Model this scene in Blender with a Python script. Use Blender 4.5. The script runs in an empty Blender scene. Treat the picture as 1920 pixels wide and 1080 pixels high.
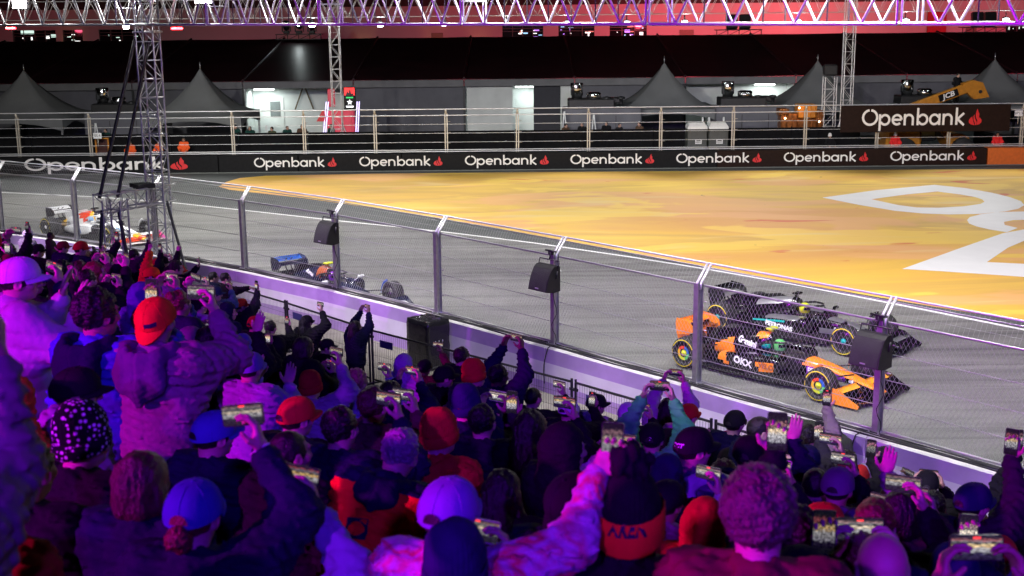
# Night street race seen from a packed grandstand: floodlit track, debris fence, four racing cars, purple-lit crowd.
import bpy, math, random
import numpy as np
from mathutils import Matrix, Vector, bvhtree

R = math.radians
sc = bpy.context.scene
COL = sc.collection

# ------------------------------------------------------------------ camera
CAM_H = 7.916
PITCH, ROLL = 0.21167, -0.01023
_F = Vector((0, math.cos(PITCH), -math.sin(PITCH)))
_U = Vector((0, math.sin(PITCH), math.cos(PITCH)))
_X = Vector((1, 0, 0))
_XR = _X * math.cos(ROLL) + _U * math.sin(ROLL)
_UR = -_X * math.sin(ROLL) + _U * math.cos(ROLL)
cd = bpy.data.cameras.new('camera')
cam = bpy.data.objects.new('camera', cd)
COL.objects.link(cam)
cm = Matrix.Identity(4)
for i in range(3):
    cm[i][0] = _XR[i]; cm[i][1] = _UR[i]; cm[i][2] = -_F[i]
cm[2][3] = CAM_H
cam.matrix_world = cm
cd.sensor_width = 36.0
cd.lens = 2400.7 / 1920 * 36
cd.clip_start = 0.1
cd.clip_end = 1500
cd.dof.use_dof = True
cd.dof.focus_distance = 27.0
cd.dof.aperture_fstop = 4.5
sc.camera = cam

# ------------------------------------------------------------------ night sky
wd = bpy.data.worlds.new('World')
sc.world = wd
wd.use_nodes = True
wn = wd.node_tree.nodes
wl = wd.node_tree.links
sky = wn.new('ShaderNodeTexSky')
sky.sky_type = 'NISHITA'
sky.sun_disc = False
sky.sun_elevation = R(-6)
sky.sun_rotation = R(200)
wn['Background'].inputs['Strength'].default_value = 0.02
wl.new(sky.outputs['Color'], wn['Background'].inputs['Color'])

sc.view_settings.view_transform = 'Standard'
sc.view_settings.look = 'None'
sc.view_settings.exposure = 0.0
sc.view_settings.gamma = 1.0
sc.view_settings.use_curve_mapping = False
sc.cycles.use_denoising = True
try:
    sc.cycles.denoiser = 'OPENIMAGEDENOISE'
    sc.cycles.denoising_input_passes = 'RGB_ALBEDO_NORMAL'
except Exception:
    pass
sc.cycles.max_bounces = 5
sc.cycles.diffuse_bounces = 2
sc.cycles.glossy_bounces = 3
sc.cycles.transmission_bounces = 3
sc.cycles.sample_clamp_indirect = 4.0
sc.cycles.caustics_reflective = False
sc.cycles.caustics_refractive = False

# ------------------------------------------------------------------ lamps (floodlights, stage wash, building uplights)
def spot(name, loc, aim, power, color, size, blend=0.4, radius=0.25):
    l = bpy.data.lights.new(name, 'SPOT')
    l.energy = power; l.color = color; l.spot_size = R(size); l.spot_blend = blend
    l.shadow_soft_size = radius
    o = bpy.data.objects.new(name, l)
    COL.objects.link(o)
    o.location = loc
    o.rotation_euler = (Vector(aim) - Vector(loc)).to_track_quat('-Z', 'Y').to_euler()
    return o

WHITE = (1.0, 0.985, 0.95)
TRK = 1.0
# white floods on the truss above the debris fence, aimed at the track
for (x, y, ax, ay, p) in ((-15.5, 40.6, -13, 49, 6000), (-10.2, 37.0, -6, 44, 5600), (-4.8, 31.2, 0, 38, 5200),
                          (0.2, 25.6, 5.4, 32, 4800), (5.2, 19.8, 9.5, 26, 4800), (9.6, 14.5, 15, 21, 4600)):
    spot('floodlight_lamp', (x, y, 10.4), (ax, ay, 0), p * TRK, WHITE, 108, 0.5, 0.3)
# long throw floods for the painted run-off
for (x, y, ax, ay, p) in ((-19, 43, -21, 65, 9000), (-13, 40, -9, 58, 11500), (-6, 33, 3, 54, 11000), (2, 24, 13, 48, 11500), (9, 15, 22, 42, 11500), (4, 21, 24, 58, 10000)):
    spot('floodlight_lamp', (x, y, 11.5), (ax, ay, 0), p * TRK, (1.0, 0.97, 0.9), 66, 0.8, 0.35)
# far truss floods
for (x, ax, p) in ((-26, -25, 3600), (-18, -16, 3600), (-8, -7, 3600), (4, 3, 3600), (14, 13, 3800), (25, 23, 3800)):
    spot('floodlight_lamp', (x, 67.0, 10.2), (ax, 57.5, 0), p * TRK, WHITE, 66, 0.7, 0.35)
# fill lights added inside the near truss to brighten its tubes
for k in range(9):
    l = bpy.data.lights.new('truss_fill_light', 'POINT'); l.energy = 115; l.color = (1, 0.98, 0.97); l.shadow_soft_size = 0.12
    o = bpy.data.objects.new('truss_fill_light', l); COL.objects.link(o)
    t = -0.12 + k * 0.135
    o.location = (-11.3 + 22.2 * t + .12, 37.0 - 22.6 * t + .12, 8.62)
# pale floods from behind the stand on the concrete wall
for (ax, ay, p) in ((-13.2, 39.4, 19000), (-4.6, 31.8, 17000), (3.4, 22.8, 14500), (9.4, 15.6, 11500)):
    q = ax * .645 - ay * .765
    spot('wall_flood_lamp', (.645 * q - .765 * 2.0, -.765 * q - .645 * 2.0, 14.5), (ax, ay, .35), p, (.86, .72, 1.0), 23, 0.75, 0.3)
# stage wash behind and above the stand
spot('stage_wash_lamp', (-20, -5, 12.5), (-1.5, 6.5, 5), 27000, (0.80, 0.003, 1.0), 44, 0.5, 0.3)
spot('stage_wash_lamp', (-34, 6, 13), (-7, 21, 2.5), 26000, (0.60, 0.005, 1.0), 44, 0.5, 0.4)
spot('stage_wash_lamp', (3, -14, 15), (0.5, 8, 5), 9500, (0.10, 0.008, 1.0), 48, 0.5, 0.4)
spot('stage_wash_lamp', (-8, -16, 16), (4, 15, 3.5), 15000, (0.28, 0.006, 1.0), 40, 0.6, 0.4)
# red uplights and coloured wash on the long building
for (x, p, c) in ((-40, 260, (1, .10, .20)), (-22, 300, (1, .09, .18)), (-4, 800, (1, .09, .16)),
                  (12, 2900, (1, .08, .15)), (24, 4200, (1, .11, .15)), (40, 1500, (1, .03, .11))):
    spot('building_uplight', (x, 103, 7.0), (x, 112, 8.2), p, c, 150, 0.8, 0.5)
for x in (-37.5, -12.5, -6.5, -2.6, 20):
    spot('building_uplight', (x, 110.6, 5.0), (x, 111.9, 6.3), 14, (1, .45, .12), 80, 0.9, 0.1)

# ------------------------------------------------------------------ helpers
rng = random.Random(11)
nrng = np.random.default_rng(5)

_mats = {}
def mat(name, col, rough=0.6, metal=0.0, var=0.12, scale=6.0, bump=0.0, bscale=40.0, emit=None, estr=0.0, spec=0.5, coat=0.0):
    """procedural principled material with a noise-varied base colour and fine relief"""
    if name in _mats: return _mats[name]
    m = bpy.data.materials.new(name); m.use_nodes = True
    nt = m.node_tree; N = nt.nodes; L = nt.links
    b = N['Principled BSDF']
    b.inputs['Roughness'].default_value = rough
    b.inputs['Metallic'].default_value = metal
    b.inputs['Specular IOR Level'].default_value = spec
    if coat: b.inputs['Coat Weight'].default_value = coat
    tc = N.new('ShaderNodeTexCoord')
    nz = N.new('ShaderNodeTexNoise'); nz.inputs['Scale'].default_value = scale; nz.inputs['Detail'].default_value = 5
    L.new(tc.outputs['Object'], nz.inputs['Vector'])
    mr = N.new('ShaderNodeMapRange'); mr.inputs[1].default_value = 0.3; mr.inputs[2].default_value = 0.7
    mr.inputs[3].default_value = 1 - var; mr.inputs[4].default_value = 1 + var
    L.new(nz.outputs['Fac'], mr.inputs[0])
    mx = N.new('ShaderNodeVectorMath'); mx.operation = 'MULTIPLY'
    mx.inputs[0].default_value = col[:3]
    L.new(mr.outputs[0], mx.inputs[1])
    L.new(mx.outputs[0], b.inputs['Base Color'])
    if bump:
        n2 = N.new('ShaderNodeTexNoise'); n2.inputs['Scale'].default_value = bscale; n2.inputs['Detail'].default_value = 4
        L.new(tc.outputs['Object'], n2.inputs['Vector'])
        bp = N.new('ShaderNodeBump'); bp.inputs['Strength'].default_value = bump; bp.inputs['Distance'].default_value = 0.02
        L.new(n2.outputs['Fac'], bp.inputs['Height']); L.new(bp.outputs[0], b.inputs['Normal'])
    if emit:
        b.inputs['Emission Color'].default_value = (*emit, 1); b.inputs['Emission Strength'].default_value = estr
    _mats[name] = m
    return m

class MB:
    """collects quads / tubes / boxes and builds one mesh"""
    def __init__(s): s.v = []; s.f = []; s.m = []; s.sm = []
    def add(s, vs, fs, mi=0, smooth=False):
        o = len(s.v); s.v += [tuple(v) for v in vs]
        for f in fs: s.f.append(tuple(i + o for i in f)); s.m.append(mi); s.sm.append(smooth)
    def box(s, c, d, rot=None, mi=0):
        x, y, z = d[0] / 2, d[1] / 2, d[2] / 2
        vs = [Vector((a * x, b * y, e * z)) for e in (-1, 1) for b in (-1, 1) for a in (-1, 1)]
        if rot is not None: vs = [rot @ v for v in vs]
        c = Vector(c)
        s.add([v + c for v in vs], [(0, 2, 3, 1), (4, 5, 7, 6), (0, 1, 5, 4), (1, 3, 7, 5), (3, 2, 6, 7), (2, 0, 4, 6)], mi)
    def cbox(s, c, d, b=0.02, rot=None, mi=0):
        """box with bevelled vertical and top edges"""
        x, y, z = d[0] / 2, d[1] / 2, d[2] / 2
        def ring(xx, yy, zz, bb):
            return [(xx - bb, yy, zz), (xx, yy - bb, zz), (xx, -yy + bb, zz), (xx - bb, -yy, zz), (-xx + bb, -yy, zz), (-xx, -yy + bb, zz), (-xx, yy - bb, zz), (-xx + bb, yy, zz)]
        rings = [ring(x - b, y - b, -z, b), ring(x, y, -z + b, b), ring(x, y, z - b, b), ring(x - b, y - b, z, b)]
        vs = [Vector(p) for r_ in rings for p in r_]
        if rot is not None: vs = [rot @ v for v in vs]
        c = Vector(c)
        fs = []
        for k in range(3):
            for i in range(8):
                j = (i + 1) % 8
                fs.append((k * 8 + i, k * 8 + j, k * 8 + 8 + j, k * 8 + 8 + i)[::-1])
        fs.append(tuple(range(8))); fs.append(tuple(range(24, 32))[::-1])
        s.add([v + c for v in vs], fs, mi)
    def tube(s, pts, r, n=6, mi=0, cap=True, smooth=True):
        pts = [Vector(p) for p in pts]
        rr = r if isinstance(r, (list, tuple)) else [r] * len(pts)
        t0 = (pts[1] - pts[0]).normalized()
        a = t0.orthogonal().normalized(); vs = []
        for i, p in enumerate(pts):
            t = (pts[min(i + 1, len(pts) - 1)] - pts[max(i - 1, 0)]).normalized()
            a = (a - t * a.dot(t)).normalized(); b = t.cross(a)
            for k in range(n):
                w = 2 * math.pi * k / n
                vs.append(p + (a * math.cos(w) + b * math.sin(w)) * rr[i])
        fs = [(i * n + k, i * n + (k + 1) % n, (i + 1) * n + (k + 1) % n, (i + 1) * n + k) for i in range(len(pts) - 1) for k in range(n)]
        s.add(vs, fs, mi, smooth)
        if cap:
            o = len(s.v) - len(vs)
            s.f.append(tuple(o + k for k in range(n))[::-1]); s.m.append(mi); s.sm.append(False)
            s.f.append(tuple(o + len(vs) - n + k for k in range(n))); s.m.append(mi); s.sm.append(False)
    def lathe(s, prof, n=20, M=None, mi=0, close=False, mis=None, smooth=True):
        """profile of (radius, height) turned round local Z"""
        M = M or Matrix.Identity(4); vs = []
        for (r_, z) in prof:
            for k in range(n):
                w = 2 * math.pi * k / n
                vs.append(M @ Vector((r_ * math.cos(w), r_ * math.sin(w), z)))
        o = len(s.v); s.v += [tuple(v) for v in vs]
        for i in range(len(prof) - 1):
            for k in range(n):
                s.f.append((o + i * n + k, o + i * n + (k + 1) % n, o + (i + 1) * n + (k + 1) % n, o + (i + 1) * n + k))
                s.m.append(mis[i] if mis else mi); s.sm.append(smooth)
    def poly(s, pts, mi=0): s.add(pts, [tuple(range(len(pts)))], mi)
    def prism(s, pts, h, mi=0):
        """polygon in XY (ccw) extruded up by h"""
        n = len(pts); b = [(p[0], p[1], p[2] if len(p) > 2 else 0) for p in pts]; t = [(p[0], p[1], p[2] + h) for p in b]
        s.add(b + t, [tuple(range(n))[::-1], tuple(range(n, 2 * n))] + [(i, (i + 1) % n, n + (i + 1) % n, n + i) for i in range(n)], mi)
    def mesh(s, name, mats):
        me = bpy.data.meshes.new(name)
        me.from_pydata(s.v, [], s.f)
        for m in (mats if isinstance(mats, (list, tuple)) else [mats]): me.materials.append(m)
        if len(s.f):
            me.polygons.foreach_set('material_index', s.m); me.polygons.foreach_set('use_smooth', s.sm)
        me.update()
        return me

_M = {}
def link(name, data, parent=None, M=None):
    o = bpy.data.objects.new(name, data)
    COL.objects.link(o)
    if parent is not None: o.parent = parent
    if M is not None: o.matrix_basis = M
    return o
def tag(o, label=None, cat=None, group=None, kind=None):
    if label: o['label'] = label
    if cat: o['category'] = cat
    if group: o['group'] = group
    if kind: o['kind'] = kind
    return o
def thing(name, label, cat, loc=(0, 0, 0), rz=0.0, group=None, M=None):
    o = link(name, None, None, M if M is not None else Matrix.Translation(loc) @ Matrix.Rotation(rz, 4, 'Z'))
    o.empty_display_size = 0.2
    return tag(o, label, cat, group)
def struct(name, mb, mats, z=0.0):
    o = link(name, mb.mesh(name, mats), None, Matrix.Translation((0, 0, z)))
    return tag(o, kind='structure')
def part(name, mb, mats, parent, M=None, kind=None, label=None):
    o = link(name, mb.mesh(name, mats), parent, M)
    if kind: o['kind'] = kind
    if label: o['label'] = label
    return o

# one unit rod (radius 1, length 1 along Z) shared by every truss tube
_rods = {}
def rod_mesh(m, n=7):
    if m.name not in _rods:
        b = MB(); b.tube([(0, 0, 0), (0, 0, 1)], 1.0, n); _rods[m.name] = b.mesh('rod', m)
    return _rods[m.name]
def rod(name, a, b, r, m, parent, org=Vector((0, 0, 0))):
    a = Vector(a) - org; b = Vector(b) - org; d = b - a
    M = Matrix.Translation(a) @ d.to_track_quat('Z', 'Y').to_matrix().to_4x4() @ Matrix.Diagonal((r, r, d.length, 1))
    return link(name, rod_mesh(m), parent, M)

# scratch scene in which text is turned into meshes
_tmp = bpy.data.scenes.new('scratch')
def text_mesh(body, size=1.0, extrude=0.0, bold=0.0, shear=0.0, width=1.0):
    cu = bpy.data.curves.new('text', 'FONT'); cu.body = body; cu.size = size; cu.extrude = extrude
    cu.align_x = 'CENTER'; cu.align_y = 'CENTER'; cu.offset = bold; cu.shear = shear; cu.resolution_u = 3
    o = bpy.data.objects.new('text', cu); _tmp.collection.objects.link(o)
    me = bpy.data.meshes.new_from_object(o)
    bpy.data.objects.remove(o); bpy.data.curves.remove(cu)
    if width != 1.0: me.transform(Matrix.Diagonal((width, 1, 1, 1)))
    return me

# ------------------------------------------------------------------ sampled solids: smooth union of rounded shapes -> one skin
class Solid:
    def __init__(s, lo, hi, h):
        s.lo = np.array(lo, np.float32); s.h = h
        s.n = np.ceil((np.array(hi) - s.lo) / h).astype(int) + 1
        s.phi = np.full(s.n, 1.0, np.float32)
    def _blk(s, lo, hi):
        a = np.clip(np.floor((np.array(lo) - s.lo) / s.h).astype(int), 0, s.n); b = np.clip(np.ceil((np.array(hi) - s.lo) / s.h).astype(int) + 1, 0, s.n)
        if np.any(b <= a): return None
        ax = [s.lo[i] + s.h * np.arange(a[i], b[i], dtype=np.float32) for i in range(3)]
        return (slice(a[0], b[0]), slice(a[1], b[1]), slice(a[2], b[2])), np.meshgrid(*ax, indexing='ij', sparse=True)
    def _mix(s, sl, d, k, sub):
        p = s.phi[sl]
        if sub:
            d = -d; hh = np.clip(0.5 - 0.5 * (p - d) / k, 0, 1); s.phi[sl] = p * (1 - hh) + d * hh + k * hh * (1 - hh)
        else:
            hh = np.clip(0.5 + 0.5 * (p - d) / k, 0, 1); s.phi[sl] = p * (1 - hh) + d * hh - k * hh * (1 - hh)
    def cone(s, a, b, ra, rb, k=0.03, sub=False):
        a = np.array(a, float); b = np.array(b, float); m = max(ra, rb) + k * 1.5 + s.h * 2
        q = s._blk(np.minimum(a, b) - m, np.maximum(a, b) + m)
        if q is None: return
        sl, (X, Y, Z) = q
        d = b - a; L2 = max(float(d @ d), 1e-9)
        t = np.clip(((X - a[0]) * d[0] + (Y - a[1]) * d[1] + (Z - a[2]) * d[2]) / L2, 0, 1)
        dist = np.sqrt((X - a[0] - t * d[0]) ** 2 + (Y - a[1] - t * d[1]) ** 2 + (Z - a[2] - t * d[2]) ** 2) - (ra + (rb - ra) * t)
        s._mix(sl, dist.astype(np.float32), k, sub)
    def ell(s, c, r, k=0.03, rot=None, sub=False):
        c = np.array(c, float); r = np.array(r, float); m = r.max() + k * 1.5 + s.h * 2
        q = s._blk(c - m, c + m)
        if q is None: return
        sl, (X, Y, Z) = q
        x, y, z = X - c[0], Y - c[1], Z - c[2]
        if rot is not None:
            Ri = np.array(rot.inverted())
            x, y, z = [Ri[i][0] * x + Ri[i][1] * y + Ri[i][2] * z for i in range(3)]
        k0 = np.sqrt((x / r[0]) ** 2 + (y / r[1]) ** 2 + (z / r[2]) ** 2)
        k1 = np.sqrt((x / r[0] ** 2) ** 2 + (y / r[1] ** 2) ** 2 + (z / r[2] ** 2) ** 2) + 1e-6
        s._mix(sl, (k0 * (k0 - 1) / k1).astype(np.float32), k, sub)
    def chain(s, pts, rad, k=0.02):
        for i in range(len(pts) - 1): s.cone(pts[i], pts[i + 1], rad[i], rad[i + 1], k)
    def grids(s): return np.meshgrid(*[s.lo[i] + s.h * np.arange(s.n[i], dtype=np.float32) for i in range(3)], indexing='ij', sparse=True)
    def cut(s, nx, ny, nz, off):
        X, Y, Z = s.grids(); s.phi = np.maximum(s.phi, nx * X + ny * Y + nz * Z - off)
    def wrinkle(s, amp, f, seed=0, sx=1, sy=1, sz=1, fold=False):
        r = np.random.default_rng(seed); X, Y, Z = s.grids(); w = 0
        for i in range(8):
            k = r.normal(size=3) * f * (.6 + .3 * i) * np.array((sx, sy, sz)); g = np.sin(k[0] * X + k[1] * Y + k[2] * Z + r.uniform(0, 6.3) + .8 * np.sin(k[1] * .5 * X - k[0] * .5 * Z + i)) / (1 + .22 * i); w = w + (.55 - 1.3 * np.abs(g) if fold else g)
        s.phi = s.phi + (amp * w * .6).astype(np.float32)
    def mesh_arrays(s):
        p = s.phi; ins = p < 0; n = p.shape
        e = [None] * 3; cs = np.zeros((n[0] - 1, n[1] - 1, n[2] - 1, 3), np.float32); cn = np.zeros(cs.shape[:3], np.float32)
        corner = ((0, 0), (0, 1), (1, 0), (1, 1))
        for ax in range(3):
            a = [slice(None)] * 3; b = [slice(None)] * 3; a[ax] = slice(0, -1); b[ax] = slice(1, None)
            pa, pb = p[tuple(a)], p[tuple(b)]; cr = ins[tuple(a)] != ins[tuple(b)]
            t = np.where(cr, pa / np.where(pa == pb, 1, pa - pb), 0).astype(np.float32); e[ax] = cr
            o = [i for i in range(3) if i != ax]
            for (u_, w_) in corner:
                sl = [slice(None)] * 3
                sl[o[0]] = slice(u_, u_ + n[o[0]] - 1); sl[o[1]] = slice(w_, w_ + n[o[1]] - 1)
                c_ = cr[tuple(sl)]; cn += c_
                cs[..., ax] += t[tuple(sl)] * c_; cs[..., o[0]] += u_ * c_; cs[..., o[1]] += w_ * c_
        act = cn > 0; idx = np.full(act.shape, -1, np.int64); nv = int(act.sum()); idx[act] = np.arange(nv)
        I = np.argwhere(act); V = s.lo + s.h * (I + cs[act] / cn[act][:, None])
        Q = []
        for ax in range(3):
            o = [i for i in range(3) if i != ax]
            E = np.argwhere(e[ax])
            ok = (E[:, o[0]] > 0) & (E[:, o[1]] > 0) & (E[:, o[0]] < n[o[0]] - 1) & (E[:, o[1]] < n[o[1]] - 1); E = E[ok]
            if not len(E): continue
            def g(du, dw):
                K = E.copy(); K[:, o[0]] -= du; K[:, o[1]] -= dw; return idx[K[:, 0], K[:, 1], K[:, 2]]
            q = np.stack([g(1, 1), g(0, 1), g(0, 0), g(1, 0)], 1)
            flip = ins[E[:, 0], E[:, 1], E[:, 2]]
            if ax == 1: flip = ~flip
            q[~flip] = q[~flip][:, ::-1]
            Q.append(q)
        return V.astype(np.float32), (np.concatenate(Q) if Q else np.zeros((0, 4), int))

def join_arrays(lst):
    V = []; Q = []; o = 0
    for v, q in lst: V.append(v); Q.append(q + o); o += len(v)
    return np.concatenate(V), np.concatenate(Q)
def arr_mesh(name, vq, mats=(None,)):
    v, q = vq
    me = bpy.data.meshes.new(name)
    me.vertices.add(len(v)); me.vertices.foreach_set('co', np.asarray(v, np.float32).ravel())
    me.loops.add(len(q) * 4); me.loops.foreach_set('vertex_index', np.asarray(q, np.int32).ravel())
    me.polygons.add(len(q)); me.polygons.foreach_set('loop_start', np.arange(len(q), dtype=np.int32) * 4)
    me.polygons.foreach_set('use_smooth', np.ones(len(q), bool))
    for m in mats: me.materials.append(m)
    me.update(calc_edges=True); me.validate()
    return me

# ------------------------------------------------------------------ materials for the ground
def ground_mat(name, cols, scale, stretch, rot, rough=0.75, speck=0.0, bump=0.25, detail=6, contrast=(0.3, 0.7), speckscale=90.0, marks=None):
    m = bpy.data.materials.new(name); m.use_nodes = True
    nt = m.node_tree; N = nt.nodes; L = nt.links; b = N['Principled BSDF']; b.inputs['Roughness'].default_value = rough
    tc = N.new('ShaderNodeTexCoord'); mp = N.new('ShaderNodeMapping')
    mp.inputs['Rotation'].default_value = (0, 0, rot); mp.inputs['Scale'].default_value = stretch
    L.new(tc.outputs['Object'], mp.inputs['Vector'])
    nz = N.new('ShaderNodeTexNoise'); nz.inputs['Scale'].default_value = scale; nz.inputs['Detail'].default_value = detail; nz.inputs['Distortion'].default_value = 0.6
    L.new(mp.outputs[0], nz.inputs['Vector'])
    mr = N.new('ShaderNodeMapRange'); mr.inputs[1].default_value = contrast[0]; mr.inputs[2].default_value = contrast[1]
    L.new(nz.outputs['Fac'], mr.inputs[0])
    cr = N.new('ShaderNodeValToRGB'); e = cr.color_ramp
    for i, c in enumerate(cols):
        if i < 2: e.elements[i].position = i / (len(cols) - 1); e.elements[i].color = (*c, 1)
        else:
            q = e.elements.new(i / (len(cols) - 1)); q.color = (*c, 1)
    for i, el in enumerate(e.elements): el.position = i / (len(cols) - 1); el.color = (*cols[i], 1)
    L.new(mr.outputs[0], cr.inputs[0])
    out = cr.outputs[0]
    # fine grain
    n2 = N.new('ShaderNodeTexNoise'); n2.inputs['Scale'].default_value = speckscale; n2.inputs['Detail'].default_value = 3
    L.new(tc.outputs['Object'], n2.inputs['Vector'])
    if speck:
        m2 = N.new('ShaderNodeMapRange'); m2.inputs[1].default_value = 0.3; m2.inputs[2].default_value = 0.7; m2.inputs[3].default_value = 1 - speck; m2.inputs[4].default_value = 1 + speck
        L.new(n2.outputs['Fac'], m2.inputs[0])
        mv = N.new('ShaderNodeVectorMath'); mv.operation = 'MULTIPLY'; L.new(out, mv.inputs[0]); L.new(m2.outputs[0], mv.inputs[1]); out = mv.outputs[0]
    for (mscale, mstretch, lo, hi, mcol, mamt) in (marks or ()):
        mp2 = N.new('ShaderNodeMapping'); mp2.inputs['Rotation'].default_value = (0, 0, rot); mp2.inputs['Scale'].default_value = mstretch
        L.new(tc.outputs['Object'], mp2.inputs['Vector'])
        n3 = N.new('ShaderNodeTexNoise'); n3.inputs['Scale'].default_value = mscale; n3.inputs['Detail'].default_value = 4; n3.inputs['Distortion'].default_value = 0.8
        L.new(mp2.outputs[0], n3.inputs['Vector'])
        m3 = N.new('ShaderNodeMapRange'); m3.inputs[1].default_value = lo; m3.inputs[2].default_value = hi; m3.inputs[4].default_value = mamt
        L.new(n3.outputs['Fac'], m3.inputs[0])
        mm = N.new('ShaderNodeMix'); mm.data_type = 'RGBA'
        L.new(m3.outputs[0], mm.inputs[0]); L.new(out, mm.inputs[6]); mm.inputs[7].default_value = (*mcol, 1); out = mm.outputs[2]
    L.new(out, b.inputs['Base Color'])
    if bump:
        bp = N.new('ShaderNodeBump'); bp.inputs['Strength'].default_value = bump; bp.inputs['Distance'].default_value = 0.01
        L.new(n2.outputs['Fac'], bp.inputs['Height']); L.new(bp.outputs[0], b.inputs['Normal'])
    return m

UA = math.atan2(-0.765, 0.645)       # heading of the straight
Un = Vector((0.645, -0.765, 0)); Nn = Vector((0.765, 0.645, 0))
M_ground = ground_mat('dark_asphalt', ((.055, .062, .064), (.085, .092, .092), (.07, .076, .076)), .35, (1, 3, 1), -UA, .8, .25, .3)
M_track = ground_mat('worn_asphalt', ((.15, .15, .145), (.20, .20, .193), (.172, .172, .166), (.215, .213, .205)), .45, (.35, 2.2, 1), -UA, .8, .32, .35, speckscale=30.0,
                     marks=((1.0, (.05, 1.3, 1), .47, .66, (.085, .085, .086), .75), (.5, (.03, 5.5, 1), .55, .64, (.07, .07, .07), .6), (.35, (.4, .5, 1), .55, .62, (.13, .13, .13), .5), (.8, (.6, .8, 1), .58, .75, (.26, .255, .245), .5)))
M_strip = ground_mat('strip_asphalt', ((.07, .078, .08), (.10, .108, .108), (.085, .093, .093)), .4, (.4, 2, 1), -UA, .8, .25, .3)
M_orange = ground_mat('runoff_paint', ((.70, .33, .11), (.73, .39, .095), (.79, .48, .075), (.64, .385, .085), (.81, .53, .085), (.75, .42, .13), (.71, .345, .12)), .105, (.55, 1.5, 1), R(-8), .7, .1, .15, detail=7, contrast=(.26, .74),
                      marks=((.13, (.7, 1.3, 1), .50, .545, (.80, .42, .17), .75), (.19, (.6, 1.5, 1), .545, .58, (.90, .62, .10), .7), (.55, (.5, 1.2, 1), .66, .70, (.62, .10, .05), .75), (.33, (.4, 1.6, 1), .60, .68, (.80, .58, .25), .6), (1.7, (1, 1, 1), .755, .78, (.12, .07, .03), .8), (2.6, (.25, 2.5, 1), .60, .75, (.60, .34, .06), .3)))
M_white = ground_mat('road_paint', ((.80, .81, .82), (.86, .87, .88)), .8, (1, 1, 1), 0, .6, .06, .1)
M_pave = ground_mat('pavement_concrete', ((.15, .14, .12), (.21, .195, .17), (.18, .165, .145)), .9, (1, 1, 1), 0, .85, .25, .3,
                    marks=((1.4, (1, 1, 1), .55, .8, (.07, .06, .055), .6),))

def sheet(name, pts, z, m):
    b = MB(); b.poly([(p[0], p[1], 0) for p in pts]); return struct(name, b, m, z)

b = MB(); b.poly([(-400, -120, 0), (400, -120, 0), (400, 420, 0), (-400, 420, 0)]); struct('ground', b, M_ground)

# fence line: post positions measured along the curving wall
F = [(-16.97, 42.15), (-13.75, 40.02), (-10.61, 37.70), (-7.45, 35.10), (-4.51, 32.38), (-1.74, 29.44), (.90, 26.43), (3.49, 23.40), (6.06, 20.36)]
F = [(-27.6, 47.9), (-24.0, 46.1), (-20.4, 44.2)] + F + [(8.62, 17.29), (11.18, 14.22), (13.74, 11.15), (16.3, 8.08)]
F = [Vector((x, y, 0)) for x, y in F]
def nrm(i):
    a = F[max(i - 1, 0)]; c = F[min(i + 1, len(F) - 1)]; d = (c - a).normalized()
    return Vector((-d.y, d.x, 0))     # towards the track

wl_pts = [(-60, 72), (-40, 65.2), (-23.72, 59.09), (-18.95, 57.33), (-14.52, 55.03), (-11.04, 52.66), (-6.66, 49.59), (-2.77, 47.02), (.77, 44.3), (3.89, 41.5), (6.17, 39.24), (8.47, 36.7), (10.62, 34.04), (12.9, 31.12), (18, 24.6), (30, 9.5)]
track = [(p.x + .3 * nrm(i).x, p.y + .3 * nrm(i).y) for i, p in enumerate(F)]
sheet('track', [(-60, 60)] + track + [(24, -2)] + wl_pts[::-1], .004, M_track)
def ribbon(name, pts, w, z, m):
    b = MB(); n = len(pts)
    L_, R_ = [], []
    for i in range(n):
        a = Vector((*pts[max(i - 1, 0)], 0)); c = Vector((*pts[min(i + 1, n - 1)], 0)); d = (c - a).normalized(); s = Vector((-d.y, d.x, 0)) * w / 2
        p = Vector((*pts[i], 0)); L_.append(p + s); R_.append(p - s)
    b.add(L_ + R_, [(i, n + i, n + i + 1, i + 1) for i in range(n - 1)]); return struct(name, b, m, z)
ribbon('track_edge_line', wl_pts, .16, .012, M_white)
# second darker band of asphalt beside the painted run-off
org_low = [(-13.86, 60.38), (-13.1, 59.2), (-11.4, 57.85), (-9.43, 56.40), (-7.27, 54.45), (-4.3, 51.55), (-1.19, 48.3), (.79, 46.0), (2.61, 43.8), (5.79, 40.04), (8.52, 36.98), (10.9, 34.42), (13.26, 31.95), (18.6, 25.4), (30.5, 11)]
org_top = [(45, 20), (45, 63.2), (25.74, 63.98), (1.15, 64.75), (-7.0, 64.75), (-12.35, 64.33), (-13.5, 63.56), (-13.86, 62.0)]
sheet('painted_runoff', org_low + org_top, .008, M_orange)

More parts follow.
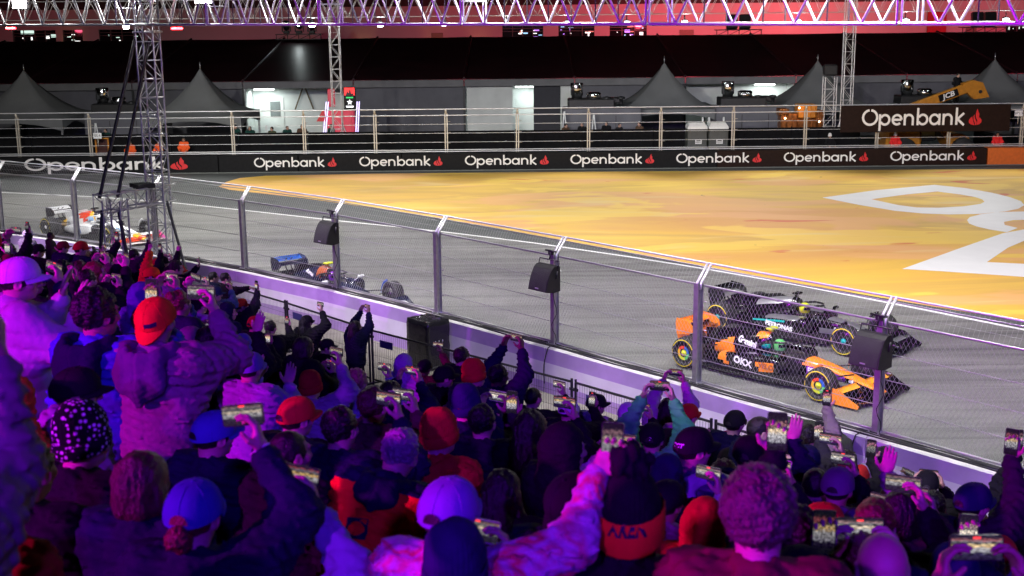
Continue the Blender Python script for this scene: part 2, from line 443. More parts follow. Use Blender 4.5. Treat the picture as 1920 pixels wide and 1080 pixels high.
# giant painted letters
D_out = [(13.39, 54.65), (16.29, 56.8), (19.42, 58.37), (20.43, 57.2), (21.05, 55.6), (21.3, 54.2), (21.3, 53.0), (21.0, 51.9), (20.4, 50.98), (19.6, 50.3), (18.4, 49.75), (17.2, 49.7), (16.23, 50.0), (15.4, 50.72), (14.4, 52.4)]
D_in = [(15.33, 54.03), (17.24, 55.36), (18.83, 56.17), (19.5, 55.19), (19.86, 54.34), (19.9, 53.6), (19.75, 52.95), (19.4, 52.4), (18.45, 51.75), (17.35, 51.45), (16.5, 51.6), (15.95, 52.3)]
def ring_poly(name, outer, inner, z, m):
    """flat letter with a hole: bridged between the outer and the inner outline"""
    import bmesh
    bm = bmesh.new()
    vo = [bm.verts.new((x, y, 0)) for x, y in outer]; vi = [bm.verts.new((x, y, 0)) for x, y in inner]
    ed = [bm.edges.new((l[i], l[(i + 1) % len(l)])) for l in (vo, vi) for i in range(len(l))]
    bmesh.ops.triangle_fill(bm, use_beauty=True, edges=ed)
    for f in bm.faces:
        if f.normal.z < 0: f.normal_flip()
    me = bpy.data.meshes.new(name); bm.to_mesh(me); bm.free(); me.materials.append(m)
    o = link(name, me, None, Matrix.Translation((0, 0, z))); tag(o, kind='structure'); return o
ring_poly('painted_letter', D_out, D_in, .012, M_white)
sheet('painted_letter', [(17.4, 48.3), (17.75, 49.0), (18.45, 49.69), (19.26, 50.15), (20.34, 50.25), (21.72, 50.02), (23.5, 49.2), (24.4, 47.6), (24.0, 45.6), (22.6, 43.5), (21.6, 42.2), (20.3, 43.0), (21.9, 45.4), (22.2, 46.8), (21.7, 47.6), (20.85, 47.95), (19.9, 48.25), (19.1, 48.15), (18.6, 47.75), (18.38, 47.1), (18.58, 46.37), (17.85, 45.48), (17.45, 46.1), (17.22, 46.8), (17.19, 47.5)], .0125, M_white)
sheet('painted_letter', [(12.13, 39.01), (15.11, 42.44), (17.62, 45.27), (18.81, 46.12), (20.1, 46.9), (20.3, 45.6), (18.12, 44.13), (16.73, 42.44), (15.12, 39.98), (16.24, 39.61), (17.48, 39.16), (19.5, 38.3), (18.2, 36.3), (16.52, 36.93), (15.37, 37.62), (14.42, 38.06), (13.14, 38.62)], .013, M_white)

# pavement between the stand and the wall
pv = [(p.x, p.y) for p in F]
sheet('pavement', [(-40, 38), (4, 6), (18, -6)][::-1] + pv[:1] + pv[1:] if False else [(-46, 40), (-27, 22), (10, -14), (22, 2)] + [(p[0], p[1]) for p in pv[::-1]], .004, M_pave)

# stepped grandstand decks
M_deck = mat('deck_plywood', (.05, .05, .055), .8, bump=.2, var=.3)
ROW0, RISE, TREAD = 5.335, .327, .85
def row_z(k): return ROW0 - RISE * k
def row_q(k): return 1.0 + TREAD * k
for k in range(-2, 15):
    b = MB(); q = row_q(k); z = row_z(k)
    c = Nn * q + Un * (-12.0)
    b.box((c.x, c.y, z - .2), (52, TREAD - .004, .4), Matrix.Rotation(UA, 3, 'Z')); struct('grandstand_step', b, M_deck)

# ------------------------------------------------------------------ concrete wall under the fence
M_conc = mat('wall_concrete', (.52, .51, .50), .85, var=.2, scale=3, bump=.3)
M_purple = mat('purple_wall_paint', (.42, .29, .55), .75, var=.12, scale=2.0, bump=.12)
M_lav = mat('pale_wall_paint', (.70, .67, .71), .75, var=.10, scale=1.6, bump=.12)
M_dark = mat('black_metal', (.018, .018, .02), .45, var=.2)
M_rubber = mat('black_rubber', (.02, .02, .021), .7, var=.2)
M_galv = mat('galvanised_steel', (.50, .50, .52), .38, .85, var=.15, scale=9)
M_galvw = mat('zinc_steel', (.72, .72, .74), .42, .5, var=.12, scale=9)
M_wire = mat('steel_wire', (.42, .42, .43), .45, .7, var=.1)
wall = thing('concrete_barrier', 'long concrete trackside wall with purple and white painted bands under the debris fence', 'wall', F[6])
def seg_frame(i, inset=0.0):
    a, c = F[i], F[i + 1]; d = (c - a).normalized(); n = Vector((-d.y, d.x, 0))
    return a, c, d, n
for i in range(len(F) - 1):
    a, c, d, n = seg_frame(i)
    a = a + d * .011; c = c - d * .011
    prof = [(.25, 0), (.25, .22), (.19, .9), (.16, .985), (.135, 1.0), (-.27, 1.0), (-.30, .975), (-.30, .665), (-.303, .245), (-.306, 0)]
    mis = [0, 0, 0, 0, 0, 0, 1, 2, 1]
    b = MB(); vs = []
    for P in (a, c):
        for (w, z) in prof: vs.append(P + n * w + Vector((0, 0, z)) - F[6])
    m = len(prof)
    for k in range(m - 1): b.add([vs[k], vs[k + 1], vs[m + k + 1], vs[m + k]], [(0, 3, 2, 1)], mis[k])
    b.add(vs[:m], [tuple(range(m))], 0); b.add(vs[m:], [tuple(range(m))[::-1]], 0)
    part('concrete_block', b, [M_conc, M_purple, M_lav], wall)
# loose cables lying along the wall top
for j in range(5):
    pts = []
    for i in range(1, len(F) - 1):
        a, c, d, n = seg_frame(i)
        for t in np.linspace(0, 1, 7)[:-1]:
            s = -.02 - .045 * j + .025 * math.sin(i * 2.1 + t * 9 + j * 1.7)
            p = a.lerp(c, t) + n * s; pts.append((p.x, p.y, 1.014 + .012 * (j % 2)))
    b = MB(); b.tube(pts, .011 + .003 * (j % 3), 5)
    o = link('cable', b.mesh('cable', M_rubber)); tag(o, ['thickest black cable lying along the top of the concrete wall', 'thin black cable winding along the wall top by the fence foot', 'black power cable snaking along the crowd side of the wall top', 'black data cable lying beside the fence posts on the wall', 'outermost black cable along the crowd edge of the wall top'][j], 'cable', 'cables along the wall top')

# ------------------------------------------------------------------ debris fence
fence = thing('debris_fence', 'tall wire mesh debris fence with steel posts along the purple wall', 'fence', F[6] + Vector((0, 0, 1)))
FO = F[6] + Vector((0, 0, 1))
PH = 1.95
for i in range(len(F)):
    n = nrm(i); d = Vector((n.y, -n.x, 0)); p = F[i]
    b = MB(); rot = Matrix(((d.x, n.x, 0), (d.y, n.y, 0), (0, 0, 1)))
    # H profile: web and two flanges
    base = Vector((0, 0, 0))
    b.box((0, 0, PH / 2), (.012, .13, PH), None, 0)
    b.box((0, -.07, PH / 2), (.11, .012, PH), None, 0); b.box((0, .07, PH / 2), (.11, .012, PH), None, 0)
    b.box((0, 0, .012), (.26, .26, .024), None, 0)
    for (sx, sy) in ((-1, -1), (1, -1), (-1, 1), (1, 1)): b.tube([(sx * .09, sy * .1, .02), (sx * .09, sy * .1, .055)], .014, 6)
    for zz in (.45, 1.05, 1.6):
        b.tube([(.05, .05, zz), (.17, .05, zz)], .011, 6)
    M4 = Matrix.Translation(p + Vector((0, 0, 1)) - FO) @ rot.to_4x4()
    po = part('post', b, M_galv, fence, M4)
    b = MB()
    for sx in (-.045, .045):
        b.tube([(sx, 0, PH - .12), (sx, .02, PH), (sx, .30, PH + .33)], .026, 6)
    b.tube([(-.075, .30, PH + .33), (.075, .30, PH + .33)], .02, 6)
    part('arm', b, M_galvw, po)
W_H = [.03, .46, .92, 1.37, 1.90]
for i in range(len(F) - 1):
    a, c = F[i], F[i + 1]; d = (c - a).normalized(); n = Vector((-d.y, d.x, 0))
    a2 = a + n * .085; c2 = c + n * .085
    for k, z in enumerate(W_H):
        rod('cable', a2 + Vector((0, 0, 1 + z)), c2 + Vector((0, 0, 1 + z)), .022 if k in (0, 4) else .007, M_galv if k in (0, 4) else M_wire, fence, FO)
    n1, n2 = nrm(i), nrm(i + 1)
    at = a + n1 * .30 + Vector((0, 0, 1 + PH + .33)); ct = c + n2 * .30 + Vector((0, 0, 1 + PH + .33))
    rod('rail', at, ct, .020, M_galvw, fence, FO)
    rod('rail', at + Vector((0, 0, -.07)) - n * .05, ct + Vector((0, 0, -.07)) - n * .05, .012, M_galv, fence, FO)
    # chain link: diagonal wires clipped to the panel, then the leaning top strip
    b = MB(); Ln = (c - a).length; s = .088
    H = 1.87
    def P3(x, z): return a2 + d * x + Vector((0, 0, 1.03 + z)) - FO
    k = -int(H / s / 1.0) - 1
    while k * s < Ln:
        for sg in (1, -1):
            x0 = k * s if sg == 1 else k * s + H * .62
            z0, z1 = 0.0, H
            x1 = x0 + sg * H * .62
            # clip
            t0, t1 = 0.0, 1.0
            if x1 != x0:
                ta, tb = (0 - x0) / (x1 - x0), (Ln - x0) / (x1 - x0)
                t0 = max(t0, min(ta, tb)); t1 = min(t1, max(ta, tb))
            if t1 - t0 > .02:
                q0 = P3(x0 + (x1 - x0) * t0, H * t0) + n * (.004 * sg); q1 = P3(x0 + (x1 - x0) * t1, H * t1) + n * (.004 * sg)
                b.tube([q0, q1], .0024, 3, cap=False)
        k += 1
    x = 0.03
    while x < Ln:
        t = x / Ln
        q0 = a2 + d * x + Vector((0, 0, 1 + 1.92)) - FO; q1 = at.lerp(ct, t) - n * .02 + Vector((0, 0, -.02)) - FO
        b.tube([q0, q1], .0022, 3, cap=False)
        x += .085
    for tt in (.33, .66):
        b.tube([a2 + Vector((0, 0, 2.92)) * (1) * 1.0 + (at - a2 - Vector((0, 0, 2.92))) * tt - FO, c2 + Vector((0, 0, 2.92)) + (ct - c2 - Vector((0, 0, 2.92))) * tt - FO], .002, 3, cap=False)
    part('mesh_panel', b, M_wire, fence, kind='stuff')

# ------------------------------------------------------------------ speakers hung on the fence posts
M_blk = mat('speaker_paint', (.012, .012, .013), .5, var=.25, bump=.15, bscale=120)
M_grille = mat('speaker_grille', (.016, .016, .017), .6, var=.3, bump=.5, bscale=260)
M_logo = mat('silver_badge', (.65, .65, .67), .3, .6)
for (pi, lab) in ((7, 'black wedge loudspeaker on the fence post above the dark car, farthest of the three'),
                  (9, 'black wedge loudspeaker on the middle fence post left of the racing pair'),
                  (11, 'black wedge loudspeaker hiding the nose of the black and teal racing car')):
    n = nrm(pi); d = Vector((n.y, -n.x, 0)); rot = Matrix(((d.x, -n.x, 0), (d.y, -n.y, 0), (0, 0, 1)))
    # local: x along the fence, y towards the crowd
    o = thing('loudspeaker', lab, 'speaker', group='loudspeakers on the fence posts', M=Matrix.Translation(F[pi] + Vector((0, 0, 2.30))) @ Matrix(((d.x, -n.x, 0), (d.y, -n.y, 0), (0, 0, 1))).to_4x4())
    prof = [(.10, -.08), (.10, .44), (.16, .47), (.26, .46), (.33, .40), (.40, .28), (.46, .12), (.50, -.06), (.30, -.10)]
    b = MB(); w = .28; m = len(prof)
    vs = [(sx * w, y, z) for sx in (-1, 1) for (y, z) in prof]
    b.add(vs, [tuple(range(m)), tuple(range(m, 2 * m))[::-1]] + [(k, m + k, m + (k + 1) % m, (k + 1) % m) for k in range(m)], 0)
    part('cabinet', b, M_blk, o)
    b = MB(); g = [(.342, .398), (.412, .278), (.472, .12), (.508, -.04)]
    b.add([(sx * .262, y, z) for sx in (-1, 1) for (y, z) in g], [(k, k + 1, 5 + k, 4 + k) for k in range(3)], 0, True)
    part('grille', b, M_grille, o)
    b = MB(); b.box((0, .513, 0), (.10, .006, .022)); part('badge', b, M_logo, o)
    b = MB()
    b.tube([(-.30, .2, .35), (-.30, .14, .56), (.30, .14, .56), (.30, .2, .35)], .014, 6); b.tube([(-.30, .2, .36), (-.29, .22, .2)], .02, 6); b.tube([(.30, .2, .36), (.29, .22, .2)], .02, 6)
    b.tube([(0, .14, .56), (0, .11, .74)], .016, 6); b.tube([(-.16, .11, .74), (.16, .11, .74)], .02, 6); b.box((0, .1, .70), (.12, .05, .09))
    part('bracket', b, M_dark, o)
    b = MB(); pts = [(.10 + .03 * math.sin(t * 5), .02 + .06 * math.sin(t * 3 + 1), -.05 - t * .36) for t in np.linspace(0, 3.4, 12)]
    b.tube([(p[0], p[1] + .08, p[2]) for p in pts], .008, 4); part('lead', b, M_rubber, o)

# loose leads hanging down the wall face
for (i, t, L_, lab) in ((7, .98, .9, 'black lead hanging down the wall below the far loudspeaker'), (9, .03, .8, 'black lead looping down the wall below the middle loudspeaker'), (5, .3, .7, 'thin black lead hanging on the wall near the pointing man'), (10, .96, .7, 'thin black lead hanging on the wall below the orange car')):
    a, c, d, n = seg_frame(i); p = a.lerp(c, t) - n * .325
    pts = [p + Vector((0, 0, 1.03)) + n * .1] + [p + d * (.05 * math.sin(s * 4 + i)) - d * .12 * s + Vector((0, 0, 1.0 - s * L_)) for s in np.linspace(0, 1, 9)]
    b = MB(); b.tube(pts, .011, 5); o = link('hanging_lead', b.mesh('hanging_lead', M_rubber)); tag(o, lab, 'cable')

# ------------------------------------------------------------------ black covered equipment boxes by the wall
M_plastic = mat('black_plastic_wrap', (.012, .012, .014), .22, var=.3, bump=.5, bscale=9, coat=.3)
M_tarp = mat('dark_tarpaulin', (.03, .034, .03), .4, var=.35, bump=.7, bscale=7)
def wrapped(name, lab, c, size, m, seed, sag):
    r = random.Random(seed); nx, ny, nz = 10, 8, 9
    o = thing(name, lab, 'equipment box', c, UA)
    b = MB(); L_, W, H = size
    rings = []
    for k in range(nz + 1):
        z = H * k / nz; ring = []
        per = [(-1 + 2 * i / nx, -1) for i in range(nx)] + [(1, -1 + 2 * i / ny) for i in range(ny)] + [(1 - 2 * i / nx, 1) for i in range(nx)] + [(-1, 1 - 2 * i / ny) for i in range(ny)]
        for (x, y) in per:
            f = 1 + r.uniform(-.02, .02) + (.04 * (1 - k / nz) if sag else 0)
            if k == nz: f *= .97
            ring.append((x * L_ / 2 * f, y * W / 2 * f, z + (r.uniform(-.02, .02) if 0 < k else 0)))
        rings.append(ring)
    n = len(rings[0])
    top = [(p[0] * .8, p[1] * .8, H + r.uniform(.0, .03) + (sag * (1 - abs(p[0]) / L_) if sag else 0)) for p in rings[-1]]
    rings.append(top)
    vs = [p for q in rings for p in q]
    fs = [(k * n + i, k * n + (i + 1) % n, (k + 1) * n + (i + 1) % n, (k + 1) * n + i) for k in range(len(rings) - 1) for i in range(n)]
    fs.append(tuple((len(rings) - 1) * n + i for i in range(n)))
    b.add(vs, fs, 0, True); part('cover', b, m, o)
    return o
_, _, dd, nn = seg_frame(8)
bx = wrapped('subwoofer_stack', 'tall black plastic wrapped equipment stack against the purple wall', F[8] - nn * .80 + dd * .62, (.80, .62, 1.12), M_plastic, 3, 0)
b = MB(); b.cbox((0, 0, .04), (.86, .68, .08)); part('pallet', b, M_dark, bx)
b = MB()
for k in (-1, 0, 1): b.tube([(.43, -.02 + k * .1, .62), (.445, -.02 + k * .1, .68)], .012, 5)
part('clasp', b, M_logo, bx)
bx = wrapped('covered_speaker', 'equipment under a dark green tarpaulin beside the wall at the right', F[10].lerp(F[11], .78) - nn * .95, (1.5, .85, 1.0), M_tarp, 8, .14)
b = MB(); b.tube([(-.8, -.44, .5), (0, -.46, .44), (.8, -.44, .5)], .012, 5); part('strap', b, M_rubber, bx)

# ------------------------------------------------------------------ crowd control barrier of black mesh panels
M_bar = mat('barrier_paint', (.016, .016, .018), .45, var=.2)
def qs(q, s, z=0): return Nn * q + Un * s + Vector((0, 0, z))
bar = thing('crowd_barrier', 'black mesh crowd barrier in front of the pavement by the wall', 'barrier', qs(15.2, -20))
BO = qs(15.2, -20)
sb = [-36.5, -33.2, -29.9, -26.2, -22.6, -19.6, -16.7, -13.4, -10.4]
qb = [14.6, 14.8, 14.95, 15.05, 15.02, 15.3, 15.55, 15.65, 15.7]
for k in range(len(sb) - 1):
    a = qs(qb[k], sb[k]); c = qs(qb[k + 1], sb[k + 1]); d = (c - a).normalized()
    b = MB()
    for dx in (.05, -.05):
        p = a + d * dx - BO; b.box((p.x, p.y, .64), (.045, .045, 1.28))
    p = a - BO; b.box((p.x, p.y, .02), (.5, .08, .04), Matrix.Rotation(UA + 1.57, 3, 'Z')); b.box((p.x, p.y, 1.08), (.2, .05, .05), Matrix.Rotation(UA, 3, 'Z'))
    part('post', b, M_bar, bar)
    rod('rail', a + d * .05 + Vector((0, 0, 1.22)), c - d * .05 + Vector((0, 0, 1.22)), .024, M_bar, bar, BO)
    rod('rail', a + d * .05 + Vector((0, 0, .12)), c - d * .05 + Vector((0, 0, .12)), .02, M_bar, bar, BO)
    b = MB(); L_ = (c - a).length; x = .1
    while x < L_ - .05:
        p = a + d * x - BO; b.tube([p + Vector((0, 0, .12)), p + Vector((0, 0, 1.22))], .0035, 3, cap=False); x += .062
    for z in (.4, .68, .96): b.tube([a + d * .05 + Vector((0, 0, z)) - BO, c - d * .05 + Vector((0, 0, z)) - BO], .0035, 3, cap=False)
    part('mesh_panel', b, M_bar, bar, kind='stuff')
    if k in (3, 4, 6):
        b = MB(); p = a + d * .55 - BO; nrm_ = Vector((-d.y, d.x, 0)) * -.02
        b.box((p.x + nrm_.x, p.y + nrm_.y, .98), (.42, .012, .16), Matrix.Rotation(math.atan2(d.y, d.x), 3, 'Z')); part('plate', b, mat('barrier_plate', (.03, .03, .12), .5), bar)
# aluminium stand handrail between the rows
hr = thing('stand_handrail', 'silver aluminium handrail standing among the crowd left of the orange cap', 'handrail', qs(7.5, -17.6, row_z(8)))
HO = qs(7.5, -17.6, row_z(8))
a = qs(7.5, -18.1, row_z(8)); c = qs(7.5, -17.0, row_z(8))
for zz in (1.35, .8): rod('rail', a + Vector((0, 0, zz)), c + Vector((0, 0, zz)), .022, M_galvw, hr, HO)
for t in (0, .5, 1): p = a.lerp(c, t); rod('post', p, p + Vector((0, 0, 1.35)), .022, M_galvw, hr, HO)

# ------------------------------------------------------------------ aluminium box trusses
M_alu = mat('truss_aluminium', (.70, .70, .71), .42, .45, var=.1, scale=12)
M_alud = mat('dark_strut', (.05, .05, .055), .45, .3, var=.2)
def box_truss(parent, org, A, B, w, h, bay, rc, rb, up=Vector((0, 0, 1)), m=None, frames=None, cross=False):
    """four chords from A to B with zigzag braces on each face; A/B are the centre of the lower edge when h>0"""
    m = m or M_alu
    A = Vector(A); B = Vector(B); d = (B - A).normalized(); s = d.cross(up).normalized(); L_ = (B - A).length
    cor = {}
    for (i, sg) in ((0, -1), (1, 1)):
        for (j, hh) in ((0, 0), (1, h)):
            o = s * (sg * w / 2) + up * hh; cor[(i, j)] = o
            rod('chord', A + o, B + o, rc, m, parent, org)
    n = max(1, round(L_ / bay)); st = L_ / n
    def P(i, j, t): return A + d * t + cor[(i, j)]
    for k in range(n):
        t0, tm, t1 = k * st, (k + .5) * st, (k + 1) * st
        if cross:
            for i in (0, 1):
                if k % 2: rod('brace', P(i, 0, t0), P(i, 1, t1), rb, m, parent, org)
                else: rod('brace', P(i, 1, t0), P(i, 0, t1), rb, m, parent, org)
                rod('brace', P(i, 0, t0), P(i, 1, t0), rb, m, parent, org)
            for j in (0, 1):
                if k % 2: rod('brace', P(0, j, t0), P(1, j, t1), rb, m, parent, org)
                else: rod('brace', P(1, j, t0), P(0, j, t1), rb, m, parent, org)
                rod('brace', P(0, j, t0), P(1, j, t0), rb, m, parent, org)
        else:
            for i in (0, 1):
                rod('brace', P(i, 1, t0), P(i, 0, tm), rb, m, parent, org); rod('brace', P(i, 0, tm), P(i, 1, t1), rb, m, parent, org)
            rod('brace', P(k % 2, 0, t0), P(1 - k % 2, 0, t1), rb * .8, m, parent, org)
            rod('brace', P(0, 1, t0), P(1, 1, t0), rb * .8, m, parent, org)

# lighting truss over the debris fence
TZ = 7.70
tA = Vector((-20.6, 44.6, TZ)); tM = Vector((-10.75, 36.7, TZ)); tB = Vector((10.9, 14.4, TZ))
truss = thing('lighting_truss', 'silver box truss with purple lit tubes spanning the whole top above the fence', 'truss', tM)
box_truss(truss, tM, tA, tM, .62, 1.05, 1.02, .030, .021)
dirT = (tB - tM).normalized(); LT = (tB - tM).length; seg = 4.8; nseg = int(LT / seg) + 1
for k in range(nseg):
    a = tM + dirT * (k * seg + .04); c = tM + dirT * min((k + 1) * seg - .04, LT)
    box_truss(truss, tM, a, c, .62, 1.05, 1.06, .031, .0225)
    s = dirT.cross(Vector((0, 0, 1))).normalized()
    for e in (a, c):
        for sg in (-1, 1): rod('frame', e + s * (sg * .31), e + s * (sg * .31) + Vector((0, 0, 1.05)), .02, M_alu, truss, tM)
        for hh in (0, .45, 1.05): rod('frame', e - s * .31 + Vector((0, 0, hh)), e + s * .31 + Vector((0, 0, hh)), .017, M_alu, truss, tM)
    # purlin posts between the chords that show as dark uprights
    for t in (.25, .5, .75):
        p = a.lerp(c, t)
        for sg in (-1, 1): rod('upright', p + s * (sg * .31), p + s * (sg * .31) + Vector((0, 0, 1.05)), .012, M_alud, truss, tM)

# small fixtures on the near truss: two red beacons and a white lamp cluster
def lamp_mat(name, col, st):
    return mat(name, (.8, .8, .8), .4, emit=col, estr=st)
M_redl = lamp_mat('red_beacon_glass', (1, .02, .03), 26); M_whl = lamp_mat('white_lamp_glass', (.9, 1, 1), 90); M_vio = lamp_mat('violet_lamp_glass', (.75, .5, 1), 30)
def along(px_t): return tM + dirT * px_t
for (p, lab) in ((tM.lerp(tA, .5) + Vector((.1, .2, -.10)), 'red beacon light under the truss at the far left'), (tM + dirT * 2.75 + Vector((0, 0, -.10)), 'red beacon light under the truss right of the tall tower')):
    o = thing('beacon_light', lab, 'light', p, group='red beacons under the truss')
    b = MB(); b.tube([(0, 0, .03), (0, 0, .1)], .03, 8); part('mount', b, M_dark, o)
    b = MB(); b.cbox((0, 0, 0), (.30, .08, .06), .015); part('lens', b, M_redl, o)
for (p, lab) in ((tM.lerp(tA, .42) + Vector((0, 0, .62)), 'glaring white floodlight inside the truss near the far left corner'), (tM + dirT * 4.2 + Vector((0, 0, .66)), 'glaring white floodlight inside the truss right of the tall tower')):
    o = thing('floodlight', lab, 'light', p, group='glaring floodlights inside the truss')
    b = MB(); b.cbox((0, 0, 0), (.5, .2, .3), .03); part('housing', b, M_dark, o)
    b = MB(); b.box((0, -.105, 0), (.42, .012, .24)); part('lens', b, lamp_mat('floodlight_glass', (1, 1, .97), 45), o)
    b = MB(); b.tube([(-.27, 0, 0), (-.27, 0, .3), (.27, 0, .3), (.27, 0, 0)], .014, 6); part('yoke', b, M_dark, o)

# tower at the left: tall mast, second leg, cross beam and struts
TO = Vector((-10.1, 36.45, 0))
tower = thing('truss_tower', 'tall silver truss tower with a second leg at the left by the wall', 'truss tower', TO)
def mast(c, z0, z1, w, bay, yaw, rc=.026, rb=.011):
    c = Vector(c); up = Vector((math.cos(yaw), math.sin(yaw), 0)); d = Vector((0, 0, 1)); s = d.cross(up).normalized()
    A = c + Vector((0, 0, z0)) - up * (w / 2); B = c + Vector((0, 0, z1)) - up * (w / 2)
    return A, B, up
for (c, z1) in (((-10.1, 36.45, 0), 9.3), ((-10.9, 34.95, 0), 3.0)):
    A, B, up = mast(c, 0, z1, .50, .5, UA + .75)
    box_truss(tower, TO, A, B, .50, .50, .52, .027, .0125, up=up, cross=True)
    b = MB(); b.box((c[0] - TO.x, c[1] - TO.y, .03), (.9, .9, .06), Matrix.Rotation(UA + .75, 3, 'Z')); part('base_plate', b, M_alud, tower)
    for q in ((.9, 0), (-.9, 0), (0, .9), (0, -.9)):
        pass
box_truss(tower, TO, Vector((-11.15, 34.45, 2.72)), Vector((-9.9, 36.85, 2.72)), .48, .48, .55, .026, .0125, cross=True)
for (a, c, r_) in (((-11.2, 34.6, 3.1), (-10.4, 36.25, 7.3), .05), ((-10.75, 34.75, 3.1), (-10.0, 36.25, 7.3), .05),
                   ((-11.2, 34.75, 2.75), (-11.45, 34.5, 0), .05), ((-10.75, 34.75, 2.75), (-10.25, 34.1, 0), .05), ((-9.85, 36.35, 2.75), (-9.05, 35.6, 0), .04)):
    rod('strut', a, c, r_, M_alud, tower, TO)
b = MB(); b.box((-10.4 - TO.x, 35.95 - TO.y, 3.26), (.6, .5, .12), Matrix.Rotation(UA, 3, 'Z')); part('junction_box', b, M_dark, tower)
for (zz) in (7.5, 8.9):
    b = MB(); b.box((0, 0, zz), (.62, .62, .05), Matrix.Rotation(UA + .75, 3, 'Z')); part('collar', b, M_alu, tower)

# far truss above the opposite barrier, its masts and the lamp row
FY = 69.0
fo = Vector((0, FY, 7.78))
ft = thing('lighting_truss', 'thin far silver truss above the opposite barrier in front of the red building', 'truss', fo)
x = -34.0
while x < 36:
    box_truss(ft, fo, (x + .03, FY, 7.78), (x + 3.97, FY, 7.78), .5, .95, 1.0, .025, .013)
    x += 4.0
for (cx, lab) in ((-9.25, 'slim silver truss mast rising behind the barrier at centre left'), (18.0, 'slim silver truss mast rising behind the barrier at the right')):
    o = thing('truss_mast', lab, 'truss tower', (cx, FY, 0), group='slim far truss masts')
    c = Vector((cx, FY, 0)); A, B, up = mast(c, 0, 8.9, .50, .5, R(90))
    box_truss(o, c, A, B, .50, .50, .62, .024, .011, up=up, cross=True)
    b = MB(); b.box((0, 0, .04), (1.2, 1.2, .08)); part('base_plate', b, M_alud, o)
    for sx in (-1, 1):
        rod('strut', c + Vector((sx * .25, 0, 2.2)), c + Vector((sx * 1.0, 0, .05)), .03, M_alu, o, c)
o = thing('truss_mast', 'short stub of silver truss standing left of the right hand mast', 'truss tower', (17.2, FY + .6, 0))
A, B, up = mast(Vector((17.2, FY + .6, 0)), .4, 4.4, .62, .5, R(90)); box_truss(o, Vector((17.2, FY + .6, 0)), A, B, .62, .55, .7, .024, .012, up=up, cross=True)
b = MB(); b.cbox((0, 0, 4.75), (.7, .6, .6), .08); part('winch', b, M_dark, o)
names = ['first', 'second', 'third', 'fourth', 'fifth', 'sixth', 'seventh', 'eighth', 'ninth', 'tenth', 'eleventh', 'twelfth']
for k, (px, ez) in enumerate(((-20.2, 0), (-10.4, 0), (-6.8, 0), (-3.45, 0), (-.15, 0), (3.05, 0), (6.2, 0), (9.25, 0), (15.2, 0), (20.9, 0), (26.2, 0))):
    o = thing('moving_head_light', f'small bright white lamp hanging under the far truss, {names[k]} from the left', 'light', (px, FY, 7.46 - .012 * k), group='lamps under the far truss')
    b = MB(); b.tube([(0, 0, .0), (0, 0, .34)], .03, 6); b.cbox((0, 0, .05), (.26, .22, .12), .02); part('housing', b, M_dark, o)
    b = MB(); b.lathe([(0, -.16), (.12, -.15), (.16, -.10), (.15, 0)], 12, Matrix.Translation((0, -.1, 0))); part('lens', b, M_vio if k == 3 else M_whl, o)

# ------------------------------------------------------------------ lettering and logos
M_letw = mat('letter_white', (.78, .76, .74), .6, var=.06)
M_letr = mat('flame_red', (.62, .015, .02), .55, var=.1)
M_board = mat('board_black', (.008, .008, .009), .6, var=.25, spec=.12)
M_boardb = mat('board_brown', (.017, .008, .006), .6, var=.2, spec=.12)
def stroke(b, pts, w, z, closed=False, mi=0):
    """flat ribbon of width w along a 2D polyline"""
    n = len(pts); L_, R_ = [], []
    for i in range(n):
        if closed: a, c = pts[i - 1], pts[(i + 1) % n]
        else: a, c = pts[max(i - 1, 0)], pts[min(i + 1, n - 1)]
        dx, dy = c[0] - a[0], c[1] - a[1]; l = math.hypot(dx, dy) or 1
        L_.append((pts[i][0] - dy / l * w / 2, pts[i][1] + dx / l * w / 2, z)); R_.append((pts[i][0] + dy / l * w / 2, pts[i][1] - dx / l * w / 2, z))
    m = n if closed else n - 1
    b.add(L_ + R_, [(i, n + i, n + (i + 1) % n, (i + 1) % n) for i in range(m)], mi)
def arc(cx, cy, rx, ry, a0, a1, n=18): return [(cx + rx * math.cos(R(a0 + (a1 - a0) * i / n)), cy + ry * math.sin(R(a0 + (a1 - a0) * i / n))) for i in range(n + 1)]
def openbank():
    """word drawn in strokes, x height 1; returns a mesh and its width"""
    b = MB(); w = .205; x = 0.0; e = [0.0]
    def st(pts, closed=False): e[0] += .0012; stroke(b, pts, w, e[0], closed)
    st(arc(.72, .72, .64, .64, 97, 443, 34)); x = 1.62
    st([(x, -.48), (x, 1.0)]); st(arc(x + .46, .5, .40, .42, 205, 515, 24)); x += 1.16
    st(arc(x + .40, .5, .40, .41, 0, 315, 26)); st([(x + .02, .5), (x + .50, .5)]); st([(x + .44, .5), (x + .80, .5)]); x += 1.10
    st([(x, 0), (x, 1.0)]); st([(x + .01, .5)] + arc(x + .37, .55, .37, .37, 180, 0, 14) + [(x + .74, 0)]); x += 1.18
    st([(x, 0), (x, 1.52)]); st(arc(x + .46, .5, .40, .42, 205, 515, 24)); x += 1.12
    st(arc(x + .40, .5, .40, .42, 25, 335, 24)); st([(x + .84, 0), (x + .84, 1.0)]); x += 1.22
    st([(x, 0), (x, 1.0)]); st([(x + .01, .5)] + arc(x + .37, .55, .37, .37, 180, 0, 14) + [(x + .74, 0)]); x += 1.18
    st([(x, 0), (x, 1.52)]); st([(x + .08, .50), (x + .66, 1.03)]); st([(x + .10, .50), (x + .70, -.03)]); x += .82
    return b, x
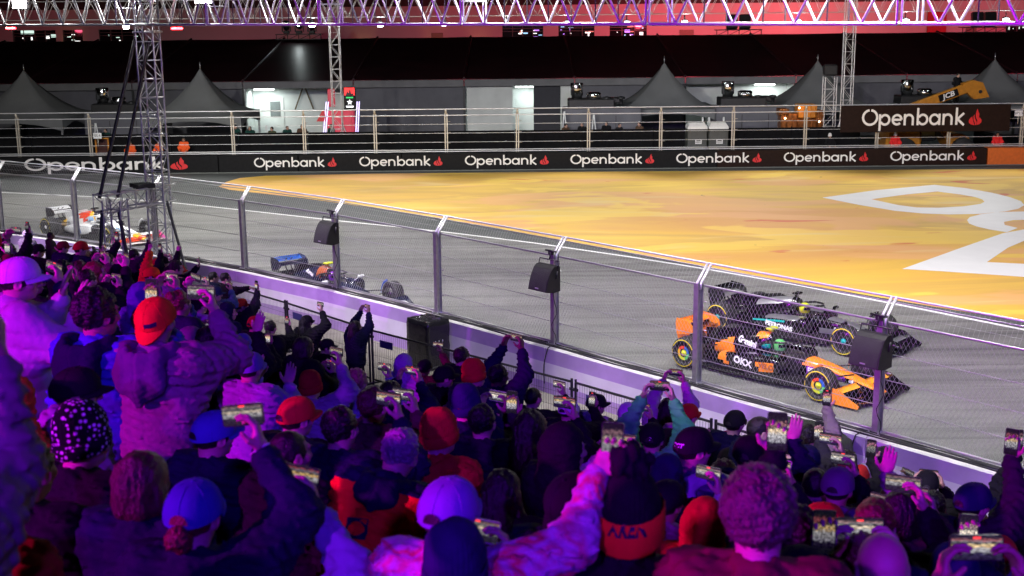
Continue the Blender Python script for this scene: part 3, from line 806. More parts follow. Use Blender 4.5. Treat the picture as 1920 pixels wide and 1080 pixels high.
def flame():
    b = MB()
    # bowl cut by two slits and two leaning tongues
    b.poly([(0, .36, 0), (.03, .16, 0), (.2, .03, 0), (.42, -.03, 0), (.55, -.04, 0), (.40, .30, 0), (.33, .56, 0), (.30, .72, 0), (.12, .58, 0)])
    b.poly([(.58, -.04, .001), (.72, -.02, .001), (.74, .22, .001), (.60, .46, .001), (.50, .72, .001), (.50, .92, .001), (.40, .74, .001), (.42, .42, .001), (.56, .14, .001)])
    b.poly([(.74, -.02, .002), (.98, .04, .002), (1.14, .20, .002), (1.16, .38, .002), (1.06, .56, .002), (.90, .66, .002), (.92, .95, .002), (.80, 1.20, .002), (.74, 1.42, .002), (.66, 1.20, .002), (.60, .95, .002), (.62, .66, .002), (.78, .38, .002)])
    return b
_ob, OBW = openbank()
OB_ME = _ob.mesh('lettering', M_letw); FL_ME = flame().mesh('logo', M_letr)
STAND = Matrix.Rotation(R(90), 4, 'X')      # XY drawing -> XZ facing -Y
def put_word(parent, x0, x1, y, zb, h, org, flame_gap=.35):
    """word from x0 to x1 (including the flame) with x height h"""
    tot = OBW + flame_gap + 1.16
    sx = (x1 - x0) / tot
    M = Matrix.Translation(Vector((x0, y, zb)) - org) @ Matrix.Diagonal((sx, 1, h, 1)) @ STAND
    link('lettering', OB_ME, parent, M)
    M = Matrix.Translation(Vector((x0 + sx * (OBW + flame_gap), y, zb)) - org) @ Matrix.Diagonal((sx, 1, h, 1)) @ STAND
    link('logo', FL_ME, parent, M)

# ------------------------------------------------------------------ advertising barrier opposite
BY = 65.6
bo = Vector((0, BY, 0))
adb = thing('advertising_barrier', 'long black barrier with repeated white bank lettering opposite the stand', 'barrier', bo)
x = -44.0; k = 0
edges = [-46, -34, -26.6, -15.0, -10.9, -5.6, -.2, 5.2, 10.6, 16.1, 21.4, 24.45]
for a, c in zip(edges[:-1], edges[1:]):
    b = MB(); b.cbox(((a + c) / 2, .35, .45), (c - a - .03, .7, .90), .02); part('barrier_block', b, M_boardb if a > 8 else M_board, adb)
b = MB(); b.cbox((36, .35, .45), (23, .7, .90), .02); part('barrier_block', b, mat('barrier_orange', (.58, .12, .015), .55, var=.12), adb, label='plain orange end block')
b = MB(); b.box((-3, -.02, .03), (86, .03, .05)); part('kerb', b, mat('barrier_kerb', (.12, .13, .12), .7), adb)
tx = [(-13.16, -8.94), (-7.76, -3.56), (-2.34, 1.89), (3.07, 7.30), (8.5, 12.81), (14.02, 18.28), (19.48, 23.83)]
tx = [(-13.16, -8.94), (-7.76, -3.50), (-2.34, 1.95), (3.07, 7.36), (8.5, 12.87), (14.02, 18.34), (19.48, 23.89)]
put_word(adb, -24.94, -16.57, BY - .016, .235, .44, bo, .25)
for a, c in tx: put_word(adb, a, c, BY - .016, .30, .335, bo)

# far debris fence behind the advertising barrier
FB = Vector((0, 66.05, 0))
M_fpost = mat('far_post_steel', (.55, .50, .42), .5, .4, var=.2)
fb = thing('far_debris_fence', 'far steel cable debris fence standing behind the black advertising barrier', 'fence', FB)
xs = [-36.3, -32.6, -28.9] + [-25.3, -21.6, -18.0, -14.27, -10.6, -6.95, -3.3, .36, 4.02, 7.73, 11.45, 15.16, 18.86, 22.56, 26.3, 30, 33.7]
for xx in xs:
    b = MB()
    for dx in (-.055, .055): b.box((dx, 0, 1.0), (.05, .1, 2.0))
    b.box((0, 0, 1.98), (.17, .11, .05)); b.tube([(0, 0, 1.95), (0, -.12, 2.22)], .06, 6)
    for zz in (.5, 1.05, 1.6): b.tube([(.06, -.06, zz), (.22, -.06, zz)], .015, 5)
    part('post', b, M_fpost, fb, Matrix.Translation((xx, 0, .9)))
for (zz, r_, dy) in ((3.14, .03, -.12), (2.82, .026, -.06), (2.36, .012, 0), (1.90, .012, 0), (1.44, .012, 0), (1.06, .022, -.1), (.97, .028, -.1)):
    for a, c in zip(xs[:-1], xs[1:]): rod('cable', (a, FB.y + dy, zz), (c, FB.y + dy, zz), r_, M_galvw, fb, FB)

# raised banner on the fence
bn = thing('banner_board', 'wide dark brown raised banner with large pale bank lettering at the right', 'banner', (21.2, 65.7, 1.76))
b = MB(); b.cbox((0, 0, .68), (8.65, .10, 1.36), .02); part('board', b, M_boardb, bn)
put_word(bn, 17.95, 24.05, 65.7 - .066, 2.10, .575, Vector((21.2, 65.7, 1.76)), .32)
# marshal plates
def sign(lab, txt, x, z, w, h, tcol, bg, y=65.95, name='marshal_sign'):
    o = thing(name, lab, 'sign', (x, y, z))
    b = MB(); b.cbox((0, 0, 0), (w, .03, h), .006); part('plate', b, bg, o)
    b = MB(); b.tube([(0, .03, -h / 2), (0, .03, -h / 2 - .4)], .02, 6); part('stalk', b, M_fpost, o)
    me = text_mesh(txt, h * .62); me.materials.clear(); me.materials.append(tcol)
    link('lettering', me, o, Matrix.Translation((0, -.02, 0)) @ STAND)
    return o
M_ink = mat('sign_ink', (.03, .03, .03), .6)
M_plate = mat('plate_white', (.75, .76, .76), .5)
sign('small white marshal plate with a post number above the orange frame', '05.4', -21.2, 1.96, .42, .30, M_ink, M_plate)
sign('small white marshal plate with a post number right of the banner', '#P3.5', 26.05, 2.63, .42, .30, M_ink, M_plate)
sg = sign('tall pale plate with vertical writing at the right edge', 'ALFA', 26.75, 2.18, .9, .36, mat('plate_ink_brown', (.25, .06, .04), .6), M_plate); sg.rotation_euler = (0, R(90), 0)
# orange framed opening for marshals
of = thing('marshal_post', 'orange framed marshal opening behind the barrier at the left', 'marshal post', (-21.2, 66.6, .9))
M_ofr = mat('orange_frame', (.5, .19, .015), .5)
for (c, d) in (((-.32, 0, .42), (.07, .1, .86)), ((.32, 0, .42), (.07, .1, .86)), ((0, 0, .86), (.71, .1, .07))):
    b = MB(); b.cbox(c, d, .01); part('frame', b, M_ofr, of)
b = MB(); b.box((0, .08, .42), (.6, .04, .82)); part('back_panel', b, mat('dark_red_panel', (.05, .01, .008), .7), of)

# ------------------------------------------------------------------ black hoarding behind the far fence
M_hoard = mat('black_scrim', (.007, .007, .008), .85, var=.3, bump=.3, bscale=14, spec=.1)
hd = thing('hoarding', 'black scrim hoarding running behind the far debris fence', 'hoarding', (0, 68.0, 0))
x = -40.0
while x < 40:
    if not (15.6 < x < 27):
        b = MB(); b.box((x + 1.82, 0, .92), (3.6, .05, 1.84)); b.tube([(x, .06, 0), (x, .06, 1.9)], .03, 6); part('panel', b, M_hoard, hd)
    x += 3.66

# ------------------------------------------------------------------ long marquee with black roof
M_fab = mat('tent_fabric', (.19, .19, .20), .75, var=.12, scale=1.2, bump=.15, bscale=5)
M_fabd = mat('tent_wall_fabric', (.13, .13, .15), .75, var=.15, scale=.8, bump=.2, bscale=4)
M_roof = mat('black_roof_red_glow', (.035, .008, .013), .42, var=.4, scale=.6, bump=.12, bscale=1.2)  # black roof; the building's red glow is mixed into the base colour
mq = thing('marquee', 'long low marquee with a glossy black roof across the whole background', 'marquee', (0, 82, 0))
XM0, XM1 = -51.9, 46.1
x = XM0; nb = 14; w = (XM1 - XM0) / nb
for k in range(nb):
    a = XM0 + k * w; c = a + w
    b = MB(); sg = 4
    vs = []
    for i in range(sg + 1):
        t = i / sg
        for j in range(5):
            s = j / 4; sagz = -.16 * math.sin(math.pi * s) * (math.sin(math.pi * t) * .8 + .2)
            vs.append((a + (c - a) * s, 16 * t, 3.86 + 2.32 * t + sagz))
    b.add(vs, [(i * 5 + j, i * 5 + j + 1, i * 5 + j + 6, i * 5 + j + 5) for i in range(sg) for j in range(4)], 0, True)
    part('roof_sheet', b, M_roof, mq)
    rod('roof_rib', (a, 82, 3.90), (a, 98, 6.22), .09, M_roof, mq, Vector((0, 82, 0)))
    b = MB(); b.cbox(((a + c) / 2, -.10, 3.60), (w - .05, .14, .46), .03); part('valance', b, M_fab, mq)
    # wall bay, open where the photograph shows lit rooms
    opn = {5: 'o', 7: 'o', 9: 'h'}.get(k)
    if opn is None:
        b = MB(); vs = []
        for i in range(9):
            for j in range(2): vs.append((a + (c - a) * i / 8, .10 + .05 * math.sin(i * 2.3 + k), 3.4 * j))
        b.add(vs, [(2 * i, 2 * i + 2, 2 * i + 3, 2 * i + 1) for i in range(8)], 0, True); part('wall_sheet', b, M_fabd, mq)
    b = MB(); b.box((a, 0, 1.7), (.14, .14, 3.4)); part('leg', b, M_dark, mq)
# lit rooms behind the open bays
M_roomw = mat('room_fabric', (.74, .77, .75), .8, var=.1, scale=.9, bump=.3, bscale=3)
M_tube = mat('tube_lamp', (.9, .9, .9), .5, emit=(.86, 1, .95), estr=14)
def room(lab, x0, x1, depth, z1, lampx, gap=None, st=14):
    o = thing('lit_room', lab, 'tent room', ((x0 + x1) / 2, 82.3, 0))
    cx = (x0 + x1) / 2
    b = MB(); b.box((0, depth, z1 / 2), (x1 - x0, .06, z1)); part('back_wall', b, M_roomw, o)
    b = MB(); b.box((-(x1 - x0) / 2, depth / 2, z1 / 2), (.06, depth - .1, z1)); b.box(((x1 - x0) / 2, depth / 2, z1 / 2), (.06, depth - .1, z1)); part('side_wall', b, M_roomw, o)
    for lx in lampx:
        b = MB(); b.cbox((lx - cx, depth * .55, z1 - .12), (1.3, .12, .06), .01); part('tube_lamp', b, M_tube, o)
        l = bpy.data.lights.new('tube_light', 'AREA'); l.energy = st * 6; l.color = (.86, 1, .95); l.shape = 'RECTANGLE'; l.size = 1.2; l.size_y = .2
        lo = link('tube_light', l, o, Matrix.Translation((lx - cx, depth * .5, z1 - .2)))
    return o
r1 = room('brightly lit white tent room behind the left pagoda tent', -16.85, -9.95, 2.4, 3.36, (-15.9,))
b = MB(); b.box((-2.0, 2.34, 1.3), (1.1, .05, 2.6)); part('door', b, M_roomw, r1)
b = MB(); b.box((-2.0, 2.30, 1.9), (.66, .03, 1.0)); part('window', b, mat('room_window', (.18, .2, .2), .3), r1)
rod('ladder', (-14.0, 84.0, 1.9), (-13.4, 84.2, 3.5), .05, mat('wood_ladder', (.16, .12, .07), .7), r1, Vector((-13.4, 82.3, 0)))
rod('ladder', (-12.8, 84.0, 1.9), (-13.4, 84.2, 3.5), .05, mat('wood_ladder', (.16, .12, .07), .7), r1, Vector((-13.4, 82.3, 0)))
r2 = room('lit tent doorway with pale curtains right of centre', -2.85, 4.05, 2.2, 3.36, (1.0,), st=8)
b = MB(); b.box((1.75, .0, 1.7), (1.7, .05, 3.4)); part('door', b, mat('dark_door', (.02, .02, .03), .6), r2)
b = MB(); b.box((-1.9, -.1, 1.7), (2.9, .04, 3.3)); part('curtain', b, M_roomw, r2)
b = MB(); b.box((3.0, -.1, 1.7), (.75, .04, 3.3)); part('curtain', b, M_roomw, r2)
r3 = room('narrow bright strip of lit tent wall left of the right pagoda tent', 11.15, 18.05, 1.8, 3.36, (16.4,), st=9)

# pagoda tents
M_pag = mat('pagoda_fabric', (.15, .155, .16), .7, var=.1, scale=1.0, bump=.1, bscale=3)
for (px, py, hw, lab) in ((-27.7, 74, 3.0, 'dark grey pagoda tent with a pointed peak at the far left'), (-17.65, 74, 2.75, 'dark grey pagoda tent beside the tall truss tower'), (9.05, 76, 2.9, 'dark grey pagoda tent right of centre behind the fence'), (18.15, 76.5, 2.9, 'dark grey pagoda tent behind the right hand truss mast'), (28.4, 76, 3.0, 'dark grey pagoda tent at the far right behind the orange machine')):
    o = thing('pagoda_tent', lab, 'tent', (px, py, 0), group='pagoda tents behind the far fence')
    b = MB(); ns = 10; rings = []
    for i in range(ns + 1):
        t = i / ns; rr = hw * (1 - t) ** 1.0; z = 2.45 + 2.45 * (1 - (1 - t) ** .55) if False else 2.45 + 2.5 * (t ** 1.75)
        ring = []
        for sd in range(4):
            for j in range(4):
                u_ = -1 + 2 * j / 4
                x_, y_ = [(u_, -1), (1, u_), (-u_, 1), (-1, -u_)][sd]
                ring.append((x_ * max(rr, .04), y_ * max(rr, .04), z))
        rings.append(ring)
    vs = [p for q in rings for p in q]
    b.add(vs, [(k * 16 + i, k * 16 + (i + 1) % 16, (k + 1) * 16 + (i + 1) % 16, (k + 1) * 16 + i) for k in range(ns) for i in range(16)], 0, True)
    part('roof', b, M_pag, o)
    b = MB(); b.tube([(0, 0, 4.9), (0, 0, 5.35)], .03, 6); part('finial', b, M_galv, o)
    b = MB()
    for sd, (cx, cy, dx, dy) in enumerate(((0, -hw, 1, 0), (hw, 0, 0, 1), (0, hw, 1, 0), (-hw, 0, 0, 1))):
        n = 8; top = [(cx + dx * hw * (-1 + 2 * i / n), cy + dy * hw * (-1 + 2 * i / n), 2.46) for i in range(n + 1)]
        bot = [(p[0], p[1], 2.46 - .25 - .45 * (abs(-1 + 2 * i / n)) ** 2.5) for i, p in enumerate(top)]
        b.add(top + bot, [(i, i + 1, n + 2 + i, n + 1 + i) for i in range(n)], 0)
    part('valance', b, M_pag, o)
    for (sx, sy) in ((-1, -1), (1, -1), (1, 1), (-1, 1)):
        b = MB(); b.box((sx * (hw - .06), sy * (hw - .06), 1.2), (.1, .1, 2.4)); part('leg', b, M_galv, o)

# kitchen units with steel chimneys on the roof
M_chrome = mat('chrome_steel', (.75, .75, .77), .15, 1.0, var=.05)
for (cx, lab, mm) in ((-22.6, 'kitchen trailer with shiny steel chimneys behind the left tower struts', M_fabd), (4.4, 'kitchen trailer with steel chimney right of the lit doorway', M_fabd), (13.0, 'kitchen trailer with shiny steel chimney above the portable toilets', M_fabd), (23.2, 'kitchen trailer with steel chimney left of the orange boom', mat('trailer_grey', (.20, .23, .24), .6))):
    o = thing('kitchen_trailer', lab, 'trailer', (cx, 73.6, 0), group='kitchen trailers with chimneys')
    b = MB(); b.cbox((.8, 0, 1.35), (4.4, 2.2, 2.5), .06); part('body', b, mm, o)
    b = MB(); b.cbox((.2, .1, 2.85), (2.6, 1.5, .5), .05); b.cbox((1.4, .1, 3.0), (.9, .9, .3), .05); part('rooftop_plant', b, M_dark, o)
    b = MB(); b.lathe([(0, 3.1), (.30, 3.1), (.30, 3.25), (.36, 3.3), (.36, 3.95), (.34, 3.98), (0, 3.98)], 18, Matrix.Translation((-.6, 0, 0))); part('chimney', b, M_chrome, o)
    b = MB(); b.lathe([(0, 3.0), (.34, 3.0), (.42, 3.2), (.42, 3.42), (.3, 3.48), (0, 3.48)], 18, Matrix.Translation((.35, -.2, 0))); part('vent_cowl', b, M_chrome, o)
    for vx in (1.1, 1.9):
        b = MB(); b.lathe([(.12, 2.8), (.12, 3.05), (.26, 3.08), (.2, 3.2), (0, 3.24)], 12, Matrix.Translation((vx, -.3, 0))); part('vent_cowl', b, M_dark, o)
    for sx in (-1, 1):
        b = MB(); b.box((.8 + sx * .75, -1.112, 1.2), (.03, .02, 2.0)); part('seam', b, M_dark, o)

# portable toilets
M_wc = mat('toilet_plastic', (.06, .065, .06), .5, var=.1); M_wcr = mat('toilet_roof', (.72, .74, .73), .5, var=.08)
for (cx, lab) in ((9.75, 'grey portable toilet with white roof, left of the pair behind the fence'), (10.85, 'grey portable toilet with white roof, right of the pair behind the fence')):
    o = thing('portable_toilet', lab, 'portable toilet', (cx, 67.4, 0), group='portable toilets')
    b = MB(); b.cbox((0, 0, .95), (1.02, 1.02, 1.9), .04); part('cabin', b, M_wc, o)
    b = MB(); b.cbox((0, -.52, .95), (.74, .03, 1.75), .01); dr = part('door', b, M_wc, o)
    b = MB(); b.box((.05, -.54, 1.25), (.34, .012, .24)); part('plate', b, M_plate, dr)
    b = MB(); b.box((.05, -.548, 1.30), (.22, .006, .05)); b.box((.03, -.548, 1.22), (.28, .006, .025)); part('print', b, M_ink, dr)
    b = MB(); r_ = [(-.52, -.52), (.52, -.52), (.52, .52), (-.52, .52)]
    vs = [(x_, y_, 1.9) for x_, y_ in r_] + [(x_ * .98, y_ * .98, 2.0) for x_, y_ in r_] + [(x_ * .72, y_ * .72, 2.22) for x_, y_ in r_]
    b.add(vs, [(k * 4 + i, k * 4 + (i + 1) % 4, k * 4 + 4 + (i + 1) % 4, k * 4 + 4 + i) for k in range(2) for i in range(4)] + [(8, 9, 10, 11)], 0); part('roof', b, M_wcr, o)
    b = MB(); b.tube([(.38, .3, 1.95), (.38, .3, 2.45)], .05, 8); part('vent_pipe', b, M_wcr, o)

# telescopic handler behind the banner
M_jy = mat('machine_yellow', (.48, .19, .015), .45, var=.15)
th = thing('telescopic_handler', 'orange telescopic handler with raised boom behind the banner', 'telehandler', (22.9, 69.2, 0))
b = MB(); b.cbox((-1.9, 0, 1.1), (1.9, 1.6, 1.0), .12); part('engine_cover', b, M_jy, th)
b = MB()
b.add([(-.1, -.8, 1.66), (.5, -.8, 1.62), (.6, -.8, 1.36), (1.15, -.8, 1.38), (1.55, -.8, 1.2), (1.65, -.8, .75), (.5, -.8, .75), (.2, -.8, 1.3)] + [(-.1, .8, 1.66), (.5, .8, 1.62), (.6, .8, 1.36), (1.15, .8, 1.38), (1.55, .8, 1.2), (1.65, .8, .75), (.5, .8, .75), (.2, .8, 1.3)],
      [tuple(range(8)), tuple(range(8, 16))[::-1]] + [(i, 8 + i, 8 + (i + 1) % 8, (i + 1) % 8) for i in range(8)]); part('bonnet', b, M_jy, th)
b = MB(); b.cbox((-.6, 0, 1.7), (1.0, 1.2, 1.5), .1); part('cab', b, mat('cab_glass', (.02, .022, .025), .1), th)
ang = R(20); bm_ = Matrix.Translation((-1.6, -.55, 2.6)) @ Matrix.Rotation(-ang, 4, 'Y')
b = MB(); b.cbox((1.5, 0, .1), (3.6, .4, .5), .05); part('boom', b, M_jy, th, bm_)
b = MB(); b.add([(3.0, -.22, .42), (3.6, -.22, .38), (4.0, -.22, .1), (4.1, -.22, -.75), (3.35, -.22, -.6), (3.1, -.22, -.2)] + [(3.0, .22, .42), (3.6, .22, .38), (4.0, .22, .1), (4.1, .22, -.75), (3.35, .22, -.6), (3.1, .22, -.2)],
      [tuple(range(6)), tuple(range(6, 12))[::-1]] + [(i, 6 + i, 6 + (i + 1) % 6, (i + 1) % 6) for i in range(6)]); b.tube([(3.72, -.3, -.3), (3.72, .3, -.3)], .09, 10, 1); part('boom_head', b, [M_jy, M_dark], th, bm_)
b = MB(); b.box((2.1, -.212, .10), (1.06, .016, .36)); part('badge', b, M_board, th, bm_)
me = text_mesh('JCB', .36, bold=.012, shear=.15, width=1.15); me.materials.clear(); me.materials.append(M_letw)
link('lettering', me, th, bm_ @ Matrix.Translation((2.1, -.226, .10)) @ STAND)
for (wx, wy) in ((-1.9, -.95), (1.2, -.95), (-1.9, .95), (1.2, .95)):
    b = MB(); b.lathe([(.22, -.2), (.5, -.2), (.6, -.12), (.6, .12), (.5, .2), (.22, .2)], 18, Matrix.Rotation(R(90), 4, 'X')); wh = part('wheel', b, M_rubber, th, Matrix.Translation((wx, wy, .6)))
    b = MB(); b.lathe([(0, -.14), (.2, -.16), (.24, -.19)], 14, Matrix.Rotation(R(90), 4, 'X')); part('rim', b, M_jy, wh)
# orange lit generator set on a raised platform
gs = thing('generator_set', 'cluttered orange lit machinery frame on a platform left of the banner', 'machinery', (15.8, 70.2, 0))
M_cop = mat('copper_brown', (.30, .11, .03), .35, .6, var=.4)
b = MB(); b.cbox((0, 0, 1.42), (3.0, 1.6, .16), .03); part('platform', b, mat('platform_tan', (.28, .24, .17), .6), gs)
for (sx) in (-1.2, -.2, .9):
    b = MB(); b.tube([(sx, -.5, 0), (sx, -.5, 1.4)], .05, 8); part('leg', b, M_fpost, gs)
for (cx, cz, w_, h_, mm) in ((-.7, 2.0, .9, .9, M_cop), (.25, 2.55, 1.0, .75, M_ofr), (.35, 1.85, 1.1, .6, M_cop), (-1.0, 2.5, .5, .4, M_cop), (.95, 2.1, .4, 1.0, M_cop)):
    b = MB(); b.cbox((cx, -.1, cz), (w_, .9, h_), .05)
    for q in range(4): b.tube([(cx - w_ / 2 + w_ * q / 3, -.6, cz - h_ / 2), (cx - w_ / 2 + w_ * q / 3, -.6, cz + h_ / 2)], .025, 6)
    part('engine_block', b, mm, gs)
for (lx, lz) in ((-.95, 2.2), (.9, 2.0), (-.2, 2.75)):
    b = MB(); b.lathe([(0, -.06), (.06, 0), (0, .06)], 8, Matrix.Translation((lx, -.68, lz))); part('lamp', b, mat('work_lamp_glass', (.9, .6, .4), .4, emit=(1, .62, .35), estr=12), gs)
l = bpy.data.lights.new('work_lamp', 'POINT'); l.energy = 18; l.color = (1, .5, .2); l.shadow_soft_size = .1; link('work_lamp', l, gs, Matrix.Translation((-.3, -1.3, 2.6)))

# red promotional kiosk behind the slim mast
ks = thing('promo_kiosk', 'red promotional kiosk with a star screen behind the centre left mast', 'kiosk', (-9.65, 73.5, 0))
M_kred = mat('kiosk_red', (.55, .03, .06), .5, emit=(.9, .08, .14), estr=.25)
b = MB(); b.cbox((0, 0, 1.5), (1.5, .8, 2.2), .05); part('body', b, M_kred, ks)
b = MB(); b.cbox((.55, -.1, 3.25), (.66, .25, 1.30), .03); scn = part('screen', b, mat('screen_black', (.01, .01, .01), .2), ks)
def epart(name, polys, col, st, parent, M):
    b = MB()
    for p in polys: b.poly(p)
    return part(name, b, mat('screen_' + name + str(col), col, .5, emit=col, estr=st), parent, M)
SM = Matrix.Translation((.55, -.24, 3.25)) @ STAND
epart('picture', [[(-.3, .18, 0), (.3, .18, 0), (.3, .62, 0), (-.3, .62, 0)]], (.85, .03, .03), 1.2, scn, SM)
epart('skyline', [[(-.22, .182, .003), (.24, .182, .003), (.2, .3, .003), (.1, .27, .003), (.06, .46, .003), (.0, .5, .003), (-.04, .3, .003), (-.12, .42, .003)]], (.03, .005, .005), 0.0, scn, SM)
epart('bar', [[(-.2, .02, 0), (.2, .02, 0), (.2, .1, 0), (-.2, .1, 0)]], (.02, .5, .12), 1.0, scn, SM)
star = []
for i in range(10):
    rr = .17 if i % 2 == 0 else .075; a_ = R(90 + 36 * i); star.append((rr * math.cos(a_), -.2 + rr * math.sin(a_), .002))
epart('star', [star], (1, 1, 1), 1.3, scn, SM)
epart('caption', [[(-.2, -.5, .002), (.2, -.5, .002), (.22, -.4, .002), (-.22, -.4, .002)]], (1, 1, 1), 1.2, scn, SM)
b = MB(); b.cbox((-.5, -.1, 3.3), (.4, .2, 1.0), .03); part('side_screen', b, mat('side_screen', (.1, .01, .02), .4, emit=(.8, .04, .08), estr=.5), ks)
for (x0, x1, col) in ((-1.0, -.75, (.5, .35, 1)), (.85, 1.0, (.55, .4, 1))):
    for dz in (0, .12):
        b = MB(); b.tube([(x0 + dz, -.5, 1.1), (x1 + dz, -.45, 3.1)], .03, 6); part('light_tube', b, mat('violet_tube', (.8, .8, .8), .4, emit=(.6, .5, 1), estr=2.2), ks)
b = MB(); b.poly([(-1.35, -.5, 2.0), (-.8, -.5, 2.0), (-.85, -.5, 2.6), (-1.0, -.5, 2.6)]); b.poly([(-.8, -.48, 2.0), (-1.35, -.48, 2.0), (-1.0, -.48, 2.6), (-.85, -.48, 2.6)]); part('pennant', b, mat('pennant_red', (.7, .02, .03), .5), ks)
# white parasol stands and folded furniture between the tents
for (px, py, h_, lab) in ((-23.0, 71.0, 1.5, 'narrow white folded banner flag standing near the left tower'), (-13.6, 71.0, 1.3, 'pair of white folding legs by the left lit room'), (2.9, 72, 1.8, 'white stair rail left of the lit doorway steps'), (4.55, 72, 1.6, 'white stair rail right of the lit doorway steps'), (7.1, 72, 1.2, 'white folded stand near the central pagoda tent'), (11.0, 72, 1.4, 'white upright strip left of the toilets')):
    o = thing('folded_stand', lab, 'stand', (px, py, .7))
    b = MB(); b.tube([(-.02, 0, 0), (.1, 0, h_)], .035, 6); part('leg', b, M_plate, o)
    b = MB(); b.tube([(.3, 0, 0), (.14, 0, h_)], .035, 6); part('leg', b, M_plate, o)

# ------------------------------------------------------------------ long red lit building
M_bw = mat('building_render', (.62, .52, .50), .85, var=.08, scale=.15, bump=.1, bscale=2)
M_band = mat('building_band', (.05, .035, .03), .8, var=.3, scale=.8)
M_glass = mat('window_glass', (.012, .012, .014), .06, var=.1, spec=.8)
bd = thing('long_building', 'long low building washed with red light behind the black roof', 'building', (0, 112, 0))
BX0, BX1, BZ0, BZ1 = -62.0, 66.0, 0.0, 8.55
wins = [(-42.6, -38.9), (-38.3, -36.6), (-35.2, -31.3), (-.6, 2.9), (4.2, 7.3), (8.6, 11.8), (42.6, 46.6)]
WZ0, WZ1 = 5.6, 6.85
b = MB()
b.box(((BX0 + BX1) / 2, .2, (BZ1 + WZ1) / 2), (BX1 - BX0, .4, BZ1 - WZ1)); b.box(((BX0 + BX1) / 2, .2, WZ0 / 2), (BX1 - BX0, .4, WZ0))
xx = BX0
for (a, c) in wins + [(BX1, BX1)]:
    if a - xx > .05: b.box(((xx + a) / 2, .2, (WZ0 + WZ1) / 2), (a - xx - .002, .4, WZ1 - WZ0 - .002))
    xx = c
part('wall', b, M_bw, bd)
b = MB(); b.box((0, -.05, 9.6), (BX1 - BX0, .9, 2.1)); part('parapet', b, M_band, bd)
for zz in (7.25, 7.95): b = MB(); b.box(((BX0 + BX1) / 2, -.015, zz), (BX1 - BX0, .03, .04)); part('string_course', b, M_bw, bd)
wr = random.Random(4)
M_lit = [mat('lit_pane_pale', (.5, .6, .6), .4, emit=(.72, 1, .88), estr=1.0), mat('lit_pane_blue', (.2, .4, .6), .4, emit=(.35, .7, 1), estr=1.4), mat('lit_pane_violet', (.3, .2, .6), .4, emit=(.5, .2, 1), estr=1.6), mat('lit_pane_warm', (.6, .3, .2), .4, emit=(1, .25, .2), estr=1.0), mat('lit_pane_white', (.8, .8, .8), .4, emit=(1, .98, .95), estr=1.8)]
for wi, (a, c) in enumerate(wins):
    b = MB(); b.box(((a + c) / 2, .3, (WZ0 + WZ1) / 2), (c - a, .02, WZ1 - WZ0)); wo = part('window', b, M_glass, bd)
    b = MB(); nm = max(2, round((c - a) / .95))
    for i in range(nm + 1): b.box((a + (c - a) * i / nm, .12, (WZ0 + WZ1) / 2), (.06, .1, WZ1 - WZ0))
    b.box(((a + c) / 2, .12, WZ0 + .75), (c - a, .08, .05)); b.box(((a + c) / 2, .12, WZ1 - .25), (c - a, .08, .05)); part('frame', b, mat('window_frame', (.12, .09, .08), .5), wo)
    for q in range(11 if wi in (3, 4, 5) else 6):
        b = MB(); px = wr.uniform(a + .15, c - .15); pz = wr.choice((wr.uniform(WZ0 + .15, WZ0 + .6), wr.uniform(WZ1 - .7, WZ1 - .1)))
        b.box((px, .27, pz), (wr.choice((.08, .12, .3, .45)), .02, wr.choice((.06, .1, .25)))); part('lit_pane', b, M_lit[wr.choice((0, 0, 4) if wi < 3 or wi == 6 else (1, 2, 2, 3, 4, 4))], wo)
b = MB(); b.box((-41.4, .27, 6.7), (1.15, .03, .3)); part('lit_pane', b, M_lit[0], bd)
for (x0, w_, h_) in ((-6.2, 1.0, .5), (15.2, 1.2, .6), (39.6, .9, .6)):
    b = MB(); b.cbox((x0, -.06, 6.05), (w_, .12, h_), .01)
    for i in range(5): b.box((x0, -.13, 6.05 - h_ / 2 + h_ * (i + .5) / 5), (w_ * .9, .03, .04))
    part('louver', b, mat('louver_tan', (.28, .2, .15), .7), bd)
b = MB(); b.box((36.6, -.1, 6.6), (1.6, .2, 2.1)); part('red_door', b, mat('door_red', (.45, .02, .02), .6), bd)
# dark land rising beyond the building
b = MB(); b.box((0, 150, 6), (500, 4, 12)); struct('hills', b, mat('far_dark', (.01, .01, .012), .9))

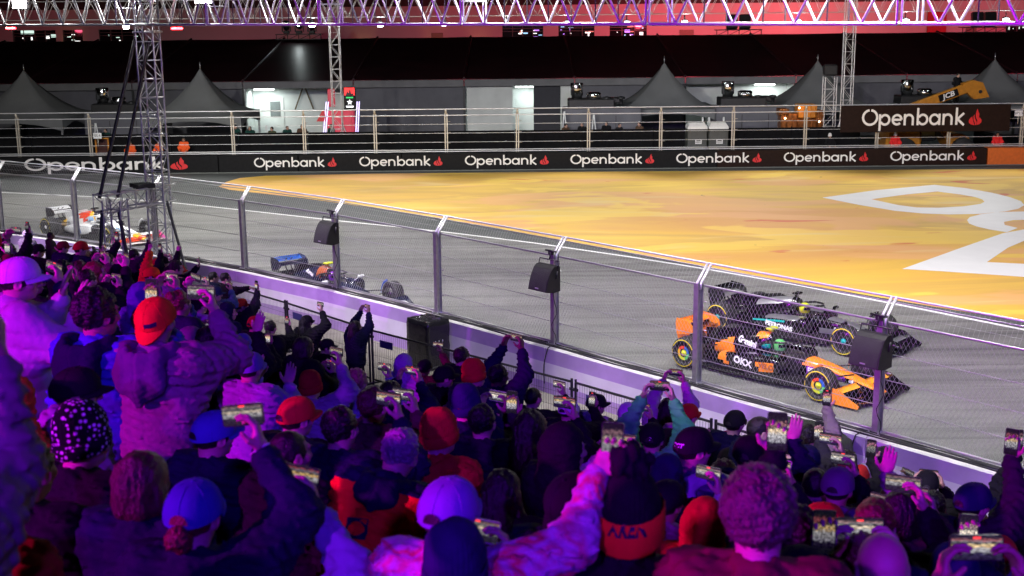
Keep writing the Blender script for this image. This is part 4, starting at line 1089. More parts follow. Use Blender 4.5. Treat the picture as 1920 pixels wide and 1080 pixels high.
# show light platforms on the marquee ridge
for (cx, kind_, lab) in ((-15.6, 'heads', 'stage light platform with three moving heads on the roof ridge at the left'), (17.0, 'panels', 'stage platform with two black panel speakers on the roof ridge'), (35.2, 'panels', 'stage platform with two black panels on the roof ridge at the far right')):
    o = thing('light_platform', lab, 'light rig', (cx, 97.0, 6.1), group='light platforms on the roof ridge')
    b = MB(); b.box((0, 0, .42), (3.4, 1.0, .06)); b.box((0, 0, .05), (3.4, 1.0, .05)); part('deck', b, M_dark, o)
    for i in range(5):
        xx = -1.65 + 3.3 * i / 4; rod('leg', (cx + xx, 96.6, 6.1), (cx + xx, 96.6, 6.52), .03, M_dark, o, Vector((cx, 97, 6.1)))
        if i < 4: rod('brace', (cx + xx, 96.58, 6.12), (cx + xx + .82, 96.58, 6.5), .02, M_dark, o, Vector((cx, 97, 6.1)))
    if kind_ == 'heads':
        for i, hx in enumerate((-.95, .0, .95)):
            b = MB(); b.cbox((hx, 0, .58), (.42, .36, .22), .03); b.lathe([(0, -.32), (.2, -.3), (.26, .0), (.2, .34), (0, .36)], 14, Matrix.Translation((hx, 0, 1.05)) @ Matrix.Rotation(R(70 if i == 1 else 25), 4, 'X')); b.box((hx - .3, 0, .9), (.06, .2, .6)); b.box((hx + .3, 0, .9), (.06, .2, .6))
            hh = part('moving_head', b, M_dark, o)
            if i == 1:
                b = MB(); b.lathe([(0, 0), (.12, .0)], 12, Matrix.Translation((hx, -.40, 1.12)) @ Matrix.Rotation(R(90), 4, 'X')); part('lens', b, M_whl, hh)
    else:
        for hx in (-.48, .48):
            b = MB(); b.cbox((hx, 0, 1.0), (.82, .5, 1.05), .05, Matrix.Rotation(R(-8), 3, 'X')); part('panel', b, M_dark, o)

# ------------------------------------------------------------------ racing cars
def catmull(secs, step):
    """densify a list of section tuples along their first value"""
    out = []
    a = np.array(secs, float)
    for i in range(len(a) - 1):
        p0 = a[max(i - 1, 0)]; p1 = a[i]; p2 = a[i + 1]; p3 = a[min(i + 2, len(a) - 1)]
        n = max(1, int(abs(p2[0] - p1[0]) / step))
        for k in range(n):
            t = k / n
            q = .5 * ((2 * p1) + (-p0 + p2) * t + (2 * p0 - 5 * p1 + 4 * p2 - p3) * t * t + (-p0 + 3 * p1 - 3 * p2 + p3) * t ** 3)
            q[0] = p1[0] + (p2[0] - p1[0]) * t; out.append(q)
    out.append(a[-1]); return out
def loft(b, secs, paint, nseg=28, step=.05, cap=True):
    """secs: (x, y centre, half width, z bottom, z top, squareness)"""
    S = catmull(secs, step); o = len(b.v)
    for (x, yc, hw, z0, z1, e) in S:
        zc, hh = (z0 + z1) / 2, max((z1 - z0) / 2, .004)
        for k in range(nseg):
            w = 2 * math.pi * k / nseg; c, s = math.cos(w), math.sin(w)
            b.v.append((x, yc + max(hw, .004) * math.copysign(abs(c) ** e, c), zc + hh * math.copysign(abs(s) ** e, s)))
    for i in range(len(S) - 1):
        for k in range(nseg):
            f = (o + i * nseg + k, o + i * nseg + (k + 1) % nseg, o + (i + 1) * nseg + (k + 1) % nseg, o + (i + 1) * nseg + k)
            c = [sum(b.v[j][q] for j in f) / 4 for q in range(3)]
            ss = S[i]; up = (c[2] - (ss[3] + ss[4]) / 2) / max((ss[4] - ss[3]) / 2, .01)
            b.f.append(f[::-1] if secs[0][0] < secs[-1][0] else f); b.m.append(paint(c[0], c[1], c[2], up)); b.sm.append(True)
    if cap:
        for i, fl in ((0, 0), (len(S) - 1, 1)):
            r_ = [o + i * nseg + k for k in range(nseg)]; b.f.append(tuple(r_ if fl else r_[::-1])); b.m.append(b.m[-1]); b.sm.append(False)

M_carbon = mat('carbon_fibre', (.014, .014, .016), .28, var=.3, scale=30, coat=.3)
M_tyre = mat('tyre_rubber', (.022, .022, .023), .75, var=.25, scale=14, bump=.2, bscale=60)
M_ystripe = mat('tyre_yellow', (.75, .62, .02), .6, var=.08)
M_susp = mat('suspension_carbon', (.02, .02, .022), .35)
def paintm(n, c, rough=.28): return mat('paint_' + n, c, rough, var=.05, scale=3, coat=.5)
P_or = paintm('orange', (.95, .27, .015)); P_yor = paintm('amber', (1.0, .42, .03)); P_bk = mat('paint_black', (.006, .006, .008), .2, var=.2, coat=.7)
P_teal = paintm('teal', (.0, .42, .36)); P_sil = mat('paint_silver', (.45, .46, .48), .3, .7, var=.08); P_wh = paintm('white', (.82, .83, .85)); P_red = paintm('red', (.80, .06, .015)); P_yel = paintm('yellow', (.95, .55, .02))
P_navy = mat('paint_navy', (.012, .016, .045), .25, var=.2, coat=.6); P_blue = paintm('blue', (.02, .12, .55)); P_pink = paintm('pink', (.75, .12, .45)); P_lime = paintm('lime', (.65, .75, .03)); P_brown = paintm('copper', (.42, .11, .03)); P_lblue = paintm('sky_blue', (.30, .52, .85)); P_pur = paintm('violet', (.20, .03, .42)); P_skin = mat('visor', (.02, .02, .03), .08); P_green = paintm('green', (.12, .55, .14))

def wheel(car, x, y, w, rimcols, stripe=True):
    sg = 1 if y > 0 else -1
    M = Matrix.Translation((x, y, .36)) @ Matrix.Rotation(R(-90 * sg), 4, 'X')     # local +Z outwards
    hw = w / 2; b = MB()
    pr = [(.225, -hw + .03), (.27, -hw + .005), (.325, -hw + .012), (.352, -hw + .05), (.36, -hw + .10), (.36, hw - .10), (.352, hw - .05), (.335, hw - .022), (.318, hw - .008), (.292, hw - .002), (.262, hw - .006), (.232, hw - .03), (.225, hw - .06)]
    mi = [0] * 12
    b.lathe(pr, 36, mis=mi)
    # broken yellow band on the sidewall
    for (a0, a1) in ((24, 156), (204, 336)):
        n = 18; vs = []
        for i in range(n + 1):
            a = R(a0 + (a1 - a0) * i / n)
            for rr, zz in ((.290, hw + .001), (.312, hw - .003)): vs.append((rr * math.cos(a), rr * math.sin(a), zz))
        b.add(vs, [(2 * i, 2 * i + 1, 2 * i + 3, 2 * i + 2) for i in range(n)], 1, True)
    for a0 in (0, 180):
        for q in range(5):
            a = R(a0 - 7 + q * 3.4); rr = .303
            b.box((rr * math.cos(a), rr * math.sin(a), hw), (.016, .024, .003), Matrix.Rotation(a, 3, 'Z'), 1)
    ty = part('tyre', b, [M_tyre, M_ystripe], car, M)
    b = MB(); ms = [M_carbon] + [c for c in rimcols]
    b.lathe([(.228, hw - .045), (.20, hw - .035), (.17, hw - .03)], 36, mis=[0, 0])
    n = 36; r0, r1 = .10, .165
    if len(rimcols) > 2:
        for i in range(n):
            a, c = 2 * math.pi * i / n, 2 * math.pi * (i + 1) / n; zz = hw - .028
            b.add([(r0 * math.cos(a), r0 * math.sin(a), zz), (r1 * math.cos(a), r1 * math.sin(a), zz), (r1 * math.cos(c), r1 * math.sin(c), zz), (r0 * math.cos(c), r0 * math.sin(c), zz)], [(0, 1, 2, 3)], 1 + int(i / n * (len(rimcols) - 1)) % (len(rimcols) - 1), True)
        b.lathe([(.17, hw - .03), (.165, hw - .029)], 36, mi=0); b.lathe([(.10, hw - .03), (.07, hw - .05), (.06, hw - .05)], 24, mi=0)
        b.lathe([(.075, hw - .045), (.045, hw - .04)], 20, mi=len(rimcols))
    else:
        b.lathe([(.17, hw - .03), (.12, hw - .05), (.07, hw - .05)], 36, mi=0)
        b.lathe([(.07, hw - .04), (.045, hw - .035)], 20, mi=1)
        for q in range(7):
            a = 2 * math.pi * q / 7; b.box((.13 * math.cos(a), .13 * math.sin(a), hw - .04), (.12, .022, .02), Matrix.Rotation(a, 3, 'Z'), 0)
    b.lathe([(.045, hw - .05), (.04, hw - .01), (.02, hw), (0, hw)], 14, mi=len(rimcols))
    b.lathe([(.228, hw - .045), (.228, -hw + .03), (0, -hw + .03)], 24, mi=0)
    part('rim', b, ms, ty)
def wing_plate(b, x0, z0, chord, ang, y0, y1, camber=.02, th=.012, mi=0, n=6, sweep=0.0):
    """curved aerofoil strip from y0 to y1; leading edge at x0, rising towards the rear by ang"""
    vs = []
    for yy in np.linspace(y0, y1, 9):
        xs = x0 - sweep * abs(yy)
        for sgn in (1, -1):
            for i in range(n + 1):
                t = i / n
                vs.append((xs - chord * t * math.cos(ang), yy, z0 + chord * t * math.sin(ang) - camber * math.sin(math.pi * t) + sgn * th * .5 * math.sin(math.pi * min(1, t * 1.2 + .12)) ** .6 if 0 < i < n else z0 + chord * t * math.sin(ang)))
    m = 2 * (n + 1)
    for k in range(8):
        for i in range(n):
            b.add([], []); o = 0
            a, c = k * m + i, (k + 1) * m + i
            b.f.append(tuple(len(b.v) + j for j in (a, a + 1, c + 1, c))); b.m.append(mi); b.sm.append(True)
            a += n + 1; c += n + 1
            b.f.append(tuple(len(b.v) + j for j in (a, c, c + 1, a + 1))); b.m.append(mi); b.sm.append(True)
    b.v += vs
def decal(car, tree, txt, col, x, z, size, side, ang=0.0, y0=1.2, bold=.01, width=1.0, off=.012, name='lettering'):
    """lettering projected on the right hand (side=-1) or left hand (+1) bodywork"""
    me = text_mesh(txt, size, bold=bold, width=width); me.materials.clear(); me.materials.append(col)
    rot = Matrix.Rotation(ang, 4, 'Z')
    for v in me.vertices:
        p = rot @ v.co; px = x + p.x * (1 if side < 0 else -1); pz = z + p.y
        h = tree.ray_cast(Vector((px, side * y0, pz)), Vector((0, -side, 0)))
        yy = h[0].y + side * off if h[0] is not None else side * .3
        v.co = Vector((px, yy, pz))
    return link(name, me, car)

def race_car(label, loc, heading, lv):
    car = thing('racing_car', label, 'racing car', (loc[0], loc[1], .008), heading, 'racing cars on the track')
    mats = lv['mats']
    # monocoque, nose and engine cover
    b = MB()
    loft(b, [(2.78, 0, .07, .17, .23, .8), (2.70, 0, .11, .165, .27, .75), (2.4, 0, .13, .19, .34, .72), (2.0, 0, .155, .24, .44, .7), (1.5, 0, .19, .24, .55, .65), (1.0, 0, .24, .16, .62, .6), (.55, 0, .28, .12, .64, .6), (.15, 0, .30, .12, .60, .62), (-.18, 0, .31, .12, .60, .65)], lv['body'])
    chs = part('chassis', b, mats, car)
    b = MB()
    loft(b, [(-.02, 0, .12, .62, .93, .85), (-.10, 0, .165, .50, .97, .85), (-.25, 0, .22, .30, .97, .9), (-.55, 0, .25, .14, .93, .95), (-.95, 0, .22, .14, .84, 1.0), (-1.35, 0, .17, .16, .72, 1.0), (-1.75, 0, .11, .18, .58, 1.0), (-2.15, 0, .06, .22, .44, 1.0)], lv['cover'], nseg=30)
    ec = part('engine_cover', b, mats, car)
    b = MB(); b.add([(-.3, -.008, .92), (-1.9, -.008, .5), (-1.95, -.008, .78), (-1.5, -.008, .84), (-.6, -.008, 1.0)] + [(-.3, .008, .92), (-1.9, .008, .5), (-1.95, .008, .78), (-1.5, .008, .84), (-.6, .008, 1.0)], [(0, 1, 2, 3, 4), (9, 8, 7, 6, 5)] + [(i, 5 + i, 5 + (i + 1) % 5, (i + 1) % 5) for i in range(5)], 0)
    part('shark_fin', b, [lv.get('fin', P_bk)], car)
    # sidepods
    sp = []
    for s in (-1, 1):
        b = MB()
        loft(b, [(.62, s * .52, .20, .30, .60, .55), (.52, s * .53, .235, .24, .63, .5), (.2, s * .54, .24, .17, .62, .55), (-.3, s * .50, .24, .13, .58, .6), (-.8, s * .42, .23, .12, .50, .65), (-1.3, s * .30, .20, .12, .40, .7), (-1.75, s * .18, .14, .14, .32, .8)], lv['pod'], nseg=26)
        sp.append(part('sidepod', b, mats, car))
        b = MB(); b.lathe([(0, 0), (.16, 0), (.18, -.02)], 16, Matrix.Translation((.625, s * .52, .47)) @ Matrix.Rotation(R(90), 4, 'Y') @ Matrix.Diagonal((.6, 1.05, 1, 1)))
        part('intake', b, M_rubber, car)
    # floor with curled edge, plank, diffuser
    b = MB()
    for s in (-1, 1):
        out = [(1.15, .30), (.95, .52), (.7, .68), (.2, .74), (-.6, .76), (-1.3, .74), (-1.55, .62), (-1.95, .50)]
        vs = []
        for (x, y) in out: vs += [(x, 0, .06), (x, s * y * .85, .055), (x, s * y, .085), (x, s * (y + .004), .115)]
        b.add(vs, [(4 * i + j, 4 * i + j + 1, 4 * i + 5 + j, 4 * i + 4 + j) for i in range(7) for j in range(3)], 0, True)
        b.add([(-1.5, 0, .06), (-1.5, s * .5, .06), (-2.2, s * .5, .30), (-2.2, 0, .30)], [(0, 1, 2, 3)], 0)
        for q in (.45, .62): b.box((.92 - .3 * (q - .45), s * q, .20), (.5, .012, .22), Matrix.Rotation(s * -.25, 3, 'Z'), 0)
        b.box((.25, s * .752, .22), (1.0, .012, .16), Matrix.Rotation(s * .03, 3, 'Z'), 0)
    part('floor', b, [lv.get('floor', M_carbon)], car)
    for sd in (-1, 1):
        b = MB(); b.tube([(.7, sd * .70, .10), (.2, sd * .755, .13), (-.6, sd * .775, .14), (-1.3, sd * .755, .12)], [.012, .02, .02, .012], 6); part('floor_edge', b, [lv.get('edge', P_bk)], car)
    # cockpit, halo, driver
    b = MB(); b.lathe([(0, 0), (.2, 0), (.24, .012), (.27, -.02)], 22, Matrix.Translation((.32, 0, .625)) @ Matrix.Diagonal((1.9, .98, 1, 1)), mi=0); part('cockpit', b, M_rubber, car)
    b = MB()
    b.tube([(-.30, -.26, .70), (-.05, -.30, .80), (.25, -.28, .86), (.52, -.18, .87), (.66, 0, .87), (.52, .18, .87), (.25, .28, .86), (-.05, .30, .80), (-.30, .26, .70)], .026, 8)
    b.tube([(.66, 0, .87), (.74, 0, .76), (.88, 0, .62)], [.022, .018, .024], 8); part('halo', b, [lv.get('halo', M_carbon)], car)
    b = MB(); b.lathe([(0, .145), (.06, .135), (.105, .095), (.125, .03), (.125, -.03), (.11, -.1), (.09, -.13)], 20, Matrix.Translation((.12, 0, .72)) @ Matrix.Diagonal((1.12, 1, 1, 1)))
    hm = part('helmet', b, [lv['helmet']], car)
    b = MB(); vs = []
    for i in range(9):
        a = R(-70 + 140 * i / 8)
        for zz, k in ((-.02, 1.02), (.055, .99)): vs.append((.12 + .145 * k * math.cos(a), .13 * k * math.sin(a), .72 + zz))
    b.add(vs, [(2 * i, 2 * i + 2, 2 * i + 3, 2 * i + 1) for i in range(8)], 0, True); part('visor', b, P_skin, hm)
    b = MB(); b.cbox((-.14, 0, .70), (.2, .44, .16), .04); part('headrest', b, [lv.get('rest', M_carbon)], car)
    # air box mouth, roll hoop camera
    b = MB(); b.lathe([(0, .012), (.085, .012), (.115, .004)], 16, Matrix.Translation((-.02, 0, .845)) @ Matrix.Rotation(R(90), 4, 'Y') @ Matrix.Diagonal((.85, 1, 1, 1))); part('air_intake', b, M_rubber, car)
    b = MB(); b.cbox((-.12, 0, 1.02), (.10, .05, .08), .012); b.cbox((-.10, 0, 1.07), (.16, .27, .05), .015); part('roll_hoop_camera', b, [lv['cam']], car)
    # mirrors
    for s in (-1, 1):
        b = MB(); b.cbox((.62, s * .60, .72), (.08, .20, .07), .018); b.tube([(.60, s * .54, .70), (.55, s * .40, .60)], .012, 5); b.tube([(.62, s * .66, .69), (.5, s * .68, .60)], .010, 5); part('mirror', b, [lv.get('mirror', P_bk)], car)
    # front wing
    fw = MB()
    wing_plate(fw, 2.86, .10, .36, R(3), -.93, .93, .015, .02, 0, sweep=.22)
    wing_plate(fw, 2.58, .145, .20, R(14), -.93, .93, .02, .014, 1, sweep=.12)
    for s in (-1, 1):
        wing_plate(fw, 2.44, .195, .18, R(24), s * .14, s * .93, .02, .014, 2, sweep=.06)
        wing_plate(fw, 2.30, .265, .15, R(32), s * .16, s * .93, .02, .012, 3, sweep=.02)
    fo_ = part('front_wing', fw, lv['fw'], car)
    for s in (-1, 1):
        b = MB(); pr = [(2.74, .05), (2.78, .12), (2.55, .22), (2.30, .36), (2.10, .38), (2.02, .30), (2.0, .05)]
        n = len(pr); vs = [(x, s * (.94 + k * .014 + .02 * max(0, (2.4 - x))), z) for k in (0, 1) for (x, z) in pr]
        b.add(vs, [tuple(range(n)) if s < 0 else tuple(range(n))[::-1], tuple(range(n, 2 * n))[::-1] if s < 0 else tuple(range(n, 2 * n))] + [(i, n + i, n + (i + 1) % n, (i + 1) % n) for i in range(n)], 0)
        e = part('endplate', b, [lv.get('fwe_near', lv['fwe']) if s < 0 else lv['fwe']], fo_)
        if lv.get('fwe_text'):
            me = text_mesh(lv['fwe_text'], .13, bold=.004); me.materials.clear(); me.materials.append(P_wh)
            link('lettering', me, fo_, Matrix.Translation((2.25, s * .975, .2)) @ (STAND if s < 0 else Matrix.Rotation(R(180), 4, 'Z') @ STAND))
    # rear wing
    rw = MB()
    wing_plate(rw, -1.98, .77, .30, R(10), -.46, .46, .035, .03, 0); wing_plate(rw, -2.24, .86, .20, R(34), -.46, .46, .02, .018, 1)
    wing_plate(rw, -2.06, .42, .22, R(14), -.36, .36, .02, .02, 2); wing_plate(rw, -2.2, .49, .14, R(25), -.36, .36, .02, .014, 2)
    ro = part('rear_wing', rw, lv['rw'], car)
    for s in (-1, 1):
        b = MB(); pr = [(-1.92, .74), (-1.96, .86), (-2.1, .96), (-2.44, .99), (-2.47, .84), (-2.42, .60), (-2.40, .34), (-2.12, .34), (-2.16, .52), (-2.05, .66)]
        n = len(pr); vs = [(x, s * (.462 + k * .016) - s * (.06 if z < .6 else 0), z) for k in (0, 1) for (x, z) in pr]
        b.add(vs, [tuple(range(n)), tuple(range(n, 2 * n))[::-1]] + [(i, n + i, n + (i + 1) % n, (i + 1) % n) for i in range(n)], 0); part('endplate', b, [lv['rwe']], ro)
    if lv.get('rw_text'):
        me = text_mesh(lv['rw_text'], .15, bold=.006); me.materials.clear(); me.materials.append(lv.get('rw_tcol', P_wh))
        link('lettering', me, ro, Matrix.Translation((-2.315, 0, .938)) @ Matrix.Rotation(R(-90), 4, 'Z') @ Matrix.Rotation(R(32), 4, 'X'))
        me = me.copy(); link('lettering', me, ro, Matrix.Translation((-2.16, 0, .84)) @ Matrix.Rotation(R(-90), 4, 'Z') @ Matrix.Rotation(R(10), 4, 'X'))
    b = MB()
    for s in (-.09, .09): b.tube([(-1.95, s, .42), (-2.25, s, .62), (-2.32, s, .86), (-2.18, s, .93)], .018, 6)
    b.cbox((-2.36, 0, .36), (.16, .07, .12), .01); part('wing_pylon', b, M_carbon, car)
    b = MB(); b.cbox((-2.46, 0, .36), (.03, .06, .1), .006); part('rain_light', b, mat('rain_light_red', (.4, .01, .01), .4), car)
    # suspension
    for (ax, yi, yo, zt) in ((1.8, .17, .72, .50), (-1.8, .10, .66, .46)):
        for s in (-1, 1):
            b = MB()
            for (dx, z0, z1) in ((.32, zt, .48), (-.30, zt, .48), (.28, .22, .24), (-.34, .2, .24), (.06, zt - .16, .36)):
                b.tube([(ax + dx, s * yi, z0), (ax + dx * .1, s * yo, z1)], .016, 6)
            part('suspension_arm', b, M_susp, car)
            b = MB(); b.lathe([(0, -.1), (.17, -.1), (.2, -.06), (.2, .06), (0, .07)], 16, Matrix.Translation((ax, s * yo, .36)) @ Matrix.Rotation(R(90), 4, 'X')); part('brake_drum', b, M_susp, car)
            if ax > 0:
                b = MB(); vs = []
                for i in range(9):
                    a = R(100 + 80 * i / 8)
                    for yy in (.70, .715): vs.append((ax + .40 * math.cos(a) * .95, s * yy, .36 + .43 * math.sin(a)))
                    for yy in (.715, .70): vs.append((ax + .40 * math.cos(a) * .95, s * yy, .31 + .40 * math.sin(a)))
                b.add(vs, [(4 * i + j, 4 * i + (j + 1) % 4, 4 * i + 4 + (j + 1) % 4, 4 * i + 4 + j) for i in range(8) for j in range(4)], 0, True); part('wheel_winglet', b, [lv['winglet']], car)
    for s in (-1, 1):
        wheel(car, 1.8, s * .845, .31, lv['rim']); wheel(car, -1.8, s * .795, .41, lv['rim'])
    # lettering
    def tree(o):
        me = o.data; return bvhtree.BVHTree.FromPolygons([v.co for v in me.vertices], [p.vertices for p in me.polygons])
    tE, tP, tL, tB = tree(ec), tree(sp[0]), tree(sp[1]), tree(chs)
    for (where, txt, col, x, z, size, ang, width) in lv['text']:
        if where == 'cover': decal(car, tE, txt, col, x, z, size, -1, ang, width=width); decal(car, tE, txt, col, x, z, size, 1, -ang, width=width)
        elif where == 'body': decal(car, tB, txt, col, x, z, size, -1, ang, width=width); decal(car, tB, txt, col, x, z, size, 1, -ang, width=width)
        else: decal(car, tP, txt, col, x, z, size, -1, ang, width=width); decal(car, tL, txt, col, x, z, size, 1, -ang, width=width)
    return car

# --- orange and black car, nearest
O_m = [P_bk, P_or, P_yor, M_carbon, P_pur]
def nz(x, y, z): return .5 * math.sin(x * 9 + z * 13) + .5 * math.sin(x * 17 - z * 23 + 1)
lvA = dict(mats=O_m,
    body=lambda x, y, z, up: (1 if up > .42 else (4 if 1.0 < x < 1.9 else 0)) if x > .85 + .1 * up else (3 if x > .2 else 0),
    cover=lambda x, y, z, up: 1 if (-1.55 < x < -.98 + .35 * (.6 - z) and z > .20 and z < .78 - .5 * (-.98 - x)) or (-.42 < x < -.12 and z > .86) else 0,
    pod=lambda x, y, z, up: (1 if (-1.15 < x < -.70 - .9 * (z - .2) and z > .26) else 0) if x < -.3 else (1 if (.06 < x < .50 and .34 < z < .50) else 0),
    helmet=P_green, cam=P_lime, fw=[P_bk, P_bk, P_bk, P_yor], fwe=P_bk, fwe_near=P_or, rw=[P_bk, P_or, M_carbon], rwe=P_or, rw_text='OKX', rw_tcol=P_or, winglet=P_or,
    rim=[P_blue, P_red, P_yel, P_lime, P_green, P_lime], mirror=P_bk, rest=P_teal,
    text=[('cover', 'Gemini', P_wh, -.60, .71, .185, R(-6), 1.0), ('pod', 'OKX', P_wh, -.32, .40, .20, R(-3), 1.25), ('body', 'DP WORLD', P_wh, 1.30, .40, .10, R(-3), 1.0), ('body', 'dell', P_wh, 2.05, .33, .07, R(-3), 1.0), ('pod', 'VELO', P_brown, .34, .43, .15, R(-2), 1.1)])
def place(cx, cy, dx, dy): return (cx, cy), math.atan2(dy, dx)
p_, h_ = place(5.78, 27.26, .668, -.744)
carA = race_car('orange and black racing car with rainbow wheel covers nearest the fence', p_, h_, lvA)
# --- black and teal car beside it
lvB = dict(mats=[P_bk, P_teal, P_sil, M_carbon],
    body=lambda x, y, z, up: 1 if (.22 < up < .42 and x < 2.2) else (2 if up > .82 and x < 1.8 and x > .9 else (2 if up < -.1 and .7 < x < 1.5 and up > -.75 else 0)),
    cover=lambda x, y, z, up: 2 if (up > .55 and -1.2 < x < -.16) else 0,
    pod=lambda x, y, z, up: 1 if (.36 < up < .54 and -1.0 < x < .4) else (2 if up > .75 and -.6 < x < .4 else 0),
    helmet=P_lime, cam=P_bk, fw=[P_bk, P_bk, P_sil, P_bk], fwe=P_bk, fwe_text='INEOS', rw=[P_sil, P_bk, M_carbon], rwe=P_bk, rw_text=None, winglet=P_bk,
    rim=[P_teal], rest=P_bk, mirror=P_bk, text=[('pod', 'PETRONAS', P_wh, -.12, .37, .145, R(-3), 1.15), ('body', 'INEOS', P_wh, 1.25, .40, .09, R(-3), 1.1)])
p_, h_ = place(7.12, 30.80, .70, -.714)
carB = race_car('black and teal racing car running behind the orange one', p_, h_, lvB)
# --- white and red car at the left
lvC = dict(mats=[P_wh, P_red, P_yel, P_lblue, M_carbon],
    body=lambda x, y, z, up: (1 if x > 2.45 and nz(x, y, z) > .1 else 2) if x > 2.25 else (3 if (1.0 < x < 1.6 and .2 < up < .75 and nz(x, y, z) > -.2) else 0),
    cover=lambda x, y, z, up: (2 if x > -.2 else 1) if (z > .66 + .12 * nz(x, y, z) and -.95 < x) else (3 if (-.5 < x < 0 and z < .5) else (2 if x < -1.75 else 0)),
    pod=lambda x, y, z, up: 4 if up < -.62 else (0 if x > -1.35 else 4),
    helmet=P_wh, cam=P_bk, fw=[P_wh, P_red, P_red, P_wh], fwe=P_pink, rw=[P_wh, P_wh, M_carbon], rwe=M_carbon, winglet=P_wh, halo=P_wh, fin=P_wh,
    rim=[P_wh], rest=P_lblue, mirror=P_wh, text=[('pod', 'VISA', P_blue, -.20, .38, .27, R(-2), 1.1)])
p_, h_ = place(-15.15, 46.35, .80, -.60)
carC = race_car('white racing car with a red and yellow engine cover behind the tower', p_, h_, lvC)
# --- dark blue car half hidden by the wall
lvD = dict(mats=[P_navy, P_blue, P_brown, P_wh, M_carbon, P_yel],
    body=lambda x, y, z, up: 1 if (.1 < up < .4 and .8 < x < 2.0) else (3 if x > 2.2 and up > .7 and nz(x, y, z) > .3 else 0),
    cover=lambda x, y, z, up: 2 if (x > -.42 and z > .70) else 0,
    pod=lambda x, y, z, up: 1 if (up < -.3 and x < -.4) else 0,
    helmet=P_pur, cam=P_lime, fw=[P_navy, P_navy, P_wh, P_navy], fwe=P_navy, fwe_text='KRAKEN', rw=[P_navy, P_blue, M_carbon], rwe=P_navy, rw_text='ATLASSIAN', winglet=P_blue,
    rim=[P_wh], rest=P_bk, mirror=P_wh, text=[('pod', 'NUVO', P_wh, -.62, .36, .17, R(-4), 1.1), ('pod', 'DURACELL', P_wh, .30, .48, .09, 0, 1.0), ('cover', 'ATLASSIAN', P_wh, -.80, .72, .10, R(-8), 1.0)])
p_, h_ = place(-5.10, 35.35, .655, -.756)
carD = race_car('dark blue racing car half hidden behind the concrete wall', p_, h_, lvD)
b = MB(); b.lathe([(0, 0), (.11, 0)], 16, Matrix.Translation((-.25, -.75, .42)) @ Matrix.Rotation(R(90), 4, 'X'))
for i, (dx, m) in enumerate(((0, P_pur), (.16, P_pink), (.5, P_yel))):
    b = MB(); b.lathe([(0, .01), (.085, .01)], 14, Matrix.Translation((-.36 + dx, -.748 + .012 * (dx > .3), .40)) @ Matrix.Rotation(R(90), 4, 'X')); part('emblem', b, m, carD)

# ------------------------------------------------------------------ people: one continuous skin per pose, clothing and hair as children
HC = np.array((0, .03, 1.62))
def rotz(v, a):
    c, s = math.cos(a), math.sin(a); return np.stack([v[:, 0] * c - v[:, 1] * s, v[:, 0] * s + v[:, 1] * c, v[:, 2]], 1)
def make_head():
    S = Solid((-.13, -.15, -.30), (.13, .16, .15), .0062)
    S.ell((0, -.012, .012), (.077, .096, .092), .02); S.ell((0, .022, -.052), (.059, .068, .074), .03)
    S.ell((0, .060, -.098), (.026, .022, .018), .02); S.cone((0, .086, .004), (0, .108, -.040), .010, .014, .012)
    S.ell((0, .098, -.047), (.018, .012, .009), .008)
    S.cone((-.036, .078, .022), (.036, .078, .022), .013, .013, .014)
    for s in (-1, 1):
        S.ell((s * .030, .092, .002), (.015, .012, .011), .010, sub=True); S.ell((s * .030, .082, .001), (.013, .011, .012), .004)
        S.ell((s * .079, -.008, -.020), (.010, .024, .033), .008, Matrix.Rotation(s * -.25, 3, 'Z')); S.ell((s * .088, -.002, -.018), (.007, .012, .018), .005, sub=True)
        S.ell((s * .045, .060, -.030), (.022, .022, .024), .02)
    S.ell((0, .088, -.073), (.022, .009, .006), .006); S.ell((0, .086, -.083), (.019, .009, .006), .005)
    S.cone((0, -.022, -.06), (0, -.045, -.17), .056, .060, .03); S.cone((0, -.045, -.17), (0, -.05, -.26), .062, .085, .03)
    return S.mesh_arrays()
HEAD = make_head()
def make_hand(curl, spread=.10, thumb=0.0):
    """right hand: wrist at origin, fingers +Z, thumb +X, palm faces -Y"""
    S = Solid((-.10, -.12, -.05), (.13, .06, .22), .0048)
    S.cone((0, 0, -.04), (0, 0, .015), .026, .027, .012)
    S.ell((.002, 0, .055), (.042, .016, .050), .014); S.ell((.026, -.010, .032), (.020, .016, .030), .012)
    for i, (x, L) in enumerate(((.031, .072), (.010, .082), (-.012, .077), (-.032, .060))):
        p = np.array((x, 0, .092 - .006 * abs(i - 1))); a = R(8); side = (x) * spread * 9
        seg = (L * .46, L * .30, L * .26); rr = (.0098, .0088, .0080, .0066)
        for j in range(3):
            a += R(curl) * (.75 if j == 0 else 1.0) * (1 + .06 * i)
            d = np.array((side * .25, -math.sin(a), math.cos(a))); d /= np.linalg.norm(d); q = p + d * seg[j]
            S.cone(p, q, rr[j], rr[j + 1], .004 if j else .009); p = q
    p = np.array((.034, -.006, .020)); d1 = np.array((.70, -.30 - thumb, .62)); d1 /= np.linalg.norm(d1); q = p + d1 * .046
    S.cone(p, q, .0135, .0112, .012); d2 = np.array((.38 - thumb * .6, -.34 - thumb * .4, .86)); d2 /= np.linalg.norm(d2)
    S.cone(q, q + d2 * .034, .0108, .0085, .004)
    return S.mesh_arrays()
HANDS = {'open': make_hand(6, .16), 'relax': make_hand(24, .08), 'hold': make_hand(32, .07, .25), 'fist': make_hand(80, .02, .5)}

